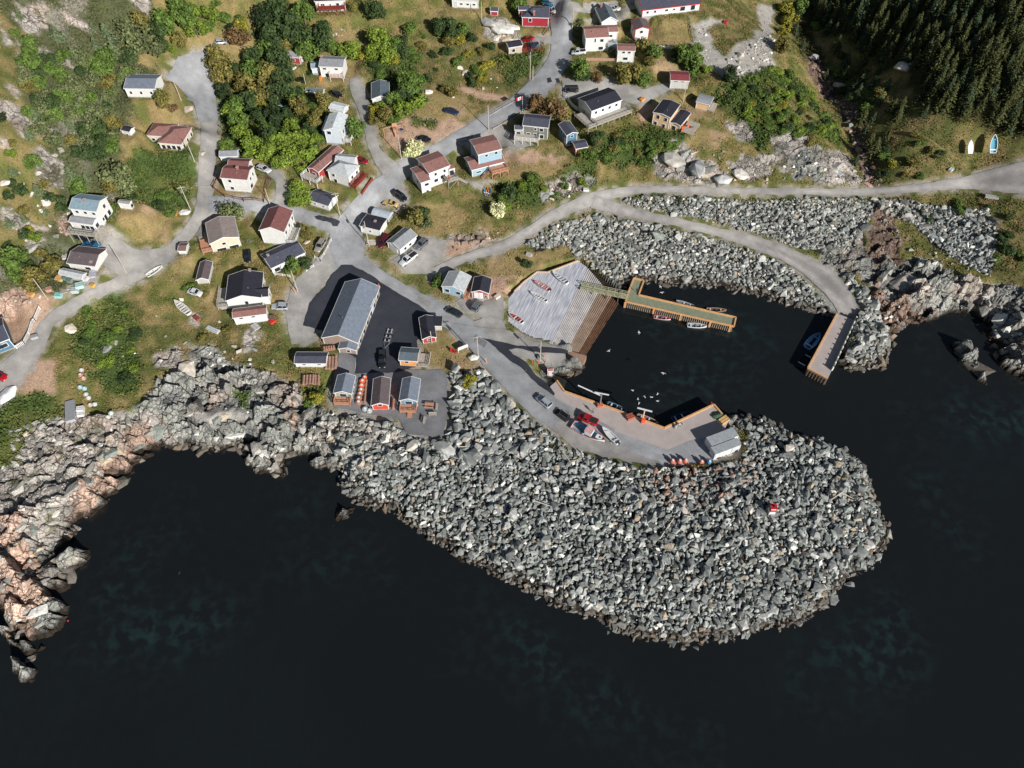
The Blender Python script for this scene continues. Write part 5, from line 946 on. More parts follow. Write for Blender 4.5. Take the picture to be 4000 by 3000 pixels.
# ================================================================ VEGETATION
leaf_m = vmat('leaves', .75, 1.2, .12, 0, 0, .3, .12, .15)
bark_m = mat('bark', (120,108,92), .9, .25, 4, .3)
def leafquads(P, N, s, r):
    """quads centred on P facing roughly N"""
    n_ = len(P); N = N/np.linalg.norm(N, axis=1)[:, None]; t = r.normal(size=(n_, 3)); a = np.cross(N, t); a /= np.linalg.norm(a, axis=1)[:, None]+1e-9; b_ = np.cross(N, a)
    s = np.broadcast_to(s, n_)[:, None]; a = a*s*.5; b_ = b_*s*.5*r.uniform(.6, 1., (n_, 1))
    V = np.stack([P-a-b_*.4, P+a*.3-b_, P+a+b_*.4, P-a*.3+b_], 1).reshape(-1, 3)
    return V, np.arange(n_*4).reshape(-1, 4)
def crown(seed, rgb, nl=950, ncl=11, sz=.17, tall=1., loose=0.):
    r = np.random.default_rng(seed); cs = []
    for i in range(ncl):
        d = r.normal(size=3); d /= np.linalg.norm(d); cs.append(np.array([d[0]*.6, d[1]*.6, .95+d[2]*.5*tall])*np.array([1, 1, 1]))
    cs = np.array(cs); cs[:, 2] = np.maximum(cs[:, 2], .42); rad = r.uniform(.28, .5, ncl); br = r.uniform(.7, 1.25, ncl); k = r.integers(0, ncl, nl)
    d = r.normal(size=(nl, 3)); d /= np.linalg.norm(d, axis=1)[:, None]; rr = rad[k]*(1-r.random(nl)**2*(.5+loose))*(1+loose*r.random(nl)*.6)
    P = cs[k]+d*rr[:, None]; N = d+r.normal(size=(nl, 3))*.55+np.array([0, 0, .35])
    V, Fc = leafquads(P, N, r.uniform(.6, 1.3, nl)*sz, r)
    c = alb(rgb, GAIN)[None]*br[k][:, None]*r.uniform(.7, 1.3, (nl, 1)); c[:, 0] *= 1+.12*(r.random(nl)-.5)
    return npmesh('crown', V, Fc, leaf_m, np.repeat(c, 4, 0))
def trunkmesh(seed, h=.9, r0=.07, limbs=4):
    r = random.Random(seed); m = MB(); m.bar((0, 0, -.15), (0, 0, h*.55), r0, r0*.7); 
    for i in range(limbs):
        a = 6.28*i/limbs+r.random(); m.bar((0, 0, h*.45), (math.cos(a)*.42, math.sin(a)*.42, h*.55+.5+r.random()*.2), r0*.6, r0*.2, 5)
    m.bar((0, 0, h*.5), (.05, .03, h+.4), r0*.65, r0*.2, 5)
    me = bpy.data.meshes.new('trunk'); me.from_pydata(m.v, [], m.f); me.materials.append(bark_m); return me
TRK = [trunkmesh(i) for i in range(3)]
KIND = dict(l=((102,120,46), 0), g=((84,104,48), 0), d=((58,74,42), 0), o=((104,98,52), .2), y=((124,120,46), 0), s=((96,104,68), .45), D=((42,54,32), 0), b=((104,84,56), .3), f=((196,196,150), .1))
KN = dict(l='bright lime green', g='mid green', d='dark green', o='olive brown', y='yellow green', s='sparse grey green', D='very dark green', b='brownish', f='white flowering')
CR = {k: [crown(hash_+j*7, c, 1500 if k != 's' else 1000, 13, .17, 1., lo_) for j in range(3)] for hash_, (k, (c, lo_)) in enumerate(KIND.items())}
def tree(px, r, kind, name='broadleaf_tree', label=None, cat='tree', group=None, hk=1.):
    w = G2W([px], r*.95*hk)[0]; o = empty(name, (w[0], w[1], w[2]-r*.95*hk-.1), random.uniform(0, 6.28)); o.scale = (r*random.uniform(.92, 1.1), r*random.uniform(.92, 1.1), r*hk)
    link('crown', random.choice(CR[kind]), o); link('trunk', random.choice(TRK), o); tag(o, label, cat, group); return o
def pine_mesh(seed, rgb, layers=13, ragged=.2):
    r = np.random.default_rng(seed); P = []; N = []; S = []
    for i in range(layers):
        f = i/(layers-1); z = .25+f*1.95; R = .62*(1-f)**.85+.04; nb = int(9-4*f)
        for j in range(nb):
            a = 6.28*j/nb+r.random()*.8; L = R*r.uniform(1-ragged*1.5, 1.1)
            for k in range(5):
                q = (k+.6)/5; P.append((math.cos(a)*L*q, math.sin(a)*L*q, z-L*q*.35+r.normal()*.02)); N.append((math.cos(a)*.35+r.normal()*.35, math.sin(a)*.35+r.normal()*.35, 1)); S.append(.19*(1-.35*f)*r.uniform(.7, 1.3))
    V, Fc = leafquads(np.array(P), np.array(N), np.array(S), r); c = alb(rgb, GAIN)[None]*r.uniform(.6, 1.35, (len(P), 1)); return npmesh('crown', V, Fc, leaf_m, np.repeat(c, 4, 0))
def polem():
    m = MB(); m.bar((0, 0, -.1), (0, 0, 2.15), .035, .008, 5); me = bpy.data.meshes.new('trunk'); me.from_pydata(m.v, [], m.f); me.materials.append(bark_m); return me
PTR = polem(); PM = {'c': [pine_mesh(300+i, (104,116,84)) for i in range(3)], 'F': [pine_mesh(320+i, (72,76,44)) for i in range(4)], 'G': [pine_mesh(340+i, (62,74,50)) for i in range(3)]}
def pine(px, r, kind, label, group=None, hk=1.25, world=None):
    w = G2W([px], r*hk)[0] if world is None else world
    o = empty('spruce_tree', (w[0], w[1], w[2]-(r*hk if world is None else 0)-.1), random.uniform(0, 6.28)); o.scale = (r*1.75, r*1.75, r*hk*1.0)
    link('crown', random.choice(PM[kind]), o); link('trunk', PTR, o); return tag(o, label, 'tree', group)
def mpp(y): return SO/{True: 1, False: 1}[True]
TREES = """g 355 45 26;d 335 60 20;g 398 30 26;l 422 60 22;l 410 20 18;l 368 104 10;o 385 85 16;d 345 95 16;g 380 10 20;s 300 80 30;s 268 62 26;o 300 45 20;s 330 100 18;o 350 212 18;b 372 228 12;g 345 205 12
l 450 28 20;g 450 55 14;g 483 38 14;y 522 52 16;b 512 76 20;b 530 82 14;D 498 60 12;D 570 35 24;d 600 22 26;d 590 70 28;d 625 60 30;g 655 28 24;d 650 75 26;d 690 85 22;o 620 95 22;g 665 105 22;d 700 60 16;o 468 125 24;o 488 158 22;o 470 160 18;d 545 118 18;g 575 108 20;d 600 130 26;g 555 150 26;o 580 165 26;d 612 165 24;o 525 175 22;d 505 150 18;d 600 200 24;o 560 200 24;d 540 215 20;y 528 208 12;y 560 225 14;D 480 195 16;g 505 228 20;g 515 260 20;d 640 200 16;o 645 228 20;g 640 215 16;o 695 215 18;o 685 245 12;D 588 250 20;d 560 250 16;d 585 290 22;o 680 265 16;d 665 275 14;d 620 240 12
l 500 240 20;l 520 285 20;l 545 310 22;l 575 330 20;l 605 305 26;l 630 270 16;l 640 300 24;l 660 325 22;l 625 340 22;l 680 300 14;l 490 320 14;l 650 360 14;l 600 350 16;l 680 350 12;l 535 335 14
g 770 276 20;l 762 108 20;l 735 110 16;y 780 120 12;g 720 100 14;l 820 85 26;l 838 115 20;l 805 110 18;g 850 95 18;d 865 110 16;y 850 125 14;d 870 85 14;g 885 178 24;l 898 215 20;l 870 235 20;d 875 200 18;g 850 215 16;o 835 245 16;y 806 235 14;o 805 258 12;g 850 260 12;g 885 60 14;d 812 18 20;o 760 12 12
d 950 55 18;d 975 62 20;g 1000 62 14;y 990 85 12;o 970 85 14;d 1022 78 12;d 1060 100 10;g 905 172 14;d 925 168 10;o 975 195 14;o 960 190 10;g 1120 12 18;l 1038 5 8;s 1248 52 13;s 1243 72 8;g 1252 148 20;d 1262 162 14;b 1290 165 13;b 1158 222 19;b 1172 240 14;b 1206 228 24;o 1215 250 16;y 1340 120 8
o 1388 98 16;g 1412 112 16;o 1405 130 12;o 1345 158 20;o 1372 158 20;g 1390 168 16;g 1478 115 20;g 1497 130 22;g 1505 105 14;d 1460 118 14;l 1528 145 12;g 1500 155 12;D 1574 158 16;y 1700 18 16;y 1708 42 18;g 1730 15 16;y 1695 65 12;g 1760 55 10;o 1690 95 16;D 1725 30 14
l 642 408 18;l 658 425 18;l 638 435 16;g 632 418 14;s 498 455 23;o 662 503 15;y 652 492 10;g 632 572 16;d 660 568 14;o 645 585 10;g 618 585 8;o 900 470 20;d 915 460 14;s 920 482 14;d 945 600 11;g 946 612 12;f 1075 452 17;f 897 320 18;f 880 330 10;d 1101 415 16;g 1085 428 12;d 1138 568 11;y 1016 820 16;y 1008 832 10;y 682 860 16;g 668 872 10;y 1928 352 10;y 1852 266 8;g 1280 332 14;g 1220 402 8;d 1285 300 14;g 1260 330 12
s 246 375 30;s 268 400 22;o 235 395 18;g 165 402 20;d 130 440 16;d 105 425 12;l 72 510 14;y 60 495 10;g 30 560 26;o 70 600 24;o 110 570 20;g 40 590 20;d 55 575 16;o 88 545 12;o 160 440 10;l 20 330 12;d 45 410 14;d 18 420 12;g 70 350 16;d 25 395 10"""
for row in TREES.replace('\n', ';').split(';'):
    k, x, y, r = row.split(); x, y, r = float(x), float(y), float(r)
    w = g(O(x, y)); rm = r*SO/pscale(w[1], w[2])*1.18; bush = r <= 14 or k in 'ly'
    reg = ('at the wooded left edge of the village' if x < 440 else 'in the wooded gardens left of the middle lane' if x < 710 else 'on the grassy slopes left of the main road' if x < 1130 and y < 350 else 'in the gardens and verges above the harbour' if x < 1620 else 'by the stream gully near the forest')
    tree(O(x, y), rm, k, 'leafy_shrub' if bush else 'broadleaf_tree', KN[k]+(' leafy shrub growing ' if bush else ' broadleaf tree growing ')+reg, 'shrub' if bush else 'tree', KN[k]+' plants '+reg, .85 if bush else 1.05)
for s_ in "120 72 24;230 72 26;205 95 18;160 120 22;245 110 22;45 150 14;100 120 12;75 250 20;170 235 18;60 290 16;80 410 18;25 370 14;150 372 18;185 385 14;50 470 12;18 480 14;95 455 12;150 270 18;40 30 14;200 60 14".split(';'):
    x, y, r = map(float, s_.split()); w = g(O(x, y)); pine(O(x, y), r*SO/pscale(w[1], w[2])*.8, 'c', 'grey green spruce tree standing on the rocky left hillside', 'spruces on the rocky left hillside', .95)
# scrub on the left hillside
a, b_ = scatter(gw(ov([(60,110),(160,130),(260,100),(330,140),(268,200),(262,300),(240,350),(120,330),(60,250)])), 3.1)
for x, y in zip(a, b_):
    r = random.uniform(1.9, 3.3); o = empty('scrub_bush', (x, y, float(Hs(x, y))-.2), random.uniform(0, 6)); o.scale = (r, r, r*.85)
    link('crown', random.choice(CR[random.choice('ssgogds')]), o); link('trunk', random.choice(TRK), o); tag(o, 'dense grey green scrub bush on the left hillside', 'shrub', 'scrub bushes massed on the left hillside')
a, b_ = scatter(gw(ov([(0,30),(60,60),(50,130),(60,240),(130,340),(160,420),(60,540),(0,620)])), 8)
for x, y in zip(a, b_):
    r = random.uniform(.9, 1.9); o = empty('low_bush', (x, y, float(Hs(x, y))-.2), random.uniform(0, 6)); o.scale = (r*1.2, r, r*.7)
    link('crown', random.choice(CR[random.choice('dgoDd')]), o); tag(o, 'low round dark bush between bare rocks at the left edge', 'shrub', 'low bushes among rocks at the left edge')
a, b_ = scatter(gw(ov([(1600,200),(1720,170),(1800,250),(1840,320),(1760,320),(1660,280),(1600,250)])), 6.5)
for x, y in zip(a, b_):
    r = random.uniform(1., 1.9); o = empty('low_bush', (x, y, float(Hs(x, y))-.3), random.uniform(0, 6)); o.scale = (r*1.3, r*1.2, r*.6)
    link('crown', random.choice(CR[random.choice('ggoly')]), o); tag(o, 'low green bush on the slope left of the stream gully', 'shrub', 'low bushes on the slope by the gully')
a, b_ = scatter(gw(ov([(1790,70),(1850,110),(1900,150),(1930,200),(1990,245),(1930,330),(1890,340),(1840,240),(1790,150)])), 5.2)
for x, y in zip(a, b_):
    r = random.uniform(1.3, 2.3)
    if random.random() < .5: pine(None, r, random.choice('FG'), 'spruce tree on the bank between the stream gully and the footpath', 'spruces on the gully bank', 1.2, (x, y, float(Hs(x, y))))
    else:
        o = empty('bank_bush', (x, y, float(Hs(x, y))-.3), random.uniform(0, 6)); o.scale = (r*1.2, r*1.2, r*.8); link('crown', random.choice(CR[random.choice('ddgo')]), o); tag(o, 'green bush on the bank between the stream gully and the footpath', 'shrub', 'bushes on the gully bank')
# bushes between the gardens
for pl_, sp_, kk_, lab_ in [(ov([(1290,290),(1400,270),(1480,300),(1450,350),(1300,360)]), 4.2, 'dgog', 'green bush on the bank below the deck of the large white house'), (ov([(1080,395),(1200,385),(1290,370),(1280,400),(1180,440),(1090,470)]), 4.5, 'gogl', 'green bush on the grassy bank above the pale track'),
   (ov([(890,60),(1040,70),(1080,120),(1070,200),(1000,190),(900,160)]), 6.5, 'dgoy', 'bush scattered on the steep grass left of the main road'), (ov([(460,10),(700,10),(700,60),(560,80),(460,60)]), 5.5, 'dgDo', 'bush in the thicket along the top edge'), (ov([(1580,180),(1720,160),(1800,250),(1830,310),(1700,300),(1620,270)]), 4.2, 'gldg', 'bush on the wide green bank left of the gully'),
   (ov([(250,440),(420,350),(430,430),(330,470)]), 5.5, 'gdg', 'bush in the green meadow left of the curving road'), (ov([(180,660),(270,650),(310,740),(300,840),(230,850),(170,760)]), 5.0, 'gdl', 'low bush in the green hollow above the cove'), (ov([(330,640),(450,610),(560,700),(600,760),(480,780),(360,740)]), 9, 'og', 'low bush on the rough slope above the cove'), (ov([(460,180),(700,150),(700,330),(560,340),(470,330)]), 4.6, 'dgDgl', 'bush filling the thicket between the middle gardens'),
   (ov([(790,100),(900,90),(930,240),(830,270),(800,200)]), 4.6, 'gldg', 'bush in the thicket right of the lane'), (ov([(1885,325),(1960,290),(2050,345),(1995,388),(1900,395)]), 5.2, 'dgoD', 'bush on the rough bank between the gully and the two beached boats'), (ov([(2010,430),(2200,430),(2212,600),(2130,560),(2110,460)]), 6, 'gd', 'low bush on the grassy bank at the right edge')]:
    a, b_ = scatter(gw(pl_), sp_)
    for x, y in zip(a, b_):
        if PB(np.array([x]), np.array([y]))[0] > .02 or any(abs((x-f_[0][0])*math.cos(f_[1])+(y-f_[0][1])*math.sin(f_[1])) < f_[2]/2+1.5 and abs(-(x-f_[0][0])*math.sin(f_[1])+(y-f_[0][1])*math.cos(f_[1])) < f_[3]/2+1.5 for _, f_ in HOUSES): continue
        r = random.uniform(.9, 2.1); o = empty('leafy_bush', (x, y, float(Hs(x, y))-.25), random.uniform(0, 6)); o.scale = (r*random.uniform(.9, 1.9), r*random.uniform(.8, 1.4), r*random.uniform(.5, .85))
        link('crown', random.choice(CR[random.choice(kk_)]), o); tag(o, lab_, 'shrub', lab_.replace('bush', 'bushes', 1))
# the forest: single spruces
fp = gw(ov([(1742,-60),(1800,-60),(2290,-60),(2290,330),(2212,300),(2150,272),(2080,262),(2010,235),(1965,165),(1905,150),(1860,110),(1800,70),(1745,20)]))
a, b_ = scatter(fp, 3.1, .9); m = onscreen(a, b_-4); a = a[m]; b_ = b_[m]; k_ = np.argsort(-pscale(b_)+rng.random(len(a))*2)[:265]; k2 = np.setdiff1d(np.arange(len(a)), k_)
for x, y in zip(a[k_], b_[k_]):
    pine(None, random.uniform(1.1, 2.5), random.choice('FFFG'), 'dark spruce tree in the dense shaded forest on the right hill', 'spruces of the dense forest', random.uniform(1.5, 1.95), (x, y, float(Hs(x, y))))
for s_ in "1790 60 14;1810 95 16;1850 70 16;1790 20 14;1870 130 12;1845 190 14;1785 160 10;1770 110 10;1990 205 14;2000 240 13;2035 235 10;1930 230 16;1890 320 22;1870 280 12;1940 250 16;1900 215 14;1960 130 14;1920 180 12;2185 275 14;1850 345 12;1470 430 8;2010 470 12;1990 455 10;1900 150 12;1830 130 14;1720 60 12;1735 95 10".split(';'):
    x, y, r = map(float, s_.split()); w = g(O(x, y)); pine(O(x, y), r*SO/pscale(w[1], w[2])*.85, 'G' if r < 15 else 'F', 'spruce tree standing apart at the edge of the forest', 'spruces along the forest edge')
# what lies deeper in the forest, one mass
if len(k2):
    fv = []; ff = []; fc = []; nb = 0; src = []
    for me_ in PM['F']+PM['G']:
        n_ = len(me_.vertices); v = np.empty(n_*3); me_.vertices.foreach_get('co', v); c_ = np.empty(n_*4); me_.color_attributes['Col'].data.foreach_get('color', c_); src.append((v.reshape(-1, 3), c_.reshape(-1, 4)[:, :3]))
    for i in k2:
        v, c_ = src[rng.integers(len(src))]; r = rng.uniform(1.1, 2.5); q = rng.uniform(0, 6.28); hk_ = rng.uniform(1.5, 1.9)
        x_ = (v[:, 0]*math.cos(q)-v[:, 1]*math.sin(q))*r*1.75+a[i]; y_ = (v[:, 0]*math.sin(q)+v[:, 1]*math.cos(q))*r*1.75+b_[i]; fv.append(np.stack([x_, y_, v[:, 2]*r*hk_+Hs(a[i], b_[i])-.1], 1)); fc.append(c_); ff.append(np.arange(len(v)).reshape(-1, 4)+nb); nb += len(v)
    o = link('far_forest', npmesh('far_forest', np.concatenate(fv), np.concatenate(ff), leaf_m, np.concatenate(fc))); tag(o, 'dark spruce forest farther up the right hill', 'forest', kind='stuff')
    print('forest', len(k_), len(k2))
# grass tufts and low growth: one mass
dens = {'grass': 1., 'olive': 1.1, 'lush': 1.7, 'scrub': 1.6, 'dry': .22, 'forest': .8, 'rock': .12, 'rockg': .03, 'gravel': .05, 'dirt': .06, 'pink': .05, 'red': .1, 'rip': .0}
dm = np.zeros(GX.shape)
for k, v in dens.items(): dm[CLS == k] = v
dm *= (1-np.clip(pblur*6, 0, 1))*(SD > 2)*np.clip((fbm(GX/2.5, GY/2.5, 3, 99)-.32)*4, .1, 1.6); dm[sl] = 0
dm[~onscreen(GX, GY)] = 0; dm[inpoly(GX, GY, W0)] = 0
p = (dm/dm.sum()).ravel(); NT = 290000; pick = rng.choice(p.size, NT, p=p)
tx = GX.ravel()[pick]+rng.uniform(-.25, .25, NT); ty = GY.ravel()[pick]+rng.uniform(-.25, .25, NT); cl = CLS.ravel()[pick]
hgt = np.where(np.isin(cl, ['lush', 'scrub', 'forest']), .5, .25)*rng.uniform(.3, 1.3, NT)*(.5+fbm(tx/3, ty/3, 2, 44))
N = rng.normal(size=(NT, 3))*.8+np.array([.2, -.3, .9]); P = np.stack([tx, ty, Hs(tx, ty)+hgt], 1)
V, Fc = leafquads(P, N, np.where(np.isin(cl, ['lush', 'scrub', 'forest']), .55, .34)*rng.uniform(.6, 1.3, NT), rng)
tc_ = COL.reshape(-1, 3)[pick]*rng.uniform(.62, 1.4, (NT, 1)); wb = rng.random(NT); tc_[wb < .12] *= np.array([1.25, 1.1, .8])
o = link('grass', npmesh('grass', V, Fc, leaf_m, np.repeat(np.clip(tc_, 0, .7), 4, 0))); tag(o, 'rough grass, weeds and low ground cover over the slopes', 'grass', kind='stuff')
# ================================================================ WATERFRONT STRUCTURES
conc_m = mat('wharf_concrete', (158,148,143), .9, .08, .5, .1, gain=GAIN); kerb_m = yellow_m
deckgreen = lined('green_grey_planks', (128,134,112), .35, 'X', .85, .15, .75, gain=1.2); oldwood = mat('dark_wet_timber', (92,76,62), .9, .25, 2)
def onz(pts, z): return [tuple(float(c) for c in bp(p[0], p[1], z)) for p in pts]
def kerb(parent, o, pts, z, s=.35, name='kerb', closed=False, m_=None, h=.3):
    n_ = len(pts)
    for i in range(n_ if closed else n_-1):
        a, b_ = pts[i], pts[(i+1) % n_]; m = MB(); m.beam((a[0]-o[0], a[1]-o[1], z-o[2]+h/2), (b_[0]-o[0], b_[1]-o[1], z-o[2]+h/2), s, h); m.build(name, m_ or kerb_m, parent)
root = empty('concrete_wharf', (W0[2][0], W0[2][1], 0)); tag(root, 'L-shaped concrete wharf with yellow timber kerbs along the harbour', 'wharf'); O3 = (W0[2][0], W0[2][1], 0)
m = MB(); m.prism([(p[0]-O3[0], p[1]-O3[1]) for p in W0], -4, WZ); m.build('deck', conc_m, root)
kerb(root, O3, W0[0:6], WZ, .4)
m = MB()
for i in range(1, 5):
    a, b_ = W0[i], W0[i+1]; L = math.dist(a, b_)
    for k in range(int(L/2.2)): t_ = (k+.5)*2.2/L; m.box(a[0]+(b_[0]-a[0])*t_-O3[0], a[1]+(b_[1]-a[1])*t_-O3[1], -.6, .4, .4, 5.2)
m.build('fender_pile', oldwood, root)
ap = [(2160,1549)]+tl(2,2,[(2215,1312)])+tl(3,2,[(0,1337),(575,1541),(830,1432),(1040,1400),(1060,1600),(1050,1659)])+[(2770,1812),(2620,1821),(2540,1811),(2450,1774),(2370,1719),(2290,1664),(2210,1599),(2151,1559)]
def flatpatch(name, pts, z, m_, label, cat):
    P = onz(pts, z); V = [Vector(p) for p in P]; vo, eo, fo, *_ = delaunay_2d_cdt(V, [], [list(range(len(V)))], 1, 1e-4)
    me = npmesh(name, [(p.x, p.y, z) for p in vo], [q for q in fo], m_, np.full((len(vo), 3), 1.)); return tag(link(name, me), label, cat, kind='structure')
flatpatch('wharf_asphalt', ap, WZ+.012, RM['asphalt'], 'grey asphalt strip along the landward side of the wharf', 'asphalt')
# right hand pier
pp = [T(3,2,2085,662), T(4,2,193,68), T(4,2,388,140), T(4,2,92,775), T(3,2,2165,715)]; PZ = 2.3
P0 = onz([pp[0], pp[1], pp[2], pp[3]], PZ); root = empty('outer_pier', (P0[0][0], P0[0][1], 0)); tag(root, 'straight concrete pier on the right with yellow kerb and timber parapet', 'pier'); O3 = (P0[0][0], P0[0][1], 0)
m = MB(); m.prism([(p[0]-O3[0], p[1]-O3[1]) for p in P0], -4, PZ); m.build('deck', conc_m, root); kerb(root, O3, [P0[1], P0[0], P0[3]], PZ, .35)
a, b_ = P0[2], P0[3]; L = math.dist(a, b_); u = ((b_[0]-a[0])/L, (b_[1]-a[1])/L); m = MB(); e_ = L*.86
m.beam((a[0]-O3[0], a[1]-O3[1], PZ+.55), (a[0]+u[0]*e_-O3[0], a[1]+u[1]*e_-O3[1], PZ+.55), .22, 1.1); m.build('parapet', mat('green_grey_timber', (120,128,112), .85, .15), root)
for k in range(11): q = e_*k/10; m = MB(); m.box(a[0]+u[0]*q-O3[0], a[1]+u[1]*q-O3[1], PZ+.7, .3, .3, 1.4); m.build('parapet_post', white_m, root)
m = MB(); 
for k in range(7):
    q = (k+.5)/7; m.box(P0[3][0]+(P0[0][0]-P0[3][0])*q-O3[0], P0[3][1]+(P0[0][1]-P0[3][1])*q-O3[1]-.1, -.6, .4, .4, 5.0)
m.build('fender_pile', oldwood, root)
# T-shaped timber dock
DZ = 1.9; dp = [T(3,1,120,1602), T(3,1,152,1500), T(3,1,210,1347), T(3,1,318,1376), T(3,1,262,1531), T(3,2,1312,115), T(3,2,1290,212)]
D0 = onz(dp, DZ); root = empty('timber_dock', (D0[0][0], D0[0][1], 0)); tag(root, 'green grey plank dock on piles with orange yellow edges in the harbour', 'dock'); O3 = (D0[0][0], D0[0][1], 0)
m = MB(); m.prism([(p[0]-O3[0], p[1]-O3[1]) for p in D0], DZ-.35, DZ); m.build('deck', deckgreen, root); kerb(root, O3, D0, DZ, .38, closed=True, h=.35)
m = MB(); a, b_ = D0[0], D0[6]; L = math.dist(a, b_); nrm = ((b_[1]-a[1])/L, -(b_[0]-a[0])/L)
for k in range(int(L/.55)):
    t_ = (k+.5)*.55/L; x = a[0]+(b_[0]-a[0])*t_+nrm[0]*.12-O3[0]; y = a[1]+(b_[1]-a[1])*t_+nrm[1]*.12-O3[1]; m.box(x, y, -.2, .22, .22, DZ*2-.1, math.atan2(b_[1]-a[1], b_[0]-a[0]))
m.build('pile', mat('grey_piles', (150,138,124), .9, .15), root)
m = MB()
for t_ in (.0, .27, .52, .79, .97):
    x = a[0]+(b_[0]-a[0])*t_+nrm[0]*.3-O3[0]; y = a[1]+(b_[1]-a[1])*t_+nrm[1]*.3-O3[1]; m.box(x, y, .8, .5, .3, 2.3, math.atan2(b_[1]-a[1], b_[0]-a[0]))
m.build('fender', yellow_m, root); m = MB(); m.beam((a[0]+nrm[0]*.05-O3[0], a[1]+nrm[1]*.05-O3[1], 0.2), (b_[0]-O3[0], b_[1]-O3[1], .2), .1, .8); m.build('waler', oldwood, root)
# gangway
g0 = np.array(bp(*T(2,1,1850,1440), 3.0)); g1 = np.array(bp(*T(3,1,148,1550), 2.0)); root = empty('gangway', (g0[0], g0[1], 0)); tag(root, 'pale green timber footbridge with railings from the slipway to the dock', 'footbridge'); q = g1-g0; L = np.linalg.norm(q); n_ = np.array([-q[1], q[0]])/L
m = MB(); m.beam((0, 0, 3.0), (q[0], q[1], 2.1), 1.9, .15); m.build('deck', mat('pale_green_timber', (158,158,130), .85, .12), root)
for s in (-.95, .95):
    m = MB()
    for zz in (.5, 1.05): m.beam((n_[0]*s, n_[1]*s, 3+zz), (q[0]+n_[0]*s, q[1]+n_[1]*s, 2.1+zz), .1, .12)
    for k in range(8): t_ = k/7; m.box(q[0]*t_+n_[0]*s, q[1]*t_+n_[1]*s, 3.0-.9*t_+.5, .12, .12, 1.2)
    m.build('railing', MATS['pale_green_timber'], root)
m = MB(); [m.box(q[0]*t_+n_[0]*s, q[1]*t_+n_[1]*s, 1., .25, .25, 4.) for t_ in (.25, .55, .8) for s in (-.8, .8)]; m.build('trestle_post', oldwood, root)
# slipway
sp = [T(2,1,1820,1155), T(2,1,1490,1283), T(2,1,1378,1280), T(2,1,1232,1392), T(2,1,1130,1490), T(2,1,992,1655), T(2,2,985,205), T(2,2,1180,305), T(2,2,1525,395)]
spz = [3.3,3.4,3.4,3.4,3.4,3.3,3.0,2.7,2.3]; sp2 = [T(2,1,1920,1235)]; spz2 = [2.8]
S0 = [(*[float(c) for c in bp(p[0], p[1], z)], z) for p, z in zip(sp+sp2, spz+spz2)]; root = empty('boat_slipway', (S0[8][0], S0[8][1], 0)); tag(root, 'wide weathered plank boat slipway sloping down into the harbour', 'slipway'); O3 = S0[8]
vx = [(p[0]-O3[0], p[1]-O3[1], p[2]) for p in S0]; A3 = np.c_[[v[0] for v in vx], [v[1] for v in vx], np.ones(len(vx))]; co = np.linalg.lstsq(A3, np.array([v[2] for v in vx]), rcond=None)[0]; pz = lambda x, y: co[0]*x+co[1]*y+co[2]
slope_dir = math.atan2(vx[9][1]-vx[8][1], vx[9][0]-vx[8][0])
sm_ = bpy.data.materials.new('slipway_planks'); sm_.use_nodes = True; MATS['slipway_planks'] = sm_; t = sm_.node_tree; b = t.nodes['Principled BSDF']; b.inputs['Roughness'].default_value = .85
tc = t.nodes.new('ShaderNodeTexCoord'); mp = t.nodes.new('ShaderNodeMapping'); mp.inputs['Rotation'].default_value[2] = -slope_dir; t.links.new(tc.outputs['Object'], mp.inputs[0])
mp2 = t.nodes.new('ShaderNodeMapping'); mp2.inputs['Scale'].default_value = (.25, 3.2, 1); t.links.new(mp.outputs[0], mp2.inputs[0])
nn = t.nodes.new('ShaderNodeTexNoise'); nn.inputs['Scale'].default_value = 1.2; nn.inputs['Detail'].default_value = 4; t.links.new(mp2.outputs[0], nn.inputs['Vector'])
wv = t.nodes.new('ShaderNodeTexWave'); wv.bands_direction = 'Y'; wv.inputs['Scale'].default_value = .55; wv.inputs['Distortion'].default_value = .3; t.links.new(mp.outputs[0], wv.inputs['Vector'])
cr_ = t.nodes.new('ShaderNodeValToRGB'); cr_.color_ramp.elements[0].position = .32; cr_.color_ramp.elements[1].position = .68; cr_.color_ramp.elements[0].color = (*alb((128,132,144), GAIN), 1); cr_.color_ramp.elements[1].color = (*alb((186,186,190), GAIN), 1); t.links.new(nn.outputs['Fac'], cr_.inputs[0])
mr = t.nodes.new('ShaderNodeMapRange'); mr.inputs[1].default_value = 0; mr.inputs[2].default_value = .4; mr.inputs[3].default_value = .86; mr.inputs[4].default_value = 1.; t.links.new(wv.outputs['Fac'], mr.inputs[0])
mx = t.nodes.new('ShaderNodeMix'); mx.data_type = 'RGBA'; mx.blend_type = 'MULTIPLY'; mx.inputs[0].default_value = 1; t.links.new(cr_.outputs[0], mx.inputs[6]); t.links.new(mr.outputs[0], mx.inputs[7]); t.links.new(mx.outputs[2], b.inputs['Base Color'])
me = bpy.data.meshes.new('planking'); N_ = len(vx); me.from_pydata([(v[0], v[1], pz(v[0], v[1])) for v in vx]+[(v[0], v[1], -2.5) for v in vx], [], [tuple(range(N_))[::-1], tuple(range(N_, 2*N_))]+[(i, (i+1) % N_, N_+(i+1) % N_, N_+i) for i in range(N_)]); me.materials.append(sm_); link('planking', me, root)
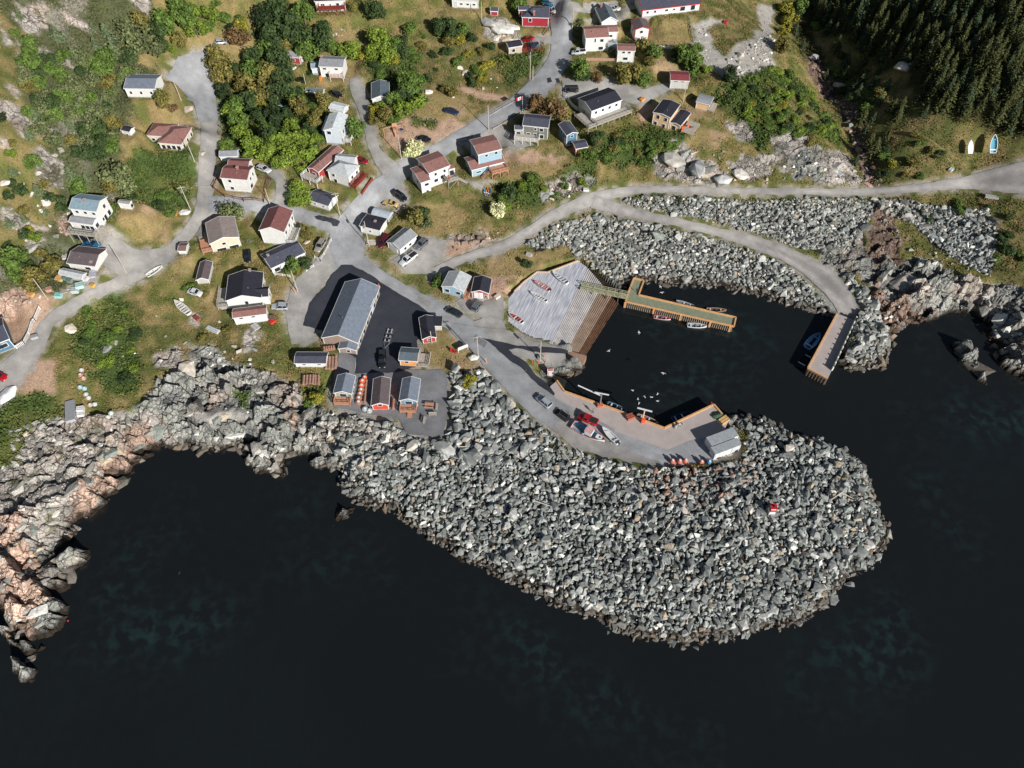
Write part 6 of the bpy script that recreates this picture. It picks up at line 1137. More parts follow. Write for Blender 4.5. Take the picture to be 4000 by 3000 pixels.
# slatted lower part: timbers across the slope with open gaps
qa = [T(2,2,1525,395), T(2,1,1920,1235)]; qb = [T(2,2,1915,532), T(2,1,2245,1480)]
A0 = np.array(bp(*qa[0], 2.2)); A1 = np.array(bp(*qa[1], 2.7)); B0 = np.array(bp(*qb[0], -.25)); B1 = np.array(bp(*T(3,1,60,1640), -.25)); m = MB(); NS = 24
slat_m = mat('slat_timber', (182,178,176), .85, .2, .4, gain=1.25); damps = mat('damp_slat_timber', (158,136,118), .85, .2, .6, gain=1.1); m3 = MB(); wets = mat('wet_slat_timber', (110,80,60), .8, .25, .8); m2 = MB()
for i in range(NS):
    t_ = (i+.7)/NS; a = A0*(1-t_)+B0*t_; b_ = A1*(1-t_)+B1*t_; z0 = 2.2*(1-t_)-.2*t_; z1 = 2.7*(1-t_)-.2*t_
    (m if i < NS*.42 else m3 if i < NS*.74 else m2).beam((a[0]-O3[0], a[1]-O3[1], z0), (b_[0]-O3[0], b_[1]-O3[1], z1), .3, .22)
m.build('slat', slat_m, root); m2.build('wet_slat', wets, root); m3.build('damp_slat', damps, root)
m = MB()
for k in range(4):
    t_ = k/3; a = A0*(1-t_)+A1*t_; b_ = B0*(1-t_)+B1*t_; m.beam((a[0]-O3[0], a[1]-O3[1], 1.8+.4*t_), (b_[0]-O3[0], b_[1]-O3[1], -.65), .25, .3)
m.build('bearer', oldwood, root)
m = MB(); [m.beam((vx[i][0], vx[i][1], pz(*vx[i][:2])+.15), (vx[i+1][0], vx[i+1][1], pz(*vx[i+1][:2])+.15), .3, .35) for i in range(0, 4)]; m.build('edge_timber', mat('tan_edge_timber', (190,164,136), .8, .12, gain=1.1), root)
bk = onz([T(2,2,1725,470), T(2,2,1912,525), T(2,2,1875,610), T(2,2,1650,575)], 1.9); root = empty('concrete_abutment', (bk[0][0], bk[0][1], 0)); tag(root, 'stained concrete block at the lower corner of the slipway', 'abutment'); m = MB(); m.prism([(p[0]-bk[0][0], p[1]-bk[0][1]) for p in bk], -2.5, 1.9); m.build('block', mat('stained_concrete', (150,122,104), .9, .2, .5, gain=1.1), root)
m = MB(); m.box(0, 0, 1.95, .6, .6, .3); m.build('coping', conc_m, root)
# ================================================================ POLES, WIRES
pole_m = mat('pole_wood', (190,182,168), .85, .1, 2)
def pole(base, top, label, cross=False, lamp=False, trans=False, r=.13):
    B = g(base); zs = np.linspace(B[2]+2, B[2]+16, 281); x, y = bp(top[0], top[1], zs); h = zs[np.argmin(np.hypot(x-B[0], y-B[1]))]-B[2]
    o = empty('utility_pole' if h > 5 else 'timber_post', (B[0], B[1], B[2])); tag(o, label, 'pole', 'utility poles of the village' if h > 5 else None)
    m = MB(); m.bar((0, 0, -.4), (0, 0, h), r, r*.7, 8); m.build('pole_shaft', pole_m, o)
    if cross: m = MB(); m.box(0, 0, h-.5, 2.0, .12, .14, .3); m.build('crossarm', pole_m, o)
    if lamp: m = MB(); m.bar((0, 0, h-1.5), (1.6, .4, h-1.0), .05); m.build('lamp_arm', steel_m, o); m = MB(); m.box(1.8, .45, h-1.0, .6, .25, .14, .2); m.build('lamp_head', steel_m, o)
    if trans: m = MB(); m.bar((-.38, -.1, h-2.2), (-.38, -.1, h-1.2), .24, n=10); m.build('transformer', steel_m, o)
    return Vector((B[0], B[1], B[2]+h-.3))
PT = {}
for i, (b_, t_, lab, kw) in enumerate([
 ((707,391),(680,316),'bare wooden pole at the edge of the turning circle',{}), ((745,820),(703,727),'pole with lamp and transformer beside the large boulder on the left road',dict(cross=True,lamp=True,trans=True)),
 ((494,1065),(445,976),'pole standing in the left gravel driveway by the charcoal-roofed bungalow',{}), ((188,1170),(132,1085),'pole rising from the junk heap by the left road',{}),
 ((1058,808),(1033,735),'pole at the lower right of the brown rail fence',{}), ((1330,848),(1303,752),'pole with crossarm in front of the slate-roofed white shed',dict(cross=True)),
 ((1442,963),(1427,864),'pole in front of the near-flat black-roofed cabin',dict(trans=True)), ((1163,1139),(1144,1056),'pole on the brown lawn corner right of the rambling black roof',{}),
 ((1882,85),(1879,7),'pole above the big pale outcrop in the upper middle',{}), ((2235,116),(2239,18),'pole at the roadside near the top edge',{}), ((2070,311),(2074,202),'pole with lamp and transformer on the grassy bend',dict(lamp=True,trans=True)),
 ((2081,311),(2082,258),'short pole beside the lamp pole on the grassy bend',{}), ((1909,508),(1901,410),'pole beside the main road above the stepped brown-roofed house',{}), ((1568,622),(1556,524),'pole beside the white flowering bush',{}),
 ((1868,1399),(1874,1312),'pole on the brown grass beside the road above the boulders',dict(cross=True,trans=True)), ((1687,1341),(1682,1294),'pole against the small red gabled shed',{}), ((2110,1408),(2108,1334),'pole with grey meter box near the slipway',dict(trans=True)),
 ((760,631),(723,546),'pole in front of the cream hipped bungalow',{}), ((2668,398),(2674,349),'thin pole between the wine red roof and the cream shed',{}), ((1194,328),(1184,288),'short clothesline post on the lawn of the small blue wing',{})]):
    PT[i] = pole(b_, t_, lab, **kw)
m = MB(); m.box(0, 0, .5, 1., .8, 1.1); o = m.build('meter_box', steel_m, None); o.location = tuple(g((2107,1402))); tag(o, 'grey metal cabinet at the foot of the slipway pole', 'cabinet')
wire_m = mat('wire', (150,140,110), .5, .05)
for a, b_ in ((12, 13), (15, 14), (14, 16), (1, 4), (4, 5), (5, 6), (12, 10), (10, 9), (7, 5)):
    p, q = PT[a], PT[b_]; m = MB(); prev = p
    for k in range(1, 13): t_ = k/12; c = p.lerp(q, t_); c.z -= 4*t_*(1-t_)*(p-q).length*.02; m.bar(prev, c, .022, n=4); prev = c
    o = m.build('overhead_wire', wire_m); tag(o, 'thin overhead wire strung between two village poles', 'wire', 'overhead wires')
# ================================================================ FENCES
def fence(name, label, pts, h, m_, kind='rail', sp_=2.0, dz=0.):
    P = [g(p) for p in pts]; o = empty(name, tuple(P[0])); tag(o, label, 'fence'); O3 = P[0]; rl = MB(); ps = MB()
    for a, b_ in zip(P[:-1], P[1:]):
        L = math.dist(a[:2], b_[:2]); n_ = max(1, int(L/sp_))
        cs = [a+(b_-a)*k/n_ for k in range(n_+1)]; cs = [np.array([c[0], c[1], float(Hs(c[0], c[1]))])-O3 for c in cs]
        for c in cs: ps.box(c[0], c[1], c[2]+h/2, .14, .14, h+.15)
        for c, d in zip(cs[:-1], cs[1:]):
            if kind == 'solid': rl.beam((c[0], c[1], c[2]+h/2+.03), (d[0], d[1], d[2]+h/2+.03), .06, h-.1)
            else:
                for zz in ((.4, .95) if kind == 'rail' else (.9,)): rl.beam((c[0], c[1], c[2]+h*zz), (d[0], d[1], d[2]+h*zz), .07, .16)
                if kind == 'picket':
                    q = int(math.dist(c[:2], d[:2])/.3)
                    for k in range(q): e = c+(d-c)*(k+.5)/q; ps.box(e[0], e[1], e[2]+h*.45, .14, .05, h*.85, math.atan2(d[1]-c[1], d[0]-c[0]))
    rl.build('rail', m_, o); ps.build('post', m_, o); return o
brownf = mat('brown_stain', (128,84,72), .85, .1); pale_g = mat('pale_green_wire_fence', (140,160,145), .7, .1)
fence('garden_fence', 'brown rail fence around the tall maroon-roofed house', tl(1,1,[(140,260),(90,375),(215,470),(420,515),(640,530),(715,290),(600,265)]), 1.1, brownf)
fence('picket_fence', 'white picket fence beside the blue house at the left edge', tl(0,2,[(440,20),(385,150),(360,175),(270,400),(185,450)]), 1.2, white_m, 'picket')
fence('guard_rail', 'low white rail along the road by the parked tan suv', tl(1,1,[(1370,940),(1250,1160),(1190,1130)]), .9, white_m, 'rail')
fence('guard_rail', 'white rail pieces in front of the long blue-black-roofed house', tl(1,1,[(760,1315),(925,1335)]), .8, white_m, 'rail'); fence('guard_rail', 'short white rail near the leafy corner of the long house', tl(1,1,[(1100,1275),(1180,1222)]), .8, white_m, 'rail')
fence('garden_fence', 'red fence beside the garden of the pale hip-roofed house', tl(1,1,[(1815,285),(1700,450)]), 1.0, wood_red, 'solid')
fence('garden_fence', 'red rail fence in front of the dark blue car', tl(2,0,[(1268,562),(1455,555),(1440,470)]), 1.0, wood_red, 'rail'); fence('garden_fence', 'brown fence on the right side of the bright red house', tl(2,0,[(1535,175),(1500,330),(1450,385)]), 1.1, brownf, 'rail')
fence('yard_wall', 'long brown board fence below the white duplex', tl(2,0,[(1905,660),(2212,665)])+[T(3,0,60,660)], 1.1, mat('fence_tan', (176,140,122), .85, .1), 'solid')
fence('wire_fence', 'pale green fence along the edge of the gravel pit', tl(3,0,[(815,215),(868,470)]), 1.5, pale_g, 'rail'); fence('white_wall', 'low white board wall at the foot of the brown lawn', tl(3,0,[(455,515),(620,530)]), .9, white_m, 'solid')
fence('yard_fence', 'white fence beside the large white house', tl(2,0,[(1690,1070),(1810,1200)]), 1.4, white_m, 'solid'); fence('road_kerb', 'pale timber kerb along the main road below the grass', tl(2,0,[(860,1255),(1000,1170),(1155,1090)]), .3, conc_m, 'solid')
fence('road_kerb', 'pale kerb between the road and the grey house yard', tl(2,0,[(905,1395),(1080,1300),(1200,1225)]), .3, conc_m, 'solid')
# ================================================================ VEHICLES
car_tyre = mat('tyre', (30,30,32), .85, .1); rim_m = mat('wheel_rim', (170,172,176), .35, .1, metal=.6); cglass = mat('car_glass', (28,34,42), .08, .1, 1, spec=.7); lamp_m = mat('headlight_glass', (225,225,220), .15, .05); tail_m = mat('tail_light', (150,20,20), .3, .1)
def paint(name, rgb):
    if name in MATS: return MATS[name]
    m = mat(name, rgb, .28, .04, 1.0, metal=.15, spec=.5); m.node_tree.nodes['Principled BSDF'].inputs['Coat Weight'].default_value = .6; return m
PC = dict(black=(30,31,34), navy=(36,52,88), white=(225,227,228), silver=(176,182,188), grey=(110,114,118), red=(150,30,40), dred=(96,28,38), blue=(44,110,150), tan=(168,160,148), yellow=(226,196,128), green=(42,54,56), pred=(190,24,36), teal=(40,96,120))
def vehicle(rear, front, kind, col, label, zfix=None):
    A = g(rear) if zfix is None else np.array([*bp(*rear, zfix), zfix]); B = g(front) if zfix is None else np.array([*bp(*front, zfix), zfix])
    d = B-A; L = float(np.clip(math.hypot(d[0], d[1]), 3.9, 5.9)); rz = math.atan2(d[1], d[0]); c = (A+B)/2; gz_ = (A[2]+B[2])/2+.07
    o = empty({'pickup': 'pickup_truck', 'suv': 'suv', 'van': 'van'}.get(kind, 'parked_car'), (c[0], c[1], gz_), rz); o.rotation_euler = (0, -math.atan2(d[2], math.hypot(d[0], d[1])), rz); tag(o, label, 'truck' if kind == 'pickup' else 'car', 'parked vehicles')
    Wd = .9 if kind in ('sedan', 'hatch', 'sport') else .96; hl = L/2; top = {'sedan': 1.42, 'hatch': 1.5, 'sport': 1.28, 'suv': 1.72, 'van': 1.8, 'pickup': 1.8}[kind]; sh = {'sedan': .88, 'hatch': .92, 'sport': .8, 'suv': 1.05, 'van': 1.08, 'pickup': 1.08}[kind]
    def ring(x, w, z0, z1): return [(x, -w, z0), (x, w, z0), (x, w*1.02, (z0+z1)*.5), (x, w*.96, z1-.06), (x, w*.8, z1), (x, -w*.8, z1), (x, -w*.96, z1-.06), (x, -w*1.02, (z0+z1)*.5)]
    m = MB(); st = [(-hl, .78, .42, sh*.82), (-hl+.12, .92, .3, sh*.96), (-hl+.8, 1., .25, sh), (0, 1., .22, sh), (hl-1.3, 1., .25, sh*.98), (hl-.5, .97, .28, sh*.86), (hl-.12, .86, .32, sh*.74), (hl, .7, .4, sh*.62)]
    m.loft([ring(x, w*Wd, a, b_) for x, w, a, b_ in st]); body = m.build('body', paint('paint_'+col, PC[col]), o, True)
    cab = {'sedan': (-hl*.62, -hl*.36, hl*.12, hl*.42), 'hatch': (-hl*.86, -hl*.66, hl*.1, hl*.42), 'sport': (-hl*.6, -hl*.22, hl*.02, hl*.34), 'suv': (-hl*.93, -hl*.8, hl*.1, hl*.4), 'van': (-hl*.95, -hl*.86, hl*.3, hl*.62), 'pickup': (-hl*.12, -hl*.06, hl*.26, hl*.5)}[kind]
    def cr4(x, w, z): return [(x, -w, z), (x, w, z)]
    x0, x1, x2, x3 = cab; m = MB(); v = [(x0, -Wd*.93, sh-.04), (x0, Wd*.93, sh-.04), (x3, Wd*.93, sh-.06), (x3, -Wd*.93, sh-.06), (x1, -Wd*.74, top-.05), (x1, Wd*.74, top-.05), (x2, Wd*.74, top-.05), (x2, -Wd*.74, top-.05)]
    m.add(v, [(0, 3, 2, 1), (4, 5, 6, 7), (0, 1, 5, 4), (1, 2, 6, 5), (2, 3, 7, 6), (3, 0, 4, 7)]); m.build('windows', cglass, o)
    m = MB(); m.loft([[(x, -w, top-.07), (x, w, top-.07), (x, w*.9, top+.02), (x, -w*.9, top+.02)] for x, w in ((x1-.04, Wd*.74), ((x1+x2)/2, Wd*.78), (x2+.05, Wd*.74))])
    for s in (-1, 1):
        for (xa, xb) in ((x0, x1), (x3, x2)): m.beam((xa, s*Wd*.92, sh-.03), (xb, s*Wd*.755, top-.03), .09, .07)
        if kind != 'pickup' and kind != 'sport': xm = (x1+x2)/2; m.beam((xm, s*Wd*.93, sh-.03), (xm, s*Wd*.765, top-.03), .09, .08)
    m.build('roof', paint('paint_'+col, PC[col]), o)
    if kind == 'pickup': m = MB(); m.box((-hl+x0)/2-.02, 0, sh+.012, (x0+hl)-.35, Wd*1.62, .03); m.build('truck_bed', mat('bed_liner', (46,46,48), .8, .1), o); m = MB(); [m.box((-hl+x0)/2, s*Wd*.88, sh+.04, x0+hl-.1, .1, .1) for s in (-1, 1)]; m.box(-hl+.1, 0, sh+.04, .1, Wd*1.7, .1); m.build('bed_rail', paint('paint_'+col, PC[col]), o)
    if kind in ('suv',): m = MB(); [m.beam((x1, s*.6, top+.07), (x2, s*.6, top+.07), .05, .05) for s in (-1, 1)]; m.build('roof_rail', steel_m, o)
    for sx_ in (-hl+.85, hl-.85):
        for s in (-1, 1):
            m = MB(); m.bar((sx_, s*(Wd-.16), .33), (sx_, s*(Wd+.02), .33), .34, n=14); wl = m.build('wheel', car_tyre, o); m = MB(); m.bar((sx_, s*(Wd+.02), .33), (sx_, s*(Wd+.035), .33), .2, n=10); m.build('rim', rim_m, wl)
    for s in (-1, 1): m = MB(); m.box(hl-.08, s*Wd*.62, sh*.62, .12, .32, .14); m.build('headlight', lamp_m, o); m = MB(); m.box(-hl+.04, s*Wd*.66, sh*.72, .1, .24, .16); m.build('tail_light', tail_m, o)
    m = MB(); [m.box(x3-.1, s*(Wd+.1), sh+.05, .15, .18, .12) for s in (-1, 1)]; m.build('mirror', black_m, o)
    return o
VH = [((1,0),(130,478),(218,472),'hatch','silver','small silver blue car half hidden by a tree above the turning circle'), ((1,0),(1385,1020),(1480,1062),'hatch','black','black car in tree shade behind the dark blue long shed'),
 ((2,0),(1440,42),(1532,48),'hatch','teal','teal car at the top behind the bright red house'), ((2,0),(1490,84),(1546,112),'hatch','blue','bright blue car behind the bright red house'), ((2,0),(1500,128),(1568,145),'pickup','silver','silver pickup beside the bright red house'),
 ((2,0),(1352,432),(1212,452),'sedan','pred','bright red car parked beside the grey cottage with black roof'), ((2,0),(1300,540),(1392,482),'sedan','navy','dark blue car behind the red rail fence'), ((2,0),(1908,578),(1748,588),'pickup','white','white pickup parked below the white duplex'),
 ((2,0),(1825,985),(1682,988),'suv','black','black suv on the road above the large white house'), ((2,0),(372,1200),(532,1240),'sedan','navy','dark blue car alone on the dry grass left of the main road'), ((2,0),(228,1535),(75,1500),'sedan','black','black car parked on the dirt beside the road'),
 ((3,0),(-40,118),(50,118),'suv','white','white suv near the dark gabled house at the top'), ((0,1),(825,905),(1018,935),'suv','black','black wagon beside the tall house with the blue grey roof'), ((0,1),(905,985),(1095,1005),'sedan','blue','blue car shaded behind the charcoal-roofed bungalow'),
 ((0,1),(2045,1495),(2180,1535),'sedan','white','small white car on the grass below the weathered shed'), ((1,1),(575,160),(712,212),'hatch','white','white car beside the tall maroon-roofed house'), ((1,1),(1650,85),(1748,108),'hatch','red','dark red car behind the pale hip-roofed house'),
 ((1,1),(2045,432),(2175,522),'suv','black','black suv parked above the yellow sports car'), ((1,1),(2092,572),(1928,535),'sport','yellow','pale yellow sports car near the main junction'), ((1,1),(1297,950),(1210,1078),'suv','tan','tan suv parked inside the white guard rail'),
 ((1,1),(467,1060),(468,1175),'hatch','black','black car on the lawn between the houses'), ((1,1),(1985,905),(1885,1032),'van','dred','dark red van between black-roofed cabin and grey-gabled garage'), ((1,1),(2290,1092),(2115,1222),'pickup','white','white pickup in the yard of the grey-gabled garage'),
 ((2,1),(185,950),(72,1048),'suv','grey','grey suv on the gravel yard right of the grey-gabled garage'), ((1,2),(905,15),(722,12),'suv','silver','silver suv right of the brown-roofed workshop'), ((2,2),(690,58),(775,-55),'suv','grey','dark grey suv below the small red and white shed'),
 ((2,2),(565,108),(402,28),'sedan','green','dark green sedan driving on the main road'), ((2,2),(1520,1092),(1378,975),'suv','silver','silver suv parked by the wharf entrance'), ((1,2),(1922,482),(1920,672),'pickup','black','black pickup on the fresh asphalt in front of the boat trailer'),
 ((0,2),(-60,750),(45,775),'hatch','pred','red car at the very left edge of the gravel')]
for (c_, r_), a, b_, kd, cl_, lab in VH: vehicle(T(c_, r_, *a), T(c_, r_, *b_), kd, cl_, lab)
vehicle(T(2,2,1712,1238), T(2,2,1562,1126), 'suv', 'black', 'black suv on the wharf behind the silver suv', WZ+.05); vehicle(T(2,2,2028,1268), T(2,2,1820,1182), 'pickup', 'pred', 'bright red pickup on the wharf beside the fishing boat', WZ+.05)
# ================================================================ BOATS
boatwhite = mat('boat_white', (222,224,222), .5, .06, 2); boatin = mat('boat_interior', (170,168,160), .7, .12, 3)
def boat(stern, bow, hullrgb, inrgb, label, z=None, ratio=.3, seats=3, motor=False, trim_c=None, open_=True, name='open_boat', group=None):
    A = g(stern) if z is None else np.array([*bp(*stern, z+.4), z]); B = g(bow) if z is None else np.array([*bp(*bow, z+.4), z])
    d = B-A; L = math.hypot(d[0], d[1]); rz = math.atan2(d[1], d[0]); W_ = L*ratio/2; h = min(.9, L*.13); base = (A[2]+B[2])/2+(0 if z is None else -.15)
    o = empty(name, (A[0], A[1], base), rz); o.rotation_euler = (0, -math.atan2(d[2], L) if z is None else 0, rz); tag(o, label, 'boat', group)
    hm = mat('hull_%d_%d_%d' % hullrgb, hullrgb, .45, .07, 2); im = mat('inner_%d_%d_%d' % inrgb, inrgb, .7, .12, 3); tm = hm if trim_c is None else mat('gunwale_%d_%d_%d' % trim_c, trim_c, .5, .05)
    st = [(0, .78), (.12, .88), (.35, 1.), (.6, .92), (.8, .62), (.93, .26), (1., .03)]
    def hr(t_, w, s=1., dz=0.): x = t_*L; sheer = h*(1+.25*t_**2); return [(x, -w*W_*s, sheer-dz), (x, -w*W_*.82*s, h*.35+dz), (x, -w*W_*.25*s, dz+.02), (x, w*W_*.25*s, dz+.02), (x, w*W_*.82*s, h*.35+dz), (x, w*W_*s, sheer-dz)]
    m = MB(); m.loft([hr(t_, w) for t_, w in st], cap=False, closed=False); m.add(hr(0, .78), [(0, 1, 2, 3, 4, 5)]); m.build('hull', hm, o)
    if open_:
        m = MB(); m.loft([hr(t_*.97+.01, w, .9, .07)[::-1] for t_, w in st], cap=False, closed=False); m.build('interior', im, o)
        m = MB()
        for (t0, w0_), (t1, w1) in zip(st[:-1], st[1:]):
            for s in (-1, 1): m.beam((t0*L, s*w0_*W_*.96, h*(1+.25*t0**2)), (t1*L, s*w1*W_*.96, h*(1+.25*t1**2)), .12, .06)
        m.beam((0, -.75*W_, h), (0, .75*W_, h), .14, .06); m.build('gunwale', tm, o)
        for i in range(seats): t_ = .18+.55*i/max(1, seats-1) if seats > 1 else .4; m = MB(); m.box(t_*L, 0, h*.75, .32, 2*W_*.86*(1 if t_ < .6 else .8), .06); m.build('thwart', boatwhite if i % 2 == 0 else im, o)
    else:
        m = MB(); m.loft([[(t_*L, -w*W_, h*(1+.25*t_**2)), (t_*L, 0, h*(1.12+.25*t_**2)), (t_*L, w*W_, h*(1+.25*t_**2))] for t_, w in st], cap=False, closed=False); m.build('foredeck', hm, o)
    if motor: m = MB(); m.box(-.22, 0, h+.15, .4, .3, .42); m.bar((-.25, 0, h), (-.3, 0, -.1), .07); m.build('outboard_motor', mat('motor_dark', (60,62,66), .4, .1), o)
    return o
def slz(px): return None
SZ = lambda p: float(pz(bp(*p, 2.9)[0]-O3s[0], bp(*p, 2.9)[1]-O3s[1]))
O3s = S0[8]
def sboat(a, b_, *r, **k): z = (SZ(a)+SZ(b_))/2+.1; return boat(a, b_, *r, z=z, **k)
sboat(T(2,1,1705,1400), T(2,1,1545,1280), (226,228,226), (190,196,198), 'white open boat topmost on the slipway', seats=4, group='boats drawn up on the slipway')
sboat(T(2,1,1515,1475), T(2,1,1345,1378), (226,226,224), (196,160,154), 'white boat with red trim and red seats in the middle of the slipway', seats=5, trim_c=(196,70,66), motor=True, ratio=.28, group='boats drawn up on the slipway')
sboat(T(2,1,1485,1595), T(2,1,1305,1498), (226,228,226), (196,198,196), 'slim white boat below the red trimmed one on the slipway', seats=5, ratio=.26, group='boats drawn up on the slipway')
sboat(T(2,2,1225,165), T(2,2,1068,62), (224,224,222), (176,96,92), 'white boat with red interior alone on the lower slipway', seats=4, ratio=.32, group='boats drawn up on the slipway')
boat(T(3,2,428,98), T(3,2,608,128), (220,218,214), (96,100,110), 'small white boat with red bow moored left along the timber dock', z=0., seats=3, motor=True, trim_c=(214,84,84), ratio=.3)
boat(T(3,2,790,192), T(3,2,996,208), (224,226,228), (130,136,144), 'white boat moored right of the red-bowed boat at the timber dock', z=0., seats=3, motor=True, ratio=.32)
boat(T(3,2,1000,28), T(3,2,1208,36), (86,96,106), (52,60,68), 'dark grey boat with orange edge behind the far end of the timber dock', z=0., seats=3, trim_c=(220,160,110), ratio=.28)
boat(T(3,1,850,1650), T(3,1,668,1590), (190,196,200), (120,128,134), 'grey boat moored behind the timber dock', z=0., seats=4, motor=True, ratio=.26)
boat(T(3,2,2080,440), T(4,2,0,288), (110,160,200), (120,168,204), 'light blue boat with numbered deck moored beside the outer pier', z=0., seats=2, ratio=.42); boat(T(3,2,2000,640), T(3,2,2125,488), (26,44,62), (18,26,34), 'dark navy boat in the shade of the outer pier', z=0., seats=3, ratio=.42)
boat(T(3,2,-70,1040), T(3,2,135,1128), (112,146,168), (54,66,76), 'blue grey boat at the wharf edge below the long-armed davit', z=0., seats=5, motor=True, ratio=.3); boat(T(3,2,248,1175), T(3,2,475,1258), (160,52,60), (120,100,92), 'red and white boat at the wharf edge beside the T-shaped davit', z=0., seats=4, ratio=.3, trim_c=(210,190,184), motor=True)
boat(T(3,2,625,1212), T(3,2,828,1142), (50,90,128), (34,58,84), 'dark blue boat in the inner corner of the wharf', z=0., seats=4, ratio=.32)
boat(T(0,1,1590,1335), T(0,1,1760,1228), (214,214,208), (200,200,192), 'white wooden boat on a trailer beside the left road', seats=3, ratio=.34); boat(T(0,2,2055,95), T(0,1,1895,1612), (226,224,218), (196,192,184), 'white boat lying on the grass above the rocks', seats=5, ratio=.34)
boat(T(4,0,1815,1735), T(4,0,1845,1455), (214,226,232), (96,160,178), 'big white and aqua boat standing on the grass at the right edge', seats=2, ratio=.42, trim_c=(226,230,232)); boat(T(4,0,1590,1720), T(4,0,1597,1515), (214,228,240), (200,212,224), 'small white upturned boat left of the big aqua boat', seats=0, ratio=.42, open_=False)
boat(T(1,0,800,1155), T(1,0,928,1160), (178,212,214), (170,200,200), 'pale aqua upturned dinghy under the trees', seats=0, ratio=.3, open_=False); boat(T(1,0,900,800), T(1,0,1000,745), (222,222,218), (200,200,196), 'white boat hull beside the weathered red shed', seats=0, ratio=.4, open_=False)
for i, (a, b_, c_, lab) in enumerate(((T(2,1,812,455), T(2,1,812,392), (90,160,200), 'light blue kayak, leftmost of the three on the lawn'), (T(2,1,828,472), T(2,1,850,385), (236,130,70), 'orange kayak between the two blue ones'), (T(2,1,843,480), T(2,1,880,395), (70,130,170), 'darker blue kayak, rightmost of the three on the lawn'))): boat(a, b_, c_, tuple(int(x*.7) for x in c_), lab, seats=1, ratio=.24, name='kayak', group='kayaks on the lawn')
boat(T(1,0,1252,880), T(1,0,1252,825), (236,140,70), (200,110,60), 'orange kayak beside the two-storey house with the blue-roofed wing', seats=0, ratio=.4, open_=False, name='kayak')
# fishing boat on the wharf and the white motor boat
o = boat(T(2,2,1760,1270), T(2,2,2108,1445), (214,216,216), (112,150,176), 'white fishing boat with red bow deck and wheelhouse stored on the wharf', z=WZ+.6, seats=1, ratio=.36, trim_c=(206,96,92), name='fishing_boat')
Lb = math.dist(bp(*T(2,2,1760,1270), 3), bp(*T(2,2,2108,1445), 3)); m = MB(); m.box(Lb*.52, 0, 1.5, 1.7, 1.9, 1.5); m.build('wheelhouse', boatwhite, o); m = MB(); m.box(Lb*.52, 0, 2.28, 1.9, 2.1, .08); m.build('wheelhouse_roof', mat('pink_roof', (206,160,160), .6, .2, 1), o)
m = MB(); [m.box(Lb*.42, s*.5, 1.9, .06, .5, .5) for s in (-1, 1)]; m.build('window', cglass, o); m = MB(); m.bar((Lb*.45, .3, 2.2), (Lb*.45, .3, 4.2), .05); m.bar((Lb*.45, -.5, 3.6), (Lb*.45, 1., 3.6), .04); m.build('mast', steel_m, o); m = MB(); m.box(Lb*.82, 0, 1.05, 1.5, 1.2, .1); m.build('foredeck', boatwhite, o); m = MB(); m.box(Lb*.84, 0, 1.13, .4, .4, .06); m.build('hatch', cglass, o); m = MB(); [m.box(Lb*.3, s*.6, -.4, .3, .3, .9) for s in (-1, 1)]; [m.box(Lb*.65, s*.5, -.4, .3, .3, .9) for s in (-1, 1)]; m.build('cradle', oldwood, o)
o = boat(T(2,2,2255,1470), T(2,2,2082,1300), (226,226,226), (206,206,208), 'white speedboat on a trailer right of the fishing boat', z=WZ+.6, seats=2, ratio=.3, motor=True, name='motor_boat', trim_c=(228,230,232)); m = MB(); [m.bar((1.6, s*.8, -.35), (1.6, s*1., -.35), .32, n=10) for s in (-1, 1)]; m.box(2.4, 0, -.2, 4.5, .12, .12); m.build('trailer', steel_m, o)
# ================================================================ SMALL THINGS
def at(px, dz=0): return tuple(g(px, dz))
def atz(px, z): x, y = bp(*px, z); return (float(x), float(y), z)
def tub(px, col, label, group=None, z=None, r=.75, h=.6, name='round_tub', n_=1):
    o = empty(name, at(px) if z is None else atz(px, z)); tag(o, label, 'tub', group); m = MB(); m.lathe(0, 0, [(r*.8, 0), (r, h*.7), (r*.95, h), (r*.45, h*1.25)], 14); m.build('shell', mat('tub_%d_%d_%d' % col, col, .6, .12), o); m = MB(); m.lathe(0, 0, [(r*.45, h*1.22), (r*.4, h*1.5), (.05, h*1.52)], 10); m.build('lid', boatwhite, o); return o
for i, (u, v, c_) in enumerate([(1730,768,(240,110,70)),(1706,806,(240,104,66)),(1698,856,(236,100,66)),(1692,902,(176,120,92)),(1682,945,(168,112,90)),(1668,990,(172,118,96)),(1664,1035,(176,122,96))]):
    nm = ['topmost and smallest of the three orange tubs','middle one of the three orange tubs','lowest of the three orange tubs','uppermost of the four brown tubs','second brown tub from the top','third brown tub from the top','lowest brown tub at the end of the row']
    tub(T(1,2,u,v), c_, nm[i]+' beside the orange red shed', 'row of round tubs', r=.8 if i else .6)
for i, (u, v) in enumerate([(1732,1108),(1780,1128)]): tub(T(1,2,u,v), (176,182,186), ['left','right'][i]+' pale grey tub of the pair in front of the orange red shed', 'pale grey tubs', r=.75)
for i, (x, y, c_, lb) in enumerate([(2625,1808,(206,110,90),'leftmost orange tub'),(2653,1808,(210,120,100),'middle orange tub'),(2676,1806,(206,124,104),'third orange tub from the left'),(2738,1812,(206,120,96),'single orange tub beside the blue one'),(2768,1812,(60,140,190),'bright blue tub')]): tub((x, y), c_, lb+' on the far side of the wharf', 'tubs along the wharf back edge', z=WZ, r=.6, h=1.)
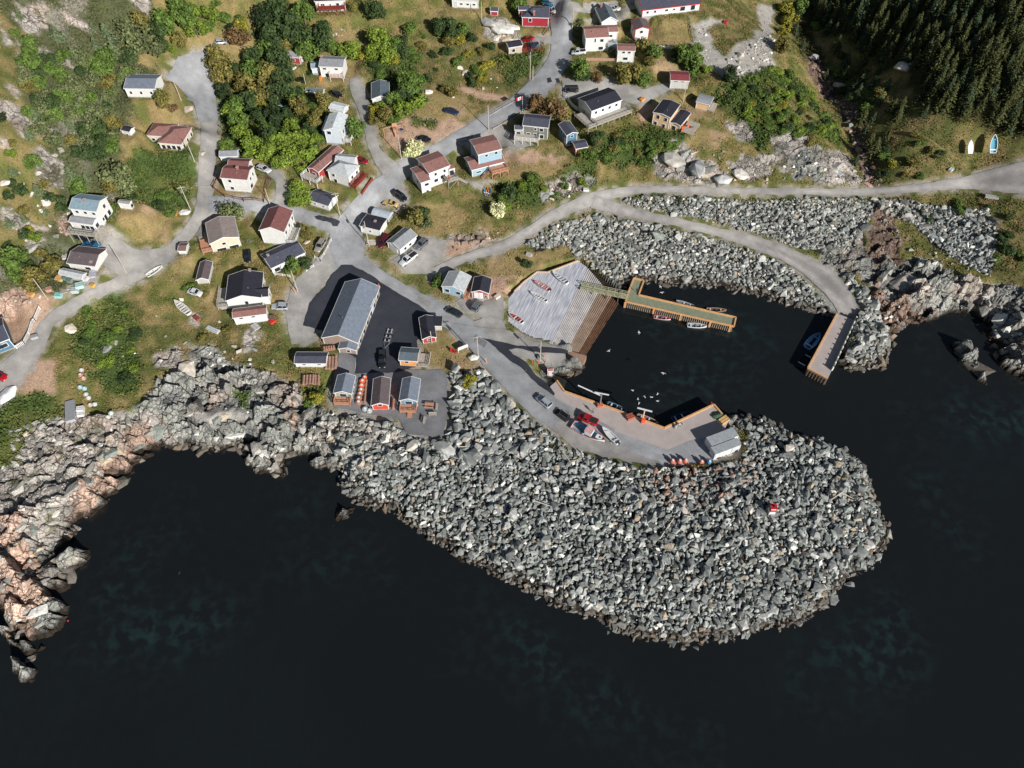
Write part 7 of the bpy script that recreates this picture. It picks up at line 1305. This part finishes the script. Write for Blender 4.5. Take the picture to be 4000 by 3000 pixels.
for i, (u, v, c_) in enumerate([(885,685,(200,196,190)),(875,738,(196,140,124)),(908,775,(196,160,146)),(870,870,(160,196,200)),(918,885,(166,196,196)),(935,948,(200,200,190)),(962,985,(206,204,196)),(980,1062,(190,176,160)),(1030,1055,(206,210,206)),(1205,1150,(200,212,204)),(1170,1195,(214,214,206))]): tub(T(0,2,u,v), c_, 'round plastic tub on the grass near the grey trailer', 'tubs scattered near the grey trailer', r=.6, h=.5)
def crate(px, s, col, label, rz=0., group=None, z=None, name='crate'):
    o = empty(name, at(px) if z is None else atz(px, z), rz); tag(o, label, 'crate', group); m = MB(); w, d, h = s
    m.box(0, 0, h/2, w, d, h); m.build('box', mat('crate_%d_%d_%d' % col, col, .75, .15, 1.5), o); m = MB(); [m.box(0, y, h+.03, w+.06, .14, .05) for y in np.linspace(-d/2+.1, d/2-.1, 3)]; m.build('slat', mat('crate_top_%d_%d_%d' % tuple(int(c*.85) for c in col), tuple(int(c*.85) for c in col), .8, .15), o); return o
for u, v, s, c_, lb in [(880,1115,(1.6,1.3,1.),(226,226,224),'white box with a dark opening'),(880,1165,(1.5,1.2,.9),(228,228,226),'plain white box')]: crate(T(0,2,u,v), s, c_, lb+' beside the grey trailer', .2)
for u, v, s, c_, lb in [(650,1360,(1.8,1.5,.8),(222,180,116),'yellowish stack'),(705,1360,(1.2,1.,.8),(110,140,130),'dull green crate'),(760,1385,(1.2,1.,.8),(120,140,136),'dark green crate'),(925,1360,(1.5,1.2,.9),(206,206,210),'white wrapped bundle'),(1005,1310,(1.6,2.4,.6),(180,178,190),'purple grey stack'),(870,1440,(1.9,1.6,1.),(180,210,204),'aqua net bundle'),(820,1490,(1.7,1.5,1.),(186,196,196),'grey tub stack'),(1005,1435,(1.,.9,.7),(232,180,96),'bright yellow crate'),(640,1545,(1.7,1.3,.9),(150,206,206),'aqua fish box'),(540,1480,(1.4,1.2,.9),(190,150,130),'brown bundle'),(690,1480,(1.8,2.2,.3),(170,164,160),'grey pallet'),(760,1450,(1.6,1.4,.3),(180,176,170),'pale pallet'),(340,1530,(1.6,1.2,.7),(222,170,110),'orange tan stack'),(685,1125,(1.9,1.6,.5),(200,196,190),'open white box beside the charcoal-roofed bungalow')]: crate(T(0,1,u,v), s, c_, lb+' among the fishing gear by the left road' if u != 685 else lb, random.uniform(-.4, .4), 'fishing gear piled by the left road' if u != 685 else None)
# lobster-pot stacks
potm = lined('pot_laths', (172,136,118), .22, 'X', .9, .2, .55)
def pots(a, b_, w, n_, label, h=1.1, group='stacks of wooden lobster pots'):
    A = g(a); B = g(b_); d = B-A; L = math.hypot(d[0], d[1]); rz = math.atan2(d[1], d[0]); o = empty('lobster_pot_stack', tuple(A), rz); tag(o, label, 'pot stack', group); m = MB()
    for i in range(n_):
        for k in range(max(1, int(L/.95))): 
            x = (k+.5)*.95; y = (i-(n_-1)/2)*w
            for z in range(2): m.loft([[(x-.42, y-w*.4, z*.5+.02), (x-.42, y-w*.4, z*.5+.3), (x-.42, y, z*.5+.46), (x-.42, y+w*.4, z*.5+.3), (x-.42, y+w*.4, z*.5+.02)], [(x+.42, y-w*.4, z*.5+.02), (x+.42, y-w*.4, z*.5+.3), (x+.42, y, z*.5+.46), (x+.42, y+w*.4, z*.5+.3), (x+.42, y+w*.4, z*.5+.02)]])
    m.build('pot', potm, o); m = MB(); m.box(L/2, 0, .0, L, n_*w, .06); m.build('pallet', wood_tan, o)
pots(T(1,2,1365,680), T(1,2,1372,520), .75, 4, 'lobster pots stacked at the right end of the grey-roofed white shed'); pots(T(1,2,1120,850), T(1,2,1130,715), .75, 4, 'lobster pots stacked below the grey-roofed white shed'); pots(T(1,2,1215,850), T(1,2,1215,740), .7, 2, 'flat pile of wooden laths right of the lower pot stack')
pots(T(1,2,2035,1110), T(1,2,2045,990), .7, 1, 'narrow row of lobster pots against the orange red shed'); pots(T(1,2,1730,1040), T(1,2,1750,790), .7, 1, 'long row of gear crates beside the round tubs'); pots(T(1,2,1345,470), T(1,2,1345,425), .6, 5, 'pale gear row at the front of the very large shed')
def bench(px, rz, label, table=False, col=None):
    o = empty('picnic_table' if table else 'bench', at(px), rz); tag(o, label, 'table' if table else 'bench', None if table else 'benches on the gravel yard'); cm = col or wood_grey
    if table:
        m = MB(); m.box(0, 0, .75, 2.2, .85, .08); m.build('table_top', wood_tan, o)
        for s in (-1, 1): m = MB(); m.box(0, s*.75, .45, 2.2, .3, .07); m.build('seat', wood_tan, o); m = MB(); m.beam((s*.8, -.75, .0), (s*.8, .3, .75), .08, .1); m.beam((s*.8, .75, .0), (s*.8, -.3, .75), .08, .1); m.build('leg', wood_tan, o)
    else:
        m = MB(); [m.box(0, y, .45, 1.9, .13, .05) for y in (-.16, 0, .16)]; m.build('seat', cm, o); m = MB(); [m.box(0, .27, z, 1.9, .05, .13) for z in (.62, .8, .95)]; m.build('backrest', cm, o)
        for s in (-1, 1): m = MB(); m.box(s*.8, -.15, .22, .1, .1, .45); m.box(s*.8, .24, .5, .1, .1, 1.); m.build('leg', cm, o)
bench(T(2,2,215,1065), -.1, 'tan picnic table on the gravel yard right of the blue fishing shed', True); bench(T(2,2,298,1085), PI/2, 'grey bench standing on end side beside the picnic table'); bench(T(2,2,250,1170), .05, 'grey bench below the picnic table'); bench(T(2,2,165,1230), PI/2-.1, 'grey bench at the lower edge of the gravel yard')
# sign board, adirondack chairs, marker posts
o = empty('notice_board', at(T(2,2,578,470)), math.radians(28)); tag(o, 'white board on two posts beside the brown grass', 'sign'); m = MB(); m.box(0, 0, 1.35, 2.6, .12, 1.1); m.build('board', boatwhite, o); m = MB(); [m.box(x, 0, .7, .14, .16, 2.0) for x in (-1.35, 1.35)]; m.build('post', white_m, o)
def achair(px, rz, label, cm, group):
    o = empty('garden_chair', at(px), rz); tag(o, label, 'chair', group); m = MB(); m.box(0, 0, .35, .6, .6, .06); m.build('seat', cm, o); m = MB(); m.box(-.33, 0, .75, .07, .62, .9, 0, .25); m.build('backrest', cm, o); m = MB(); [m.box(.0, s*.36, .55, .75, .12, .05) for s in (-1, 1)]; m.build('armrest', cm, o); m = MB(); [m.box(x, s*.3, .17, .08, .08, .35) for x in (-.25, .28) for s in (-1, 1)]; m.build('leg', cm, o)
achair(T(2,2,462,480), -.4, 'red garden chair, left of the pair by the white board', red_m, 'red garden chairs'); achair(T(2,2,492,490), .9, 'red garden chair, right of the pair by the white board', red_m, 'red garden chairs')
r_, f_ = hs[29]
for i, (u, v) in enumerate([(755,1380),(795,1368),(838,1385),(735,1410)]):
    p = atz(T(3,0,u,v), float(r_.location[2])+1.1); o = empty('garden_chair', p, i*1.5); tag(o, ['upper left','upper middle','rightmost','lowest'][i]+' orange chair on the deck of the peach house', 'chair', 'orange deck chairs'); m = MB(); m.box(0, 0, .35, .65, .65, .07); m.build('seat', orange_m, o); m = MB(); m.box(-.33, 0, .7, .08, .65, .85); m.build('backrest', orange_m, o)
pr = mat('orange_marker', (222,90,60), .6, .1)
for i, (u, v) in enumerate([(1325,610),(1388,612),(1450,540),(1465,600)]): m = MB(); m.bar((0, 0, -.1), (0, 0, 1.3), .09); o = m.build('marker_post', pr); o.location = at(T(2,2,u,v)); tag(o, 'orange marker post beside the tiny red hut', 'post', 'orange marker posts')
for px, lab, cm in ((T(2,2,832,600), 'leaning orange guy guard by the road pole above the boulders', (236,160,90)), (T(1,1,982,1510), 'orange guy guard at the brown lawn corner', (236,150,80)), (T(1,1,1890,1435), 'orange traffic post beside the very large shed', (236,100,50))): m = MB(); m.bar((0, 0, 0), (-.3, .1, 1.9 if cm[1] > 120 else 1.), .1); o = m.build('marker_post', mat('mk_%d' % cm[1], cm, .6, .05)); o.location = at(px); tag(o, lab, 'post')
for s in (0, 1): m = MB(); m.beam((0, 0, .15), (.3+.4*s, 2.2, .5), .15, .1); o = m.build('timber_board', mat('mk_board', (236,160,80), .7, .1)); o.location = at(T(0,1,1895+s*8,680)); tag(o, 'orange board leaning in the grass beside the large roadside boulder', 'board', 'orange boards in the grass')
# boulders standing alone
def lone(px, s, col, label, sc=(1.3, .95, .6)):
    V, Fc = BIGV[int(px[0]) % len(BIGV)] if s > 2.5 else ROCKV[int(px[0]) % len(ROCKV)]; w = g(px); o = link('boulder', npmesh('boulder', V, Fc, rock_m, np.tile(alb(col, GAIN), (len(V), 1))), None, (w[0], w[1], w[2]+s*.15)); o.scale = (s*sc[0], s*sc[1], s*sc[2]); o.rotation_euler = (0, .1, px[0] % 3); tag(o, label, 'boulder')
for px, s, col, lab in [(T(0,0,2035,1195), 3.6, (150,138,128), 'big round boulder at the kerb below the turning circle'), (T(0,1,2000,645), 3.0, (168,166,160), 'flat grey boulder at the foot of the lamp pole on the left road'), (T(0,1,335,1050), 3.2, (140,138,134), 'grey boulder in the scrub left of the charcoal-roofed bungalow'), (T(0,1,60,330), 2.6, (180,172,160), 'pale boulder on the rocky left slope'),
 (T(0,2,2030,700), 5.2, (206,196,180), 'tall pale boulder at the top of the cove rocks'), (T(0,2,770,245), 3.2, (206,196,180), 'white boulder beside the left road bend'), (T(0,2,1165,455), 2.6, (120,122,124), 'dark grey boulder in the green hollow'), (T(0,2,95,960), 4.0, (226,226,224), 'bright white rounded boulder near the left edge'), (T(1,0,1185,545), 3.0, (176,168,158), 'pale boulder beside the weathered red shed'),
 (T(2,2,695,550), 2.6, (176,176,170), 'upright grey boulder beside the road pole above the boulders'), (T(2,0,1000,350), 6.5, (206,204,196), 'huge white outcrop boulder above the grey cottage'), (T(2,0,1100,320), 4.5, (200,196,188), 'white boulder right of the huge outcrop'), (T(2,0,850,270), 5.0, (160,158,154), 'smooth grey outcrop left of the huge white one'), (T(2,0,590,795), 2.4, (188,182,170), 'flat pale rock in the middle of the grass slope'),
 (T(2,0,205,1005), 2.4, (196,190,180), 'pale rock beside the bright green shrubs'), (T(4,1,900,1430), 8.5, (142,136,130), 'giant rounded grey boulder at the shore right of the outer pier'), (T(4,0,915,745), 5, (176,168,160), 'pale boulder at the forest edge by the footpath'), (T(4,0,210,935), 3.4, (166,150,140), 'rounded boulder in the stream gully'), (T(3,0,2150,635), 4, (150,146,142), 'grey boulder above the stream gully'), (T(3,1,900,190), 6.5, (158,158,156), 'angular grey crag above the pale track'),
 (T(3,1,620,90), 6.5, (172,168,160), 'tall pale crag left of the angular grey one'), (T(3,1,1350,240), 4.5, (206,200,192), 'white blocky rock above the pale track'), (T(3,1,1170,300), 5, (160,160,158), 'striped grey slab above the pale track'), (T(1,2,200,620), 1.5, (200,198,190), 'small white boulder by the dark pond'), (T(0,1,2180,0), 2.2, (176,166,156), 'low rock by the road under the cream bungalow'), (T(1,1,1100,1360-400), 1.6, (170,160,150), 'brown boulder between the lawns'), (T(1,2,210,25-20), 2.6, (150,150,146), 'grey rock on the grass below the small white car')]: lone(px, s, col, lab)
# beacon on the breakwater
w = at((3008, 2005)); o = empty('light_beacon', w); o.scale = (.72,)*3; tag(o, 'small square red and white light tower on the boulder breakwater', 'beacon'); m = MB(); m.box(0, 0, .5, 2.2, 2.2, 1.6); m.build('base', found_m, o)
for i, (z0, z1, c_) in enumerate([(1.3, 2.5, boatwhite), (2.5, 3.5, red_m), (3.5, 4.4, boatwhite)]): m = MB(); k0 = .95-.1*i; m.loft([[(-k0, -k0, z0), (k0, -k0, z0), (k0, k0, z0), (-k0, k0, z0)], [(-k0+.1, -k0+.1, z1), (k0-.1, -k0+.1, z1), (k0-.1, k0-.1, z1), (-k0+.1, k0-.1, z1)]]); m.build('tower_band', c_, o)
m = MB(); m.box(0, 0, 4.5, 1.9, 1.9, .14); m.build('gallery', red_m, o); m = MB(); m.lathe(0, 0, [(.3, 4.55), (.3, 5.1), (.05, 5.35)], 10); m.build('lantern', cglass, o); m = MB(); [m.box(x, y, 4.85, .05, .05, .6) for x in (-.9, 0, .9) for y in (-.9, .9)]; m.build('rail', red_m, o)
# davits
o = empty('boat_davit', atz(T(2,2,2055,1065), WZ)); tag(o, 'pale grey hoist with a long swung arm on the wharf edge', 'crane'); m = MB(); m.bar((0, 0, 0), (0, 0, 5.), .2, .14, 8); m.build('mast', steel_m, o); m = MB(); m.beam((-1.7, .5, 5.), (1.7, -.3, 5.), .25, .22); m.build('crossbar', boatwhite, o); m = MB(); m.beam((-.2, .1, 4.2), (-5.6, 2.4, 5.2), .22, .2); m.build('arm', boatwhite, o); m = MB(); m.box(0, -.1, .4, 1.3, 1.0, .8); m.build('winch', mat('rust_orange', (196,110,80), .8, .2), o)
o = empty('boat_davit', atz(T(3,2,300,1225), WZ)); tag(o, 'T-topped hoist with a bright orange base at the wharf edge', 'crane'); m = MB(); m.bar((0, 0, 0), (0, 0, 4.6), .2, .16, 8); m.build('mast', mat('davit_tan', (220,190,160), .6, .1), o); m = MB(); m.beam((-1.7, .6, 4.6), (1.7, -.5, 4.6), .3, .25); m.build('crossbar', boatwhite, o); m = MB(); m.box(.1, -.4, .7, .9, .9, 1.5); m.build('winch', mat('davit_orange', (230,96,60), .6, .1), o)
crate(T(3,2,165,1195), (1.8,1.4,.9), (168,96,76), 'rusty pile of gear between the two hoists', .4, z=WZ); crate(T(3,2,1180,1225), (2.4,1.6,.6), (216,176,120), 'tan pallet stack at the wharf corner', .6, z=WZ)
o = empty('net_heap', atz(T(3,2,1115,1170), WZ)); tag(o, 'green heap of fishing nets at the wharf corner', 'nets'); V, Fc = hull_rock(5, 40, .5); me = npmesh('net', V*3.2, Fc, mat('net_green', (70,96,76), .95, .4, 5, .5)); link('net', me, o); 
# boat trailer behind the black pickup
o = empty('boat_trailer', at(T(1,2,1950,455)), math.radians(83)); tag(o, 'empty galvanised boat trailer hitched behind the black pickup', 'trailer'); m = MB(); m.beam((0, 0, .5), (1.8, .75, .5), .1, .12); m.beam((0, 0, .5), (1.8, -.75, .5), .1, .12); [m.beam((1.8, s*.75, .5), (6.2, s*.75, .5), .1, .12) for s in (-1, 1)]; [m.beam((x, -.75, .5), (x, .75, .5), .1, .1) for x in (2.2, 3.6, 5., 6.2)]; m.build('frame', steel_m, o)
for s in (-1, 1): m = MB(); m.bar((4.3, s*.85, .33), (4.3, s*1.05, .33), .33, n=12); m.build('wheel', black_m, o); m = MB(); [m.box(x, s*.5, .75, .5, .12, .2) for x in (2.4, 3.8, 5.2, 6.)]; m.build('bunk', boatwhite, o)
# playground
o = empty('swing_set', at(T(1,0,2060,1430)), .15); tag(o, 'wooden swing set with a small roofed tower on the bare dirt', 'playground'); m = MB(); m.box(0, 0, 1.3, 1.2, 1.2, .1); [m.box(x, y, 1.3, .1, .1, 2.6) for x in (-.55, .55) for y in (-.55, .55)]; m.build('tower', wood_tan, o); m = MB(); m.loft([[(-.75, -.75, 2.6), (-.75, 0, 3.2), (-.75, .75, 2.6)], [(.75, -.75, 2.6), (.75, 0, 3.2), (.75, .75, 2.6)]], cap=True); m.build('tower_roof', wood_tan, o)
m = MB(); m.beam((.6, 0, 2.2), (3.4, .6, 2.2), .12, .12); m.beam((-.6, 0, 2.2), (-3.2, -.6, 2.2), .12, .12); [m.bar((3.4*s, .6*s+q, 0), (3.4*s, .6*s, 2.2), .06) for s in (-1, 1) for q in (-.9, .9)]; m.build('swing_beam', wood_tan, o); m = MB(); m.lathe(2., .3, [(.3, .5), (.55, .55), (.5, .65), (.25, .6)], 12); m.build('tyre_swing', mat('swing_blue', (40,80,130), .5, .1), o); m = MB(); m.beam((0, -.6, 1.3), (0, -2.4, .1), .5, .06); m.build('slide', wood_tan, o)
# flag: two red bars and a red leaf on white
w = at(T(2,0,1218,1205)); B = g(T(2,0,1218,1205)); o = empty('flagpole', w); tag(o, 'white flagpole flying a red and white flag beside the road', 'flagpole'); m = MB(); m.bar((0, 0, 0), (0, 0, 5.4), .06, .04); m.build('pole_shaft', white_m, o)
a = math.radians(195); dx, dy = math.cos(a), math.sin(a); fl = bpy.data.meshes.new('flag'); nx_ = 12; fv = []; ff = []; 
for i in range(nx_+1):
    for j in (0, 1): t_ = i/nx_; fv.append((dx*2.*t_+dy*.12*math.sin(t_*7), dy*2.*t_-dx*.12*math.sin(t_*7), 5.3-(1-j)*1.05-.25*t_))
for i in range(nx_): ff.append((2*i, 2*i+2, 2*i+3, 2*i+1))
fl.from_pydata(fv, [], ff); fl.materials.append(white_m); fl.materials.append(red_m)
for i, p_ in enumerate(fl.polygons): p_.material_index = 1 if i < 3 or i >= 9 else 0
fo_ = link('flag', fl, o); sdm = fo_.modifiers.new('thickness', 'SOLIDIFY'); sdm.thickness = .02
lf = [(0,.42),(.09,.26),(.17,.3),(.14,.08),(.26,.18),(.3,.1),(.4,.12),(.35,-.02),(.4,-.06),(.2,-.22),(.22,-.3),(.03,-.27),(.02,-.42)]; lf = lf+[(-x, y) for x, y in lf[::-1][:-1]]
me = bpy.data.meshes.new('leaf_emblem'); vv_ = [(dx*(1.+x)+dy*(.12*math.sin(3.5)+s_*.03), dy*(1.+x)-dx*(.12*math.sin(3.5)+s_*.03), 4.65+y) for s_ in (-1.5, 1.5) for x, y in lf]; n_ = len(lf)
me.from_pydata(vv_, [], [tuple(range(n_)), tuple(range(n_, 2*n_))[::-1]]+[(i, n_+i, n_+(i+1) % n_, (i+1) % n_) for i in range(n_)]); me.materials.append(red_m); link('leaf_emblem', me, fo_)
# orange tank, red barbecue table, misc
for px, c_, lab, nm in ((T(3,0,298,1085), (240,160,90), 'orange yellow box on the dirt left of the peach house', 'storage_box'), (T(3,0,1200,250), (200,60,56), 'small red table in the gravel pit', 'garden_table'), (T(1,2,735,165), (214,60,50), 'red machine frame beside the brown-roofed workshop', 'garden_machine'), (T(1,2,705,130), (120,100,92), 'brown covered load right of the brown-roofed workshop', 'covered_load'), (T(1,2,548,215), (176,176,176), 'grey wooden platform below the brown-roofed workshop', 'platform'),
 (T(0,2,380,330), (170,172,174), 'grey metal box outside the white picket fence', 'metal_box'), (T(2,1,1905,400), (222,222,216), 'white box beside the pale track', 'storage_box'), (T(2,1,1990-800+100,1100), (190,190,184), 'pale crate in the grass above the slipway', 'storage_box'), (T(4,1,205,220), (190,196,200), 'pale grey board structure on the rocks above the track', 'platform'), (T(4,1,1860,475), (170,174,172), 'grey ladder-like rack in the grass right of the rock slope', 'rack'), (T(4,1,1415,185), (214,220,222), 'small white sign box by the footpath', 'sign_box'),
 (T(0,2,2130,130), (150,80,70), 'small brown upturned tub in the grass', 'tub'), (T(1,0,1815,130), (140,200,160), 'pale green playhouse by the dark tree at the top', 'playhouse'), (T(2,1,945,1555), (226,216,204), 'pale log seat on the dirt right of the small red and white shed', 'seat'), (T(1,2,90,250), (200,206,206), 'pale metal rack lying on the grass', 'rack'), (T(1,1,475,945), (120,120,120), 'square grey well cover in the lawn', 'well_cover'), (T(1,1,500+190*5+350,960), (200,192,184), 'concrete step in front of the black-roofed cabin', 'step')):
    crate(px, {'platform': (2.2,1.8,.35), 'rack': (3.6,1.2,.5), 'well_cover': (1.4,1.3,.12), 'playhouse': (2.2,1.8,1.5), 'step': (2.6,2.,.15), 'covered_load': (2.6,1.3,.9)}.get(nm, (1.6,1.,.7)), c_, lab, px[0] % 2-1, name=nm)
# gulls
def gull(px, z, rz, label, fly):
    o = empty('gull', atz(px, z), rz); tag(o, label, 'bird', 'gulls over the harbour'); m = MB(); m.loft([[(x, r*math.cos(q), r*.8*math.sin(q)) for q in np.linspace(0, 2*PI, 8, endpoint=False)] for x, r in ((-.38, .02), (-.25, .08), (0, .14), (.2, .1), (.3, .085), (.38, .03))]); m.build('body', boatwhite, o, True)
    for s in (-1, 1):
        m = MB(); w_ = .75 if fly else .3; m.add([(.12, s*.08, .06), (-.15, s*.08, .06), (-.05-(0 if fly else .3), s*w_*.6, .16 if fly else .07), (.15-(0 if fly else .25), s*w_*.5, .18 if fly else .08), (-.22-(0 if fly else .2), s*w_, .1), (.12, s*.08, .04), (-.15, s*.08, .04), (-.05-(0 if fly else .3), s*w_*.6, .14 if fly else .05), (.15-(0 if fly else .25), s*w_*.5, .16 if fly else .06)], [(0, 3, 2, 1), (3, 4, 2), (5, 6, 7, 8), (7, 4, 8), (0, 1, 6, 5)]); m.build('wing', mat('gull_grey', (214,216,218), .8, .05), o)
for i, (c_, u, v, z, fly) in enumerate([((3,2),265,275,6,1),((3,2),528,715,6,1),((3,2),192,898,.1,0),((3,2),465,938,.1,0),((3,2),327,968,.1,0),((3,2),402,972,.1,0),((3,2),254,988,.1,0),((3,2),463,1013,.1,0),((3,2),265,1038,.1,0),((2,2),2150,472,3,1),((3,1),497,1440,3,1),((3,1),513,1502,3,1)]): gull(T(*c_, u, v), z, i*1.3, 'white gull gliding low over the dark harbour' if fly else 'white gull resting on the dark harbour water', fly)
# people
def person(loc, rz, shirt, trousers, label, reach=0.):
    o = empty('person', loc, rz); tag(o, label, 'person'); me = bpy.data.meshes.new('body')
    J = [(0,0,.95,.13),(0,0,1.15,.12),(0,0,1.38,.15),(0,0,1.5,.065),(.01,0,1.6,.085),(.01,0,1.7,.09),(0,.1,.9,.095),(.04,.12,.5,.065),(-.02,.13,.09,.045),(.12,.14,.04,.04),(0,-.1,.9,.095),(-.06,-.12,.5,.065),(-.12,-.13,.1,.045),(.02,-.14,.04,.04),(0,.19,1.4,.055),(.03,.27,1.13,.042),(.12+reach,.27,.92,.034),(.17+reach,.26,.86,.03),(0,-.19,1.4,.055),(-.02,-.27,1.13,.042),(.06+reach,-.28,.9,.034),(.1+reach,-.27,.84,.03)]
    E = [(0,1),(1,2),(2,3),(3,4),(4,5),(0,6),(6,7),(7,8),(8,9),(0,10),(10,11),(11,12),(12,13),(2,14),(14,15),(15,16),(16,17),(2,18),(18,19),(19,20),(20,21)]
    fing = []
    for b0, s in ((17, 1), (21, -1)):
        x, y, z, _ = J[b0]
        for k in range(5): J.append((x+.05+(.0 if k < 4 else -.03), y+(k-1.5)*.02*(1 if k < 4 else 2.), z-.05, .009)); E.append((b0, len(J)-1))
    me.from_pydata([j[:3] for j in J], E, []); b_ = bpy.data.objects.new('body', me); C.objects.link(b_); b_.parent = o
    sk = b_.modifiers.new('skin', 'SKIN'); sk.use_smooth_shade = True
    for i, j in enumerate(J): me.skin_vertices[0].data[i].radius = (j[3], j[3])
    me.skin_vertices[0].data[0].use_root = True; b_.modifiers.new('sub', 'SUBSURF').levels = 1
    sm2 = bpy.data.materials.new('skin_and_trousers'); sm2.use_nodes = True; t = sm2.node_tree; tc = t.nodes.new('ShaderNodeTexCoord'); sx2 = t.nodes.new('ShaderNodeSeparateXYZ'); t.links.new(tc.outputs['Object'], sx2.inputs[0]); r = t.nodes.new('ShaderNodeValToRGB'); mr_ = t.nodes.new('ShaderNodeMapRange'); mr_.inputs[2].default_value = 1.8; t.links.new(sx2.outputs[2], mr_.inputs[0]); t.links.new(mr_.outputs[0], r.inputs[0]); r.color_ramp.interpolation = 'CONSTANT'; r.color_ramp.elements[0].color = (*alb((40,38,36)), 1); r.color_ramp.elements[1].position = .06; r.color_ramp.elements[1].color = (*alb(trousers), 1); e = r.color_ramp.elements.new(.5 if True else 0); e.color = (*alb((206,160,136)), 1); t.links.new(r.outputs[0], t.nodes['Principled BSDF'].inputs['Base Color']); me.materials.append(sm2)
    cl = mat('shirt_%d_%d_%d' % shirt, shirt, .9, .1); m = MB()
    m.loft([[(r0*.85*math.cos(q), r0*1.25*math.sin(q), z) for q in np.linspace(0, 2*PI, 12, endpoint=False)] for z, r0 in ((.88, .16), (1.05, .155), (1.25, .165), (1.42, .155), (1.5, .08))]); m.bar((0, .18, 1.43), (.03, .28, 1.1), .08, .06, 8); m.bar((0, -.18, 1.43), (-.02, -.28, 1.1), .08, .06, 8); m.build('shirt', cl, o, True)
    m = MB(); m.lathe(.0, 0, [(.1, 1.66), (.112, 1.74), (.085, 1.81), (.02, 1.835)], 12); m.build('hair', mat('dark_hair', (60,46,38), .8, .2), o, True); m = MB(); m.box(.105, 0, 1.66, .03, .025, .04); m.build('nose', mat('skin', (206,160,136), .7, .05), o); m = MB(); [m.box(.088, s*.035, 1.69, .02, .02, .012) for s in (-1, 1)]; m.build('eye', black_m, o)
person(atz(T(2,2,1978,1142), WZ), 2.2, (120,124,128), (44,46,54), 'person in grey standing on the wharf with hands at the sides'); r_, f_ = hs[59]; dz_ = float(r_.location[2])+2.27
person(atz(T(2,1,428,290), dz_), -1.2, (204,52,48), (60,60,70), 'person in a red shirt on the raised deck of the stepped brown-roofed house'); person(atz(T(3,1,240,1500), DZ), 1.0, (40,44,52), (40,44,60), 'person in dark clothes standing on the short arm of the dock')
# driftwood on the breakwater
dw = mat('driftwood', (206,196,180), .9, .1)
for x0_, y0_, x1_, y1_ in [(1975,1760,2035,1800),(1780,1751,1835,1752),(1765,1775,1806,1733),(1715,1770,1790,1798),(2080,1960,2170,1990),(2575,2110,2630,2030),(2670,2020,2710,2026),(3240,1960,3290,1925),(3280,1930,3330,1955),(2720,2300,2750,2260),(2195,1770,2230,1815),(3165,2000,3200,1950)]:
    a = g((x0_, y0_)); b_ = g((x1_, y1_)); m = MB(); m.bar((0, 0, .8), tuple(b_-a+np.array([0, 0, .8])), .13, .08, 6); o = m.build('driftwood_log', dw); o.location = tuple(a); tag(o, 'pale driftwood log lying across the breakwater boulders', 'log', 'driftwood logs')
# red buoys
for px in ((266,2425), (2779,1573)): m = MB(); m.lathe(0, 0, [(.05, -.1), (.18, 0), (.18, .15), (.05, .3)], 10); o = m.build('buoy', red_m); o.location = atz(px, 0); tag(o, 'small red float on the dark water', 'buoy', 'red floats')
# footpath to the forest
pw = G2W(ribbon([(2060,368,5),(2050,345,4),(2020,310,4),(1980,285,4),(1945,240,4),(1905,210,4),(1890,190,4),(1896,168,4),(1915,145,4),(1928,120,4)])); patch('footpath', pw, roadmat('trodden_earth', (132,122,84), .15), .06, 'faint double track climbing from the road to the forest', .05)
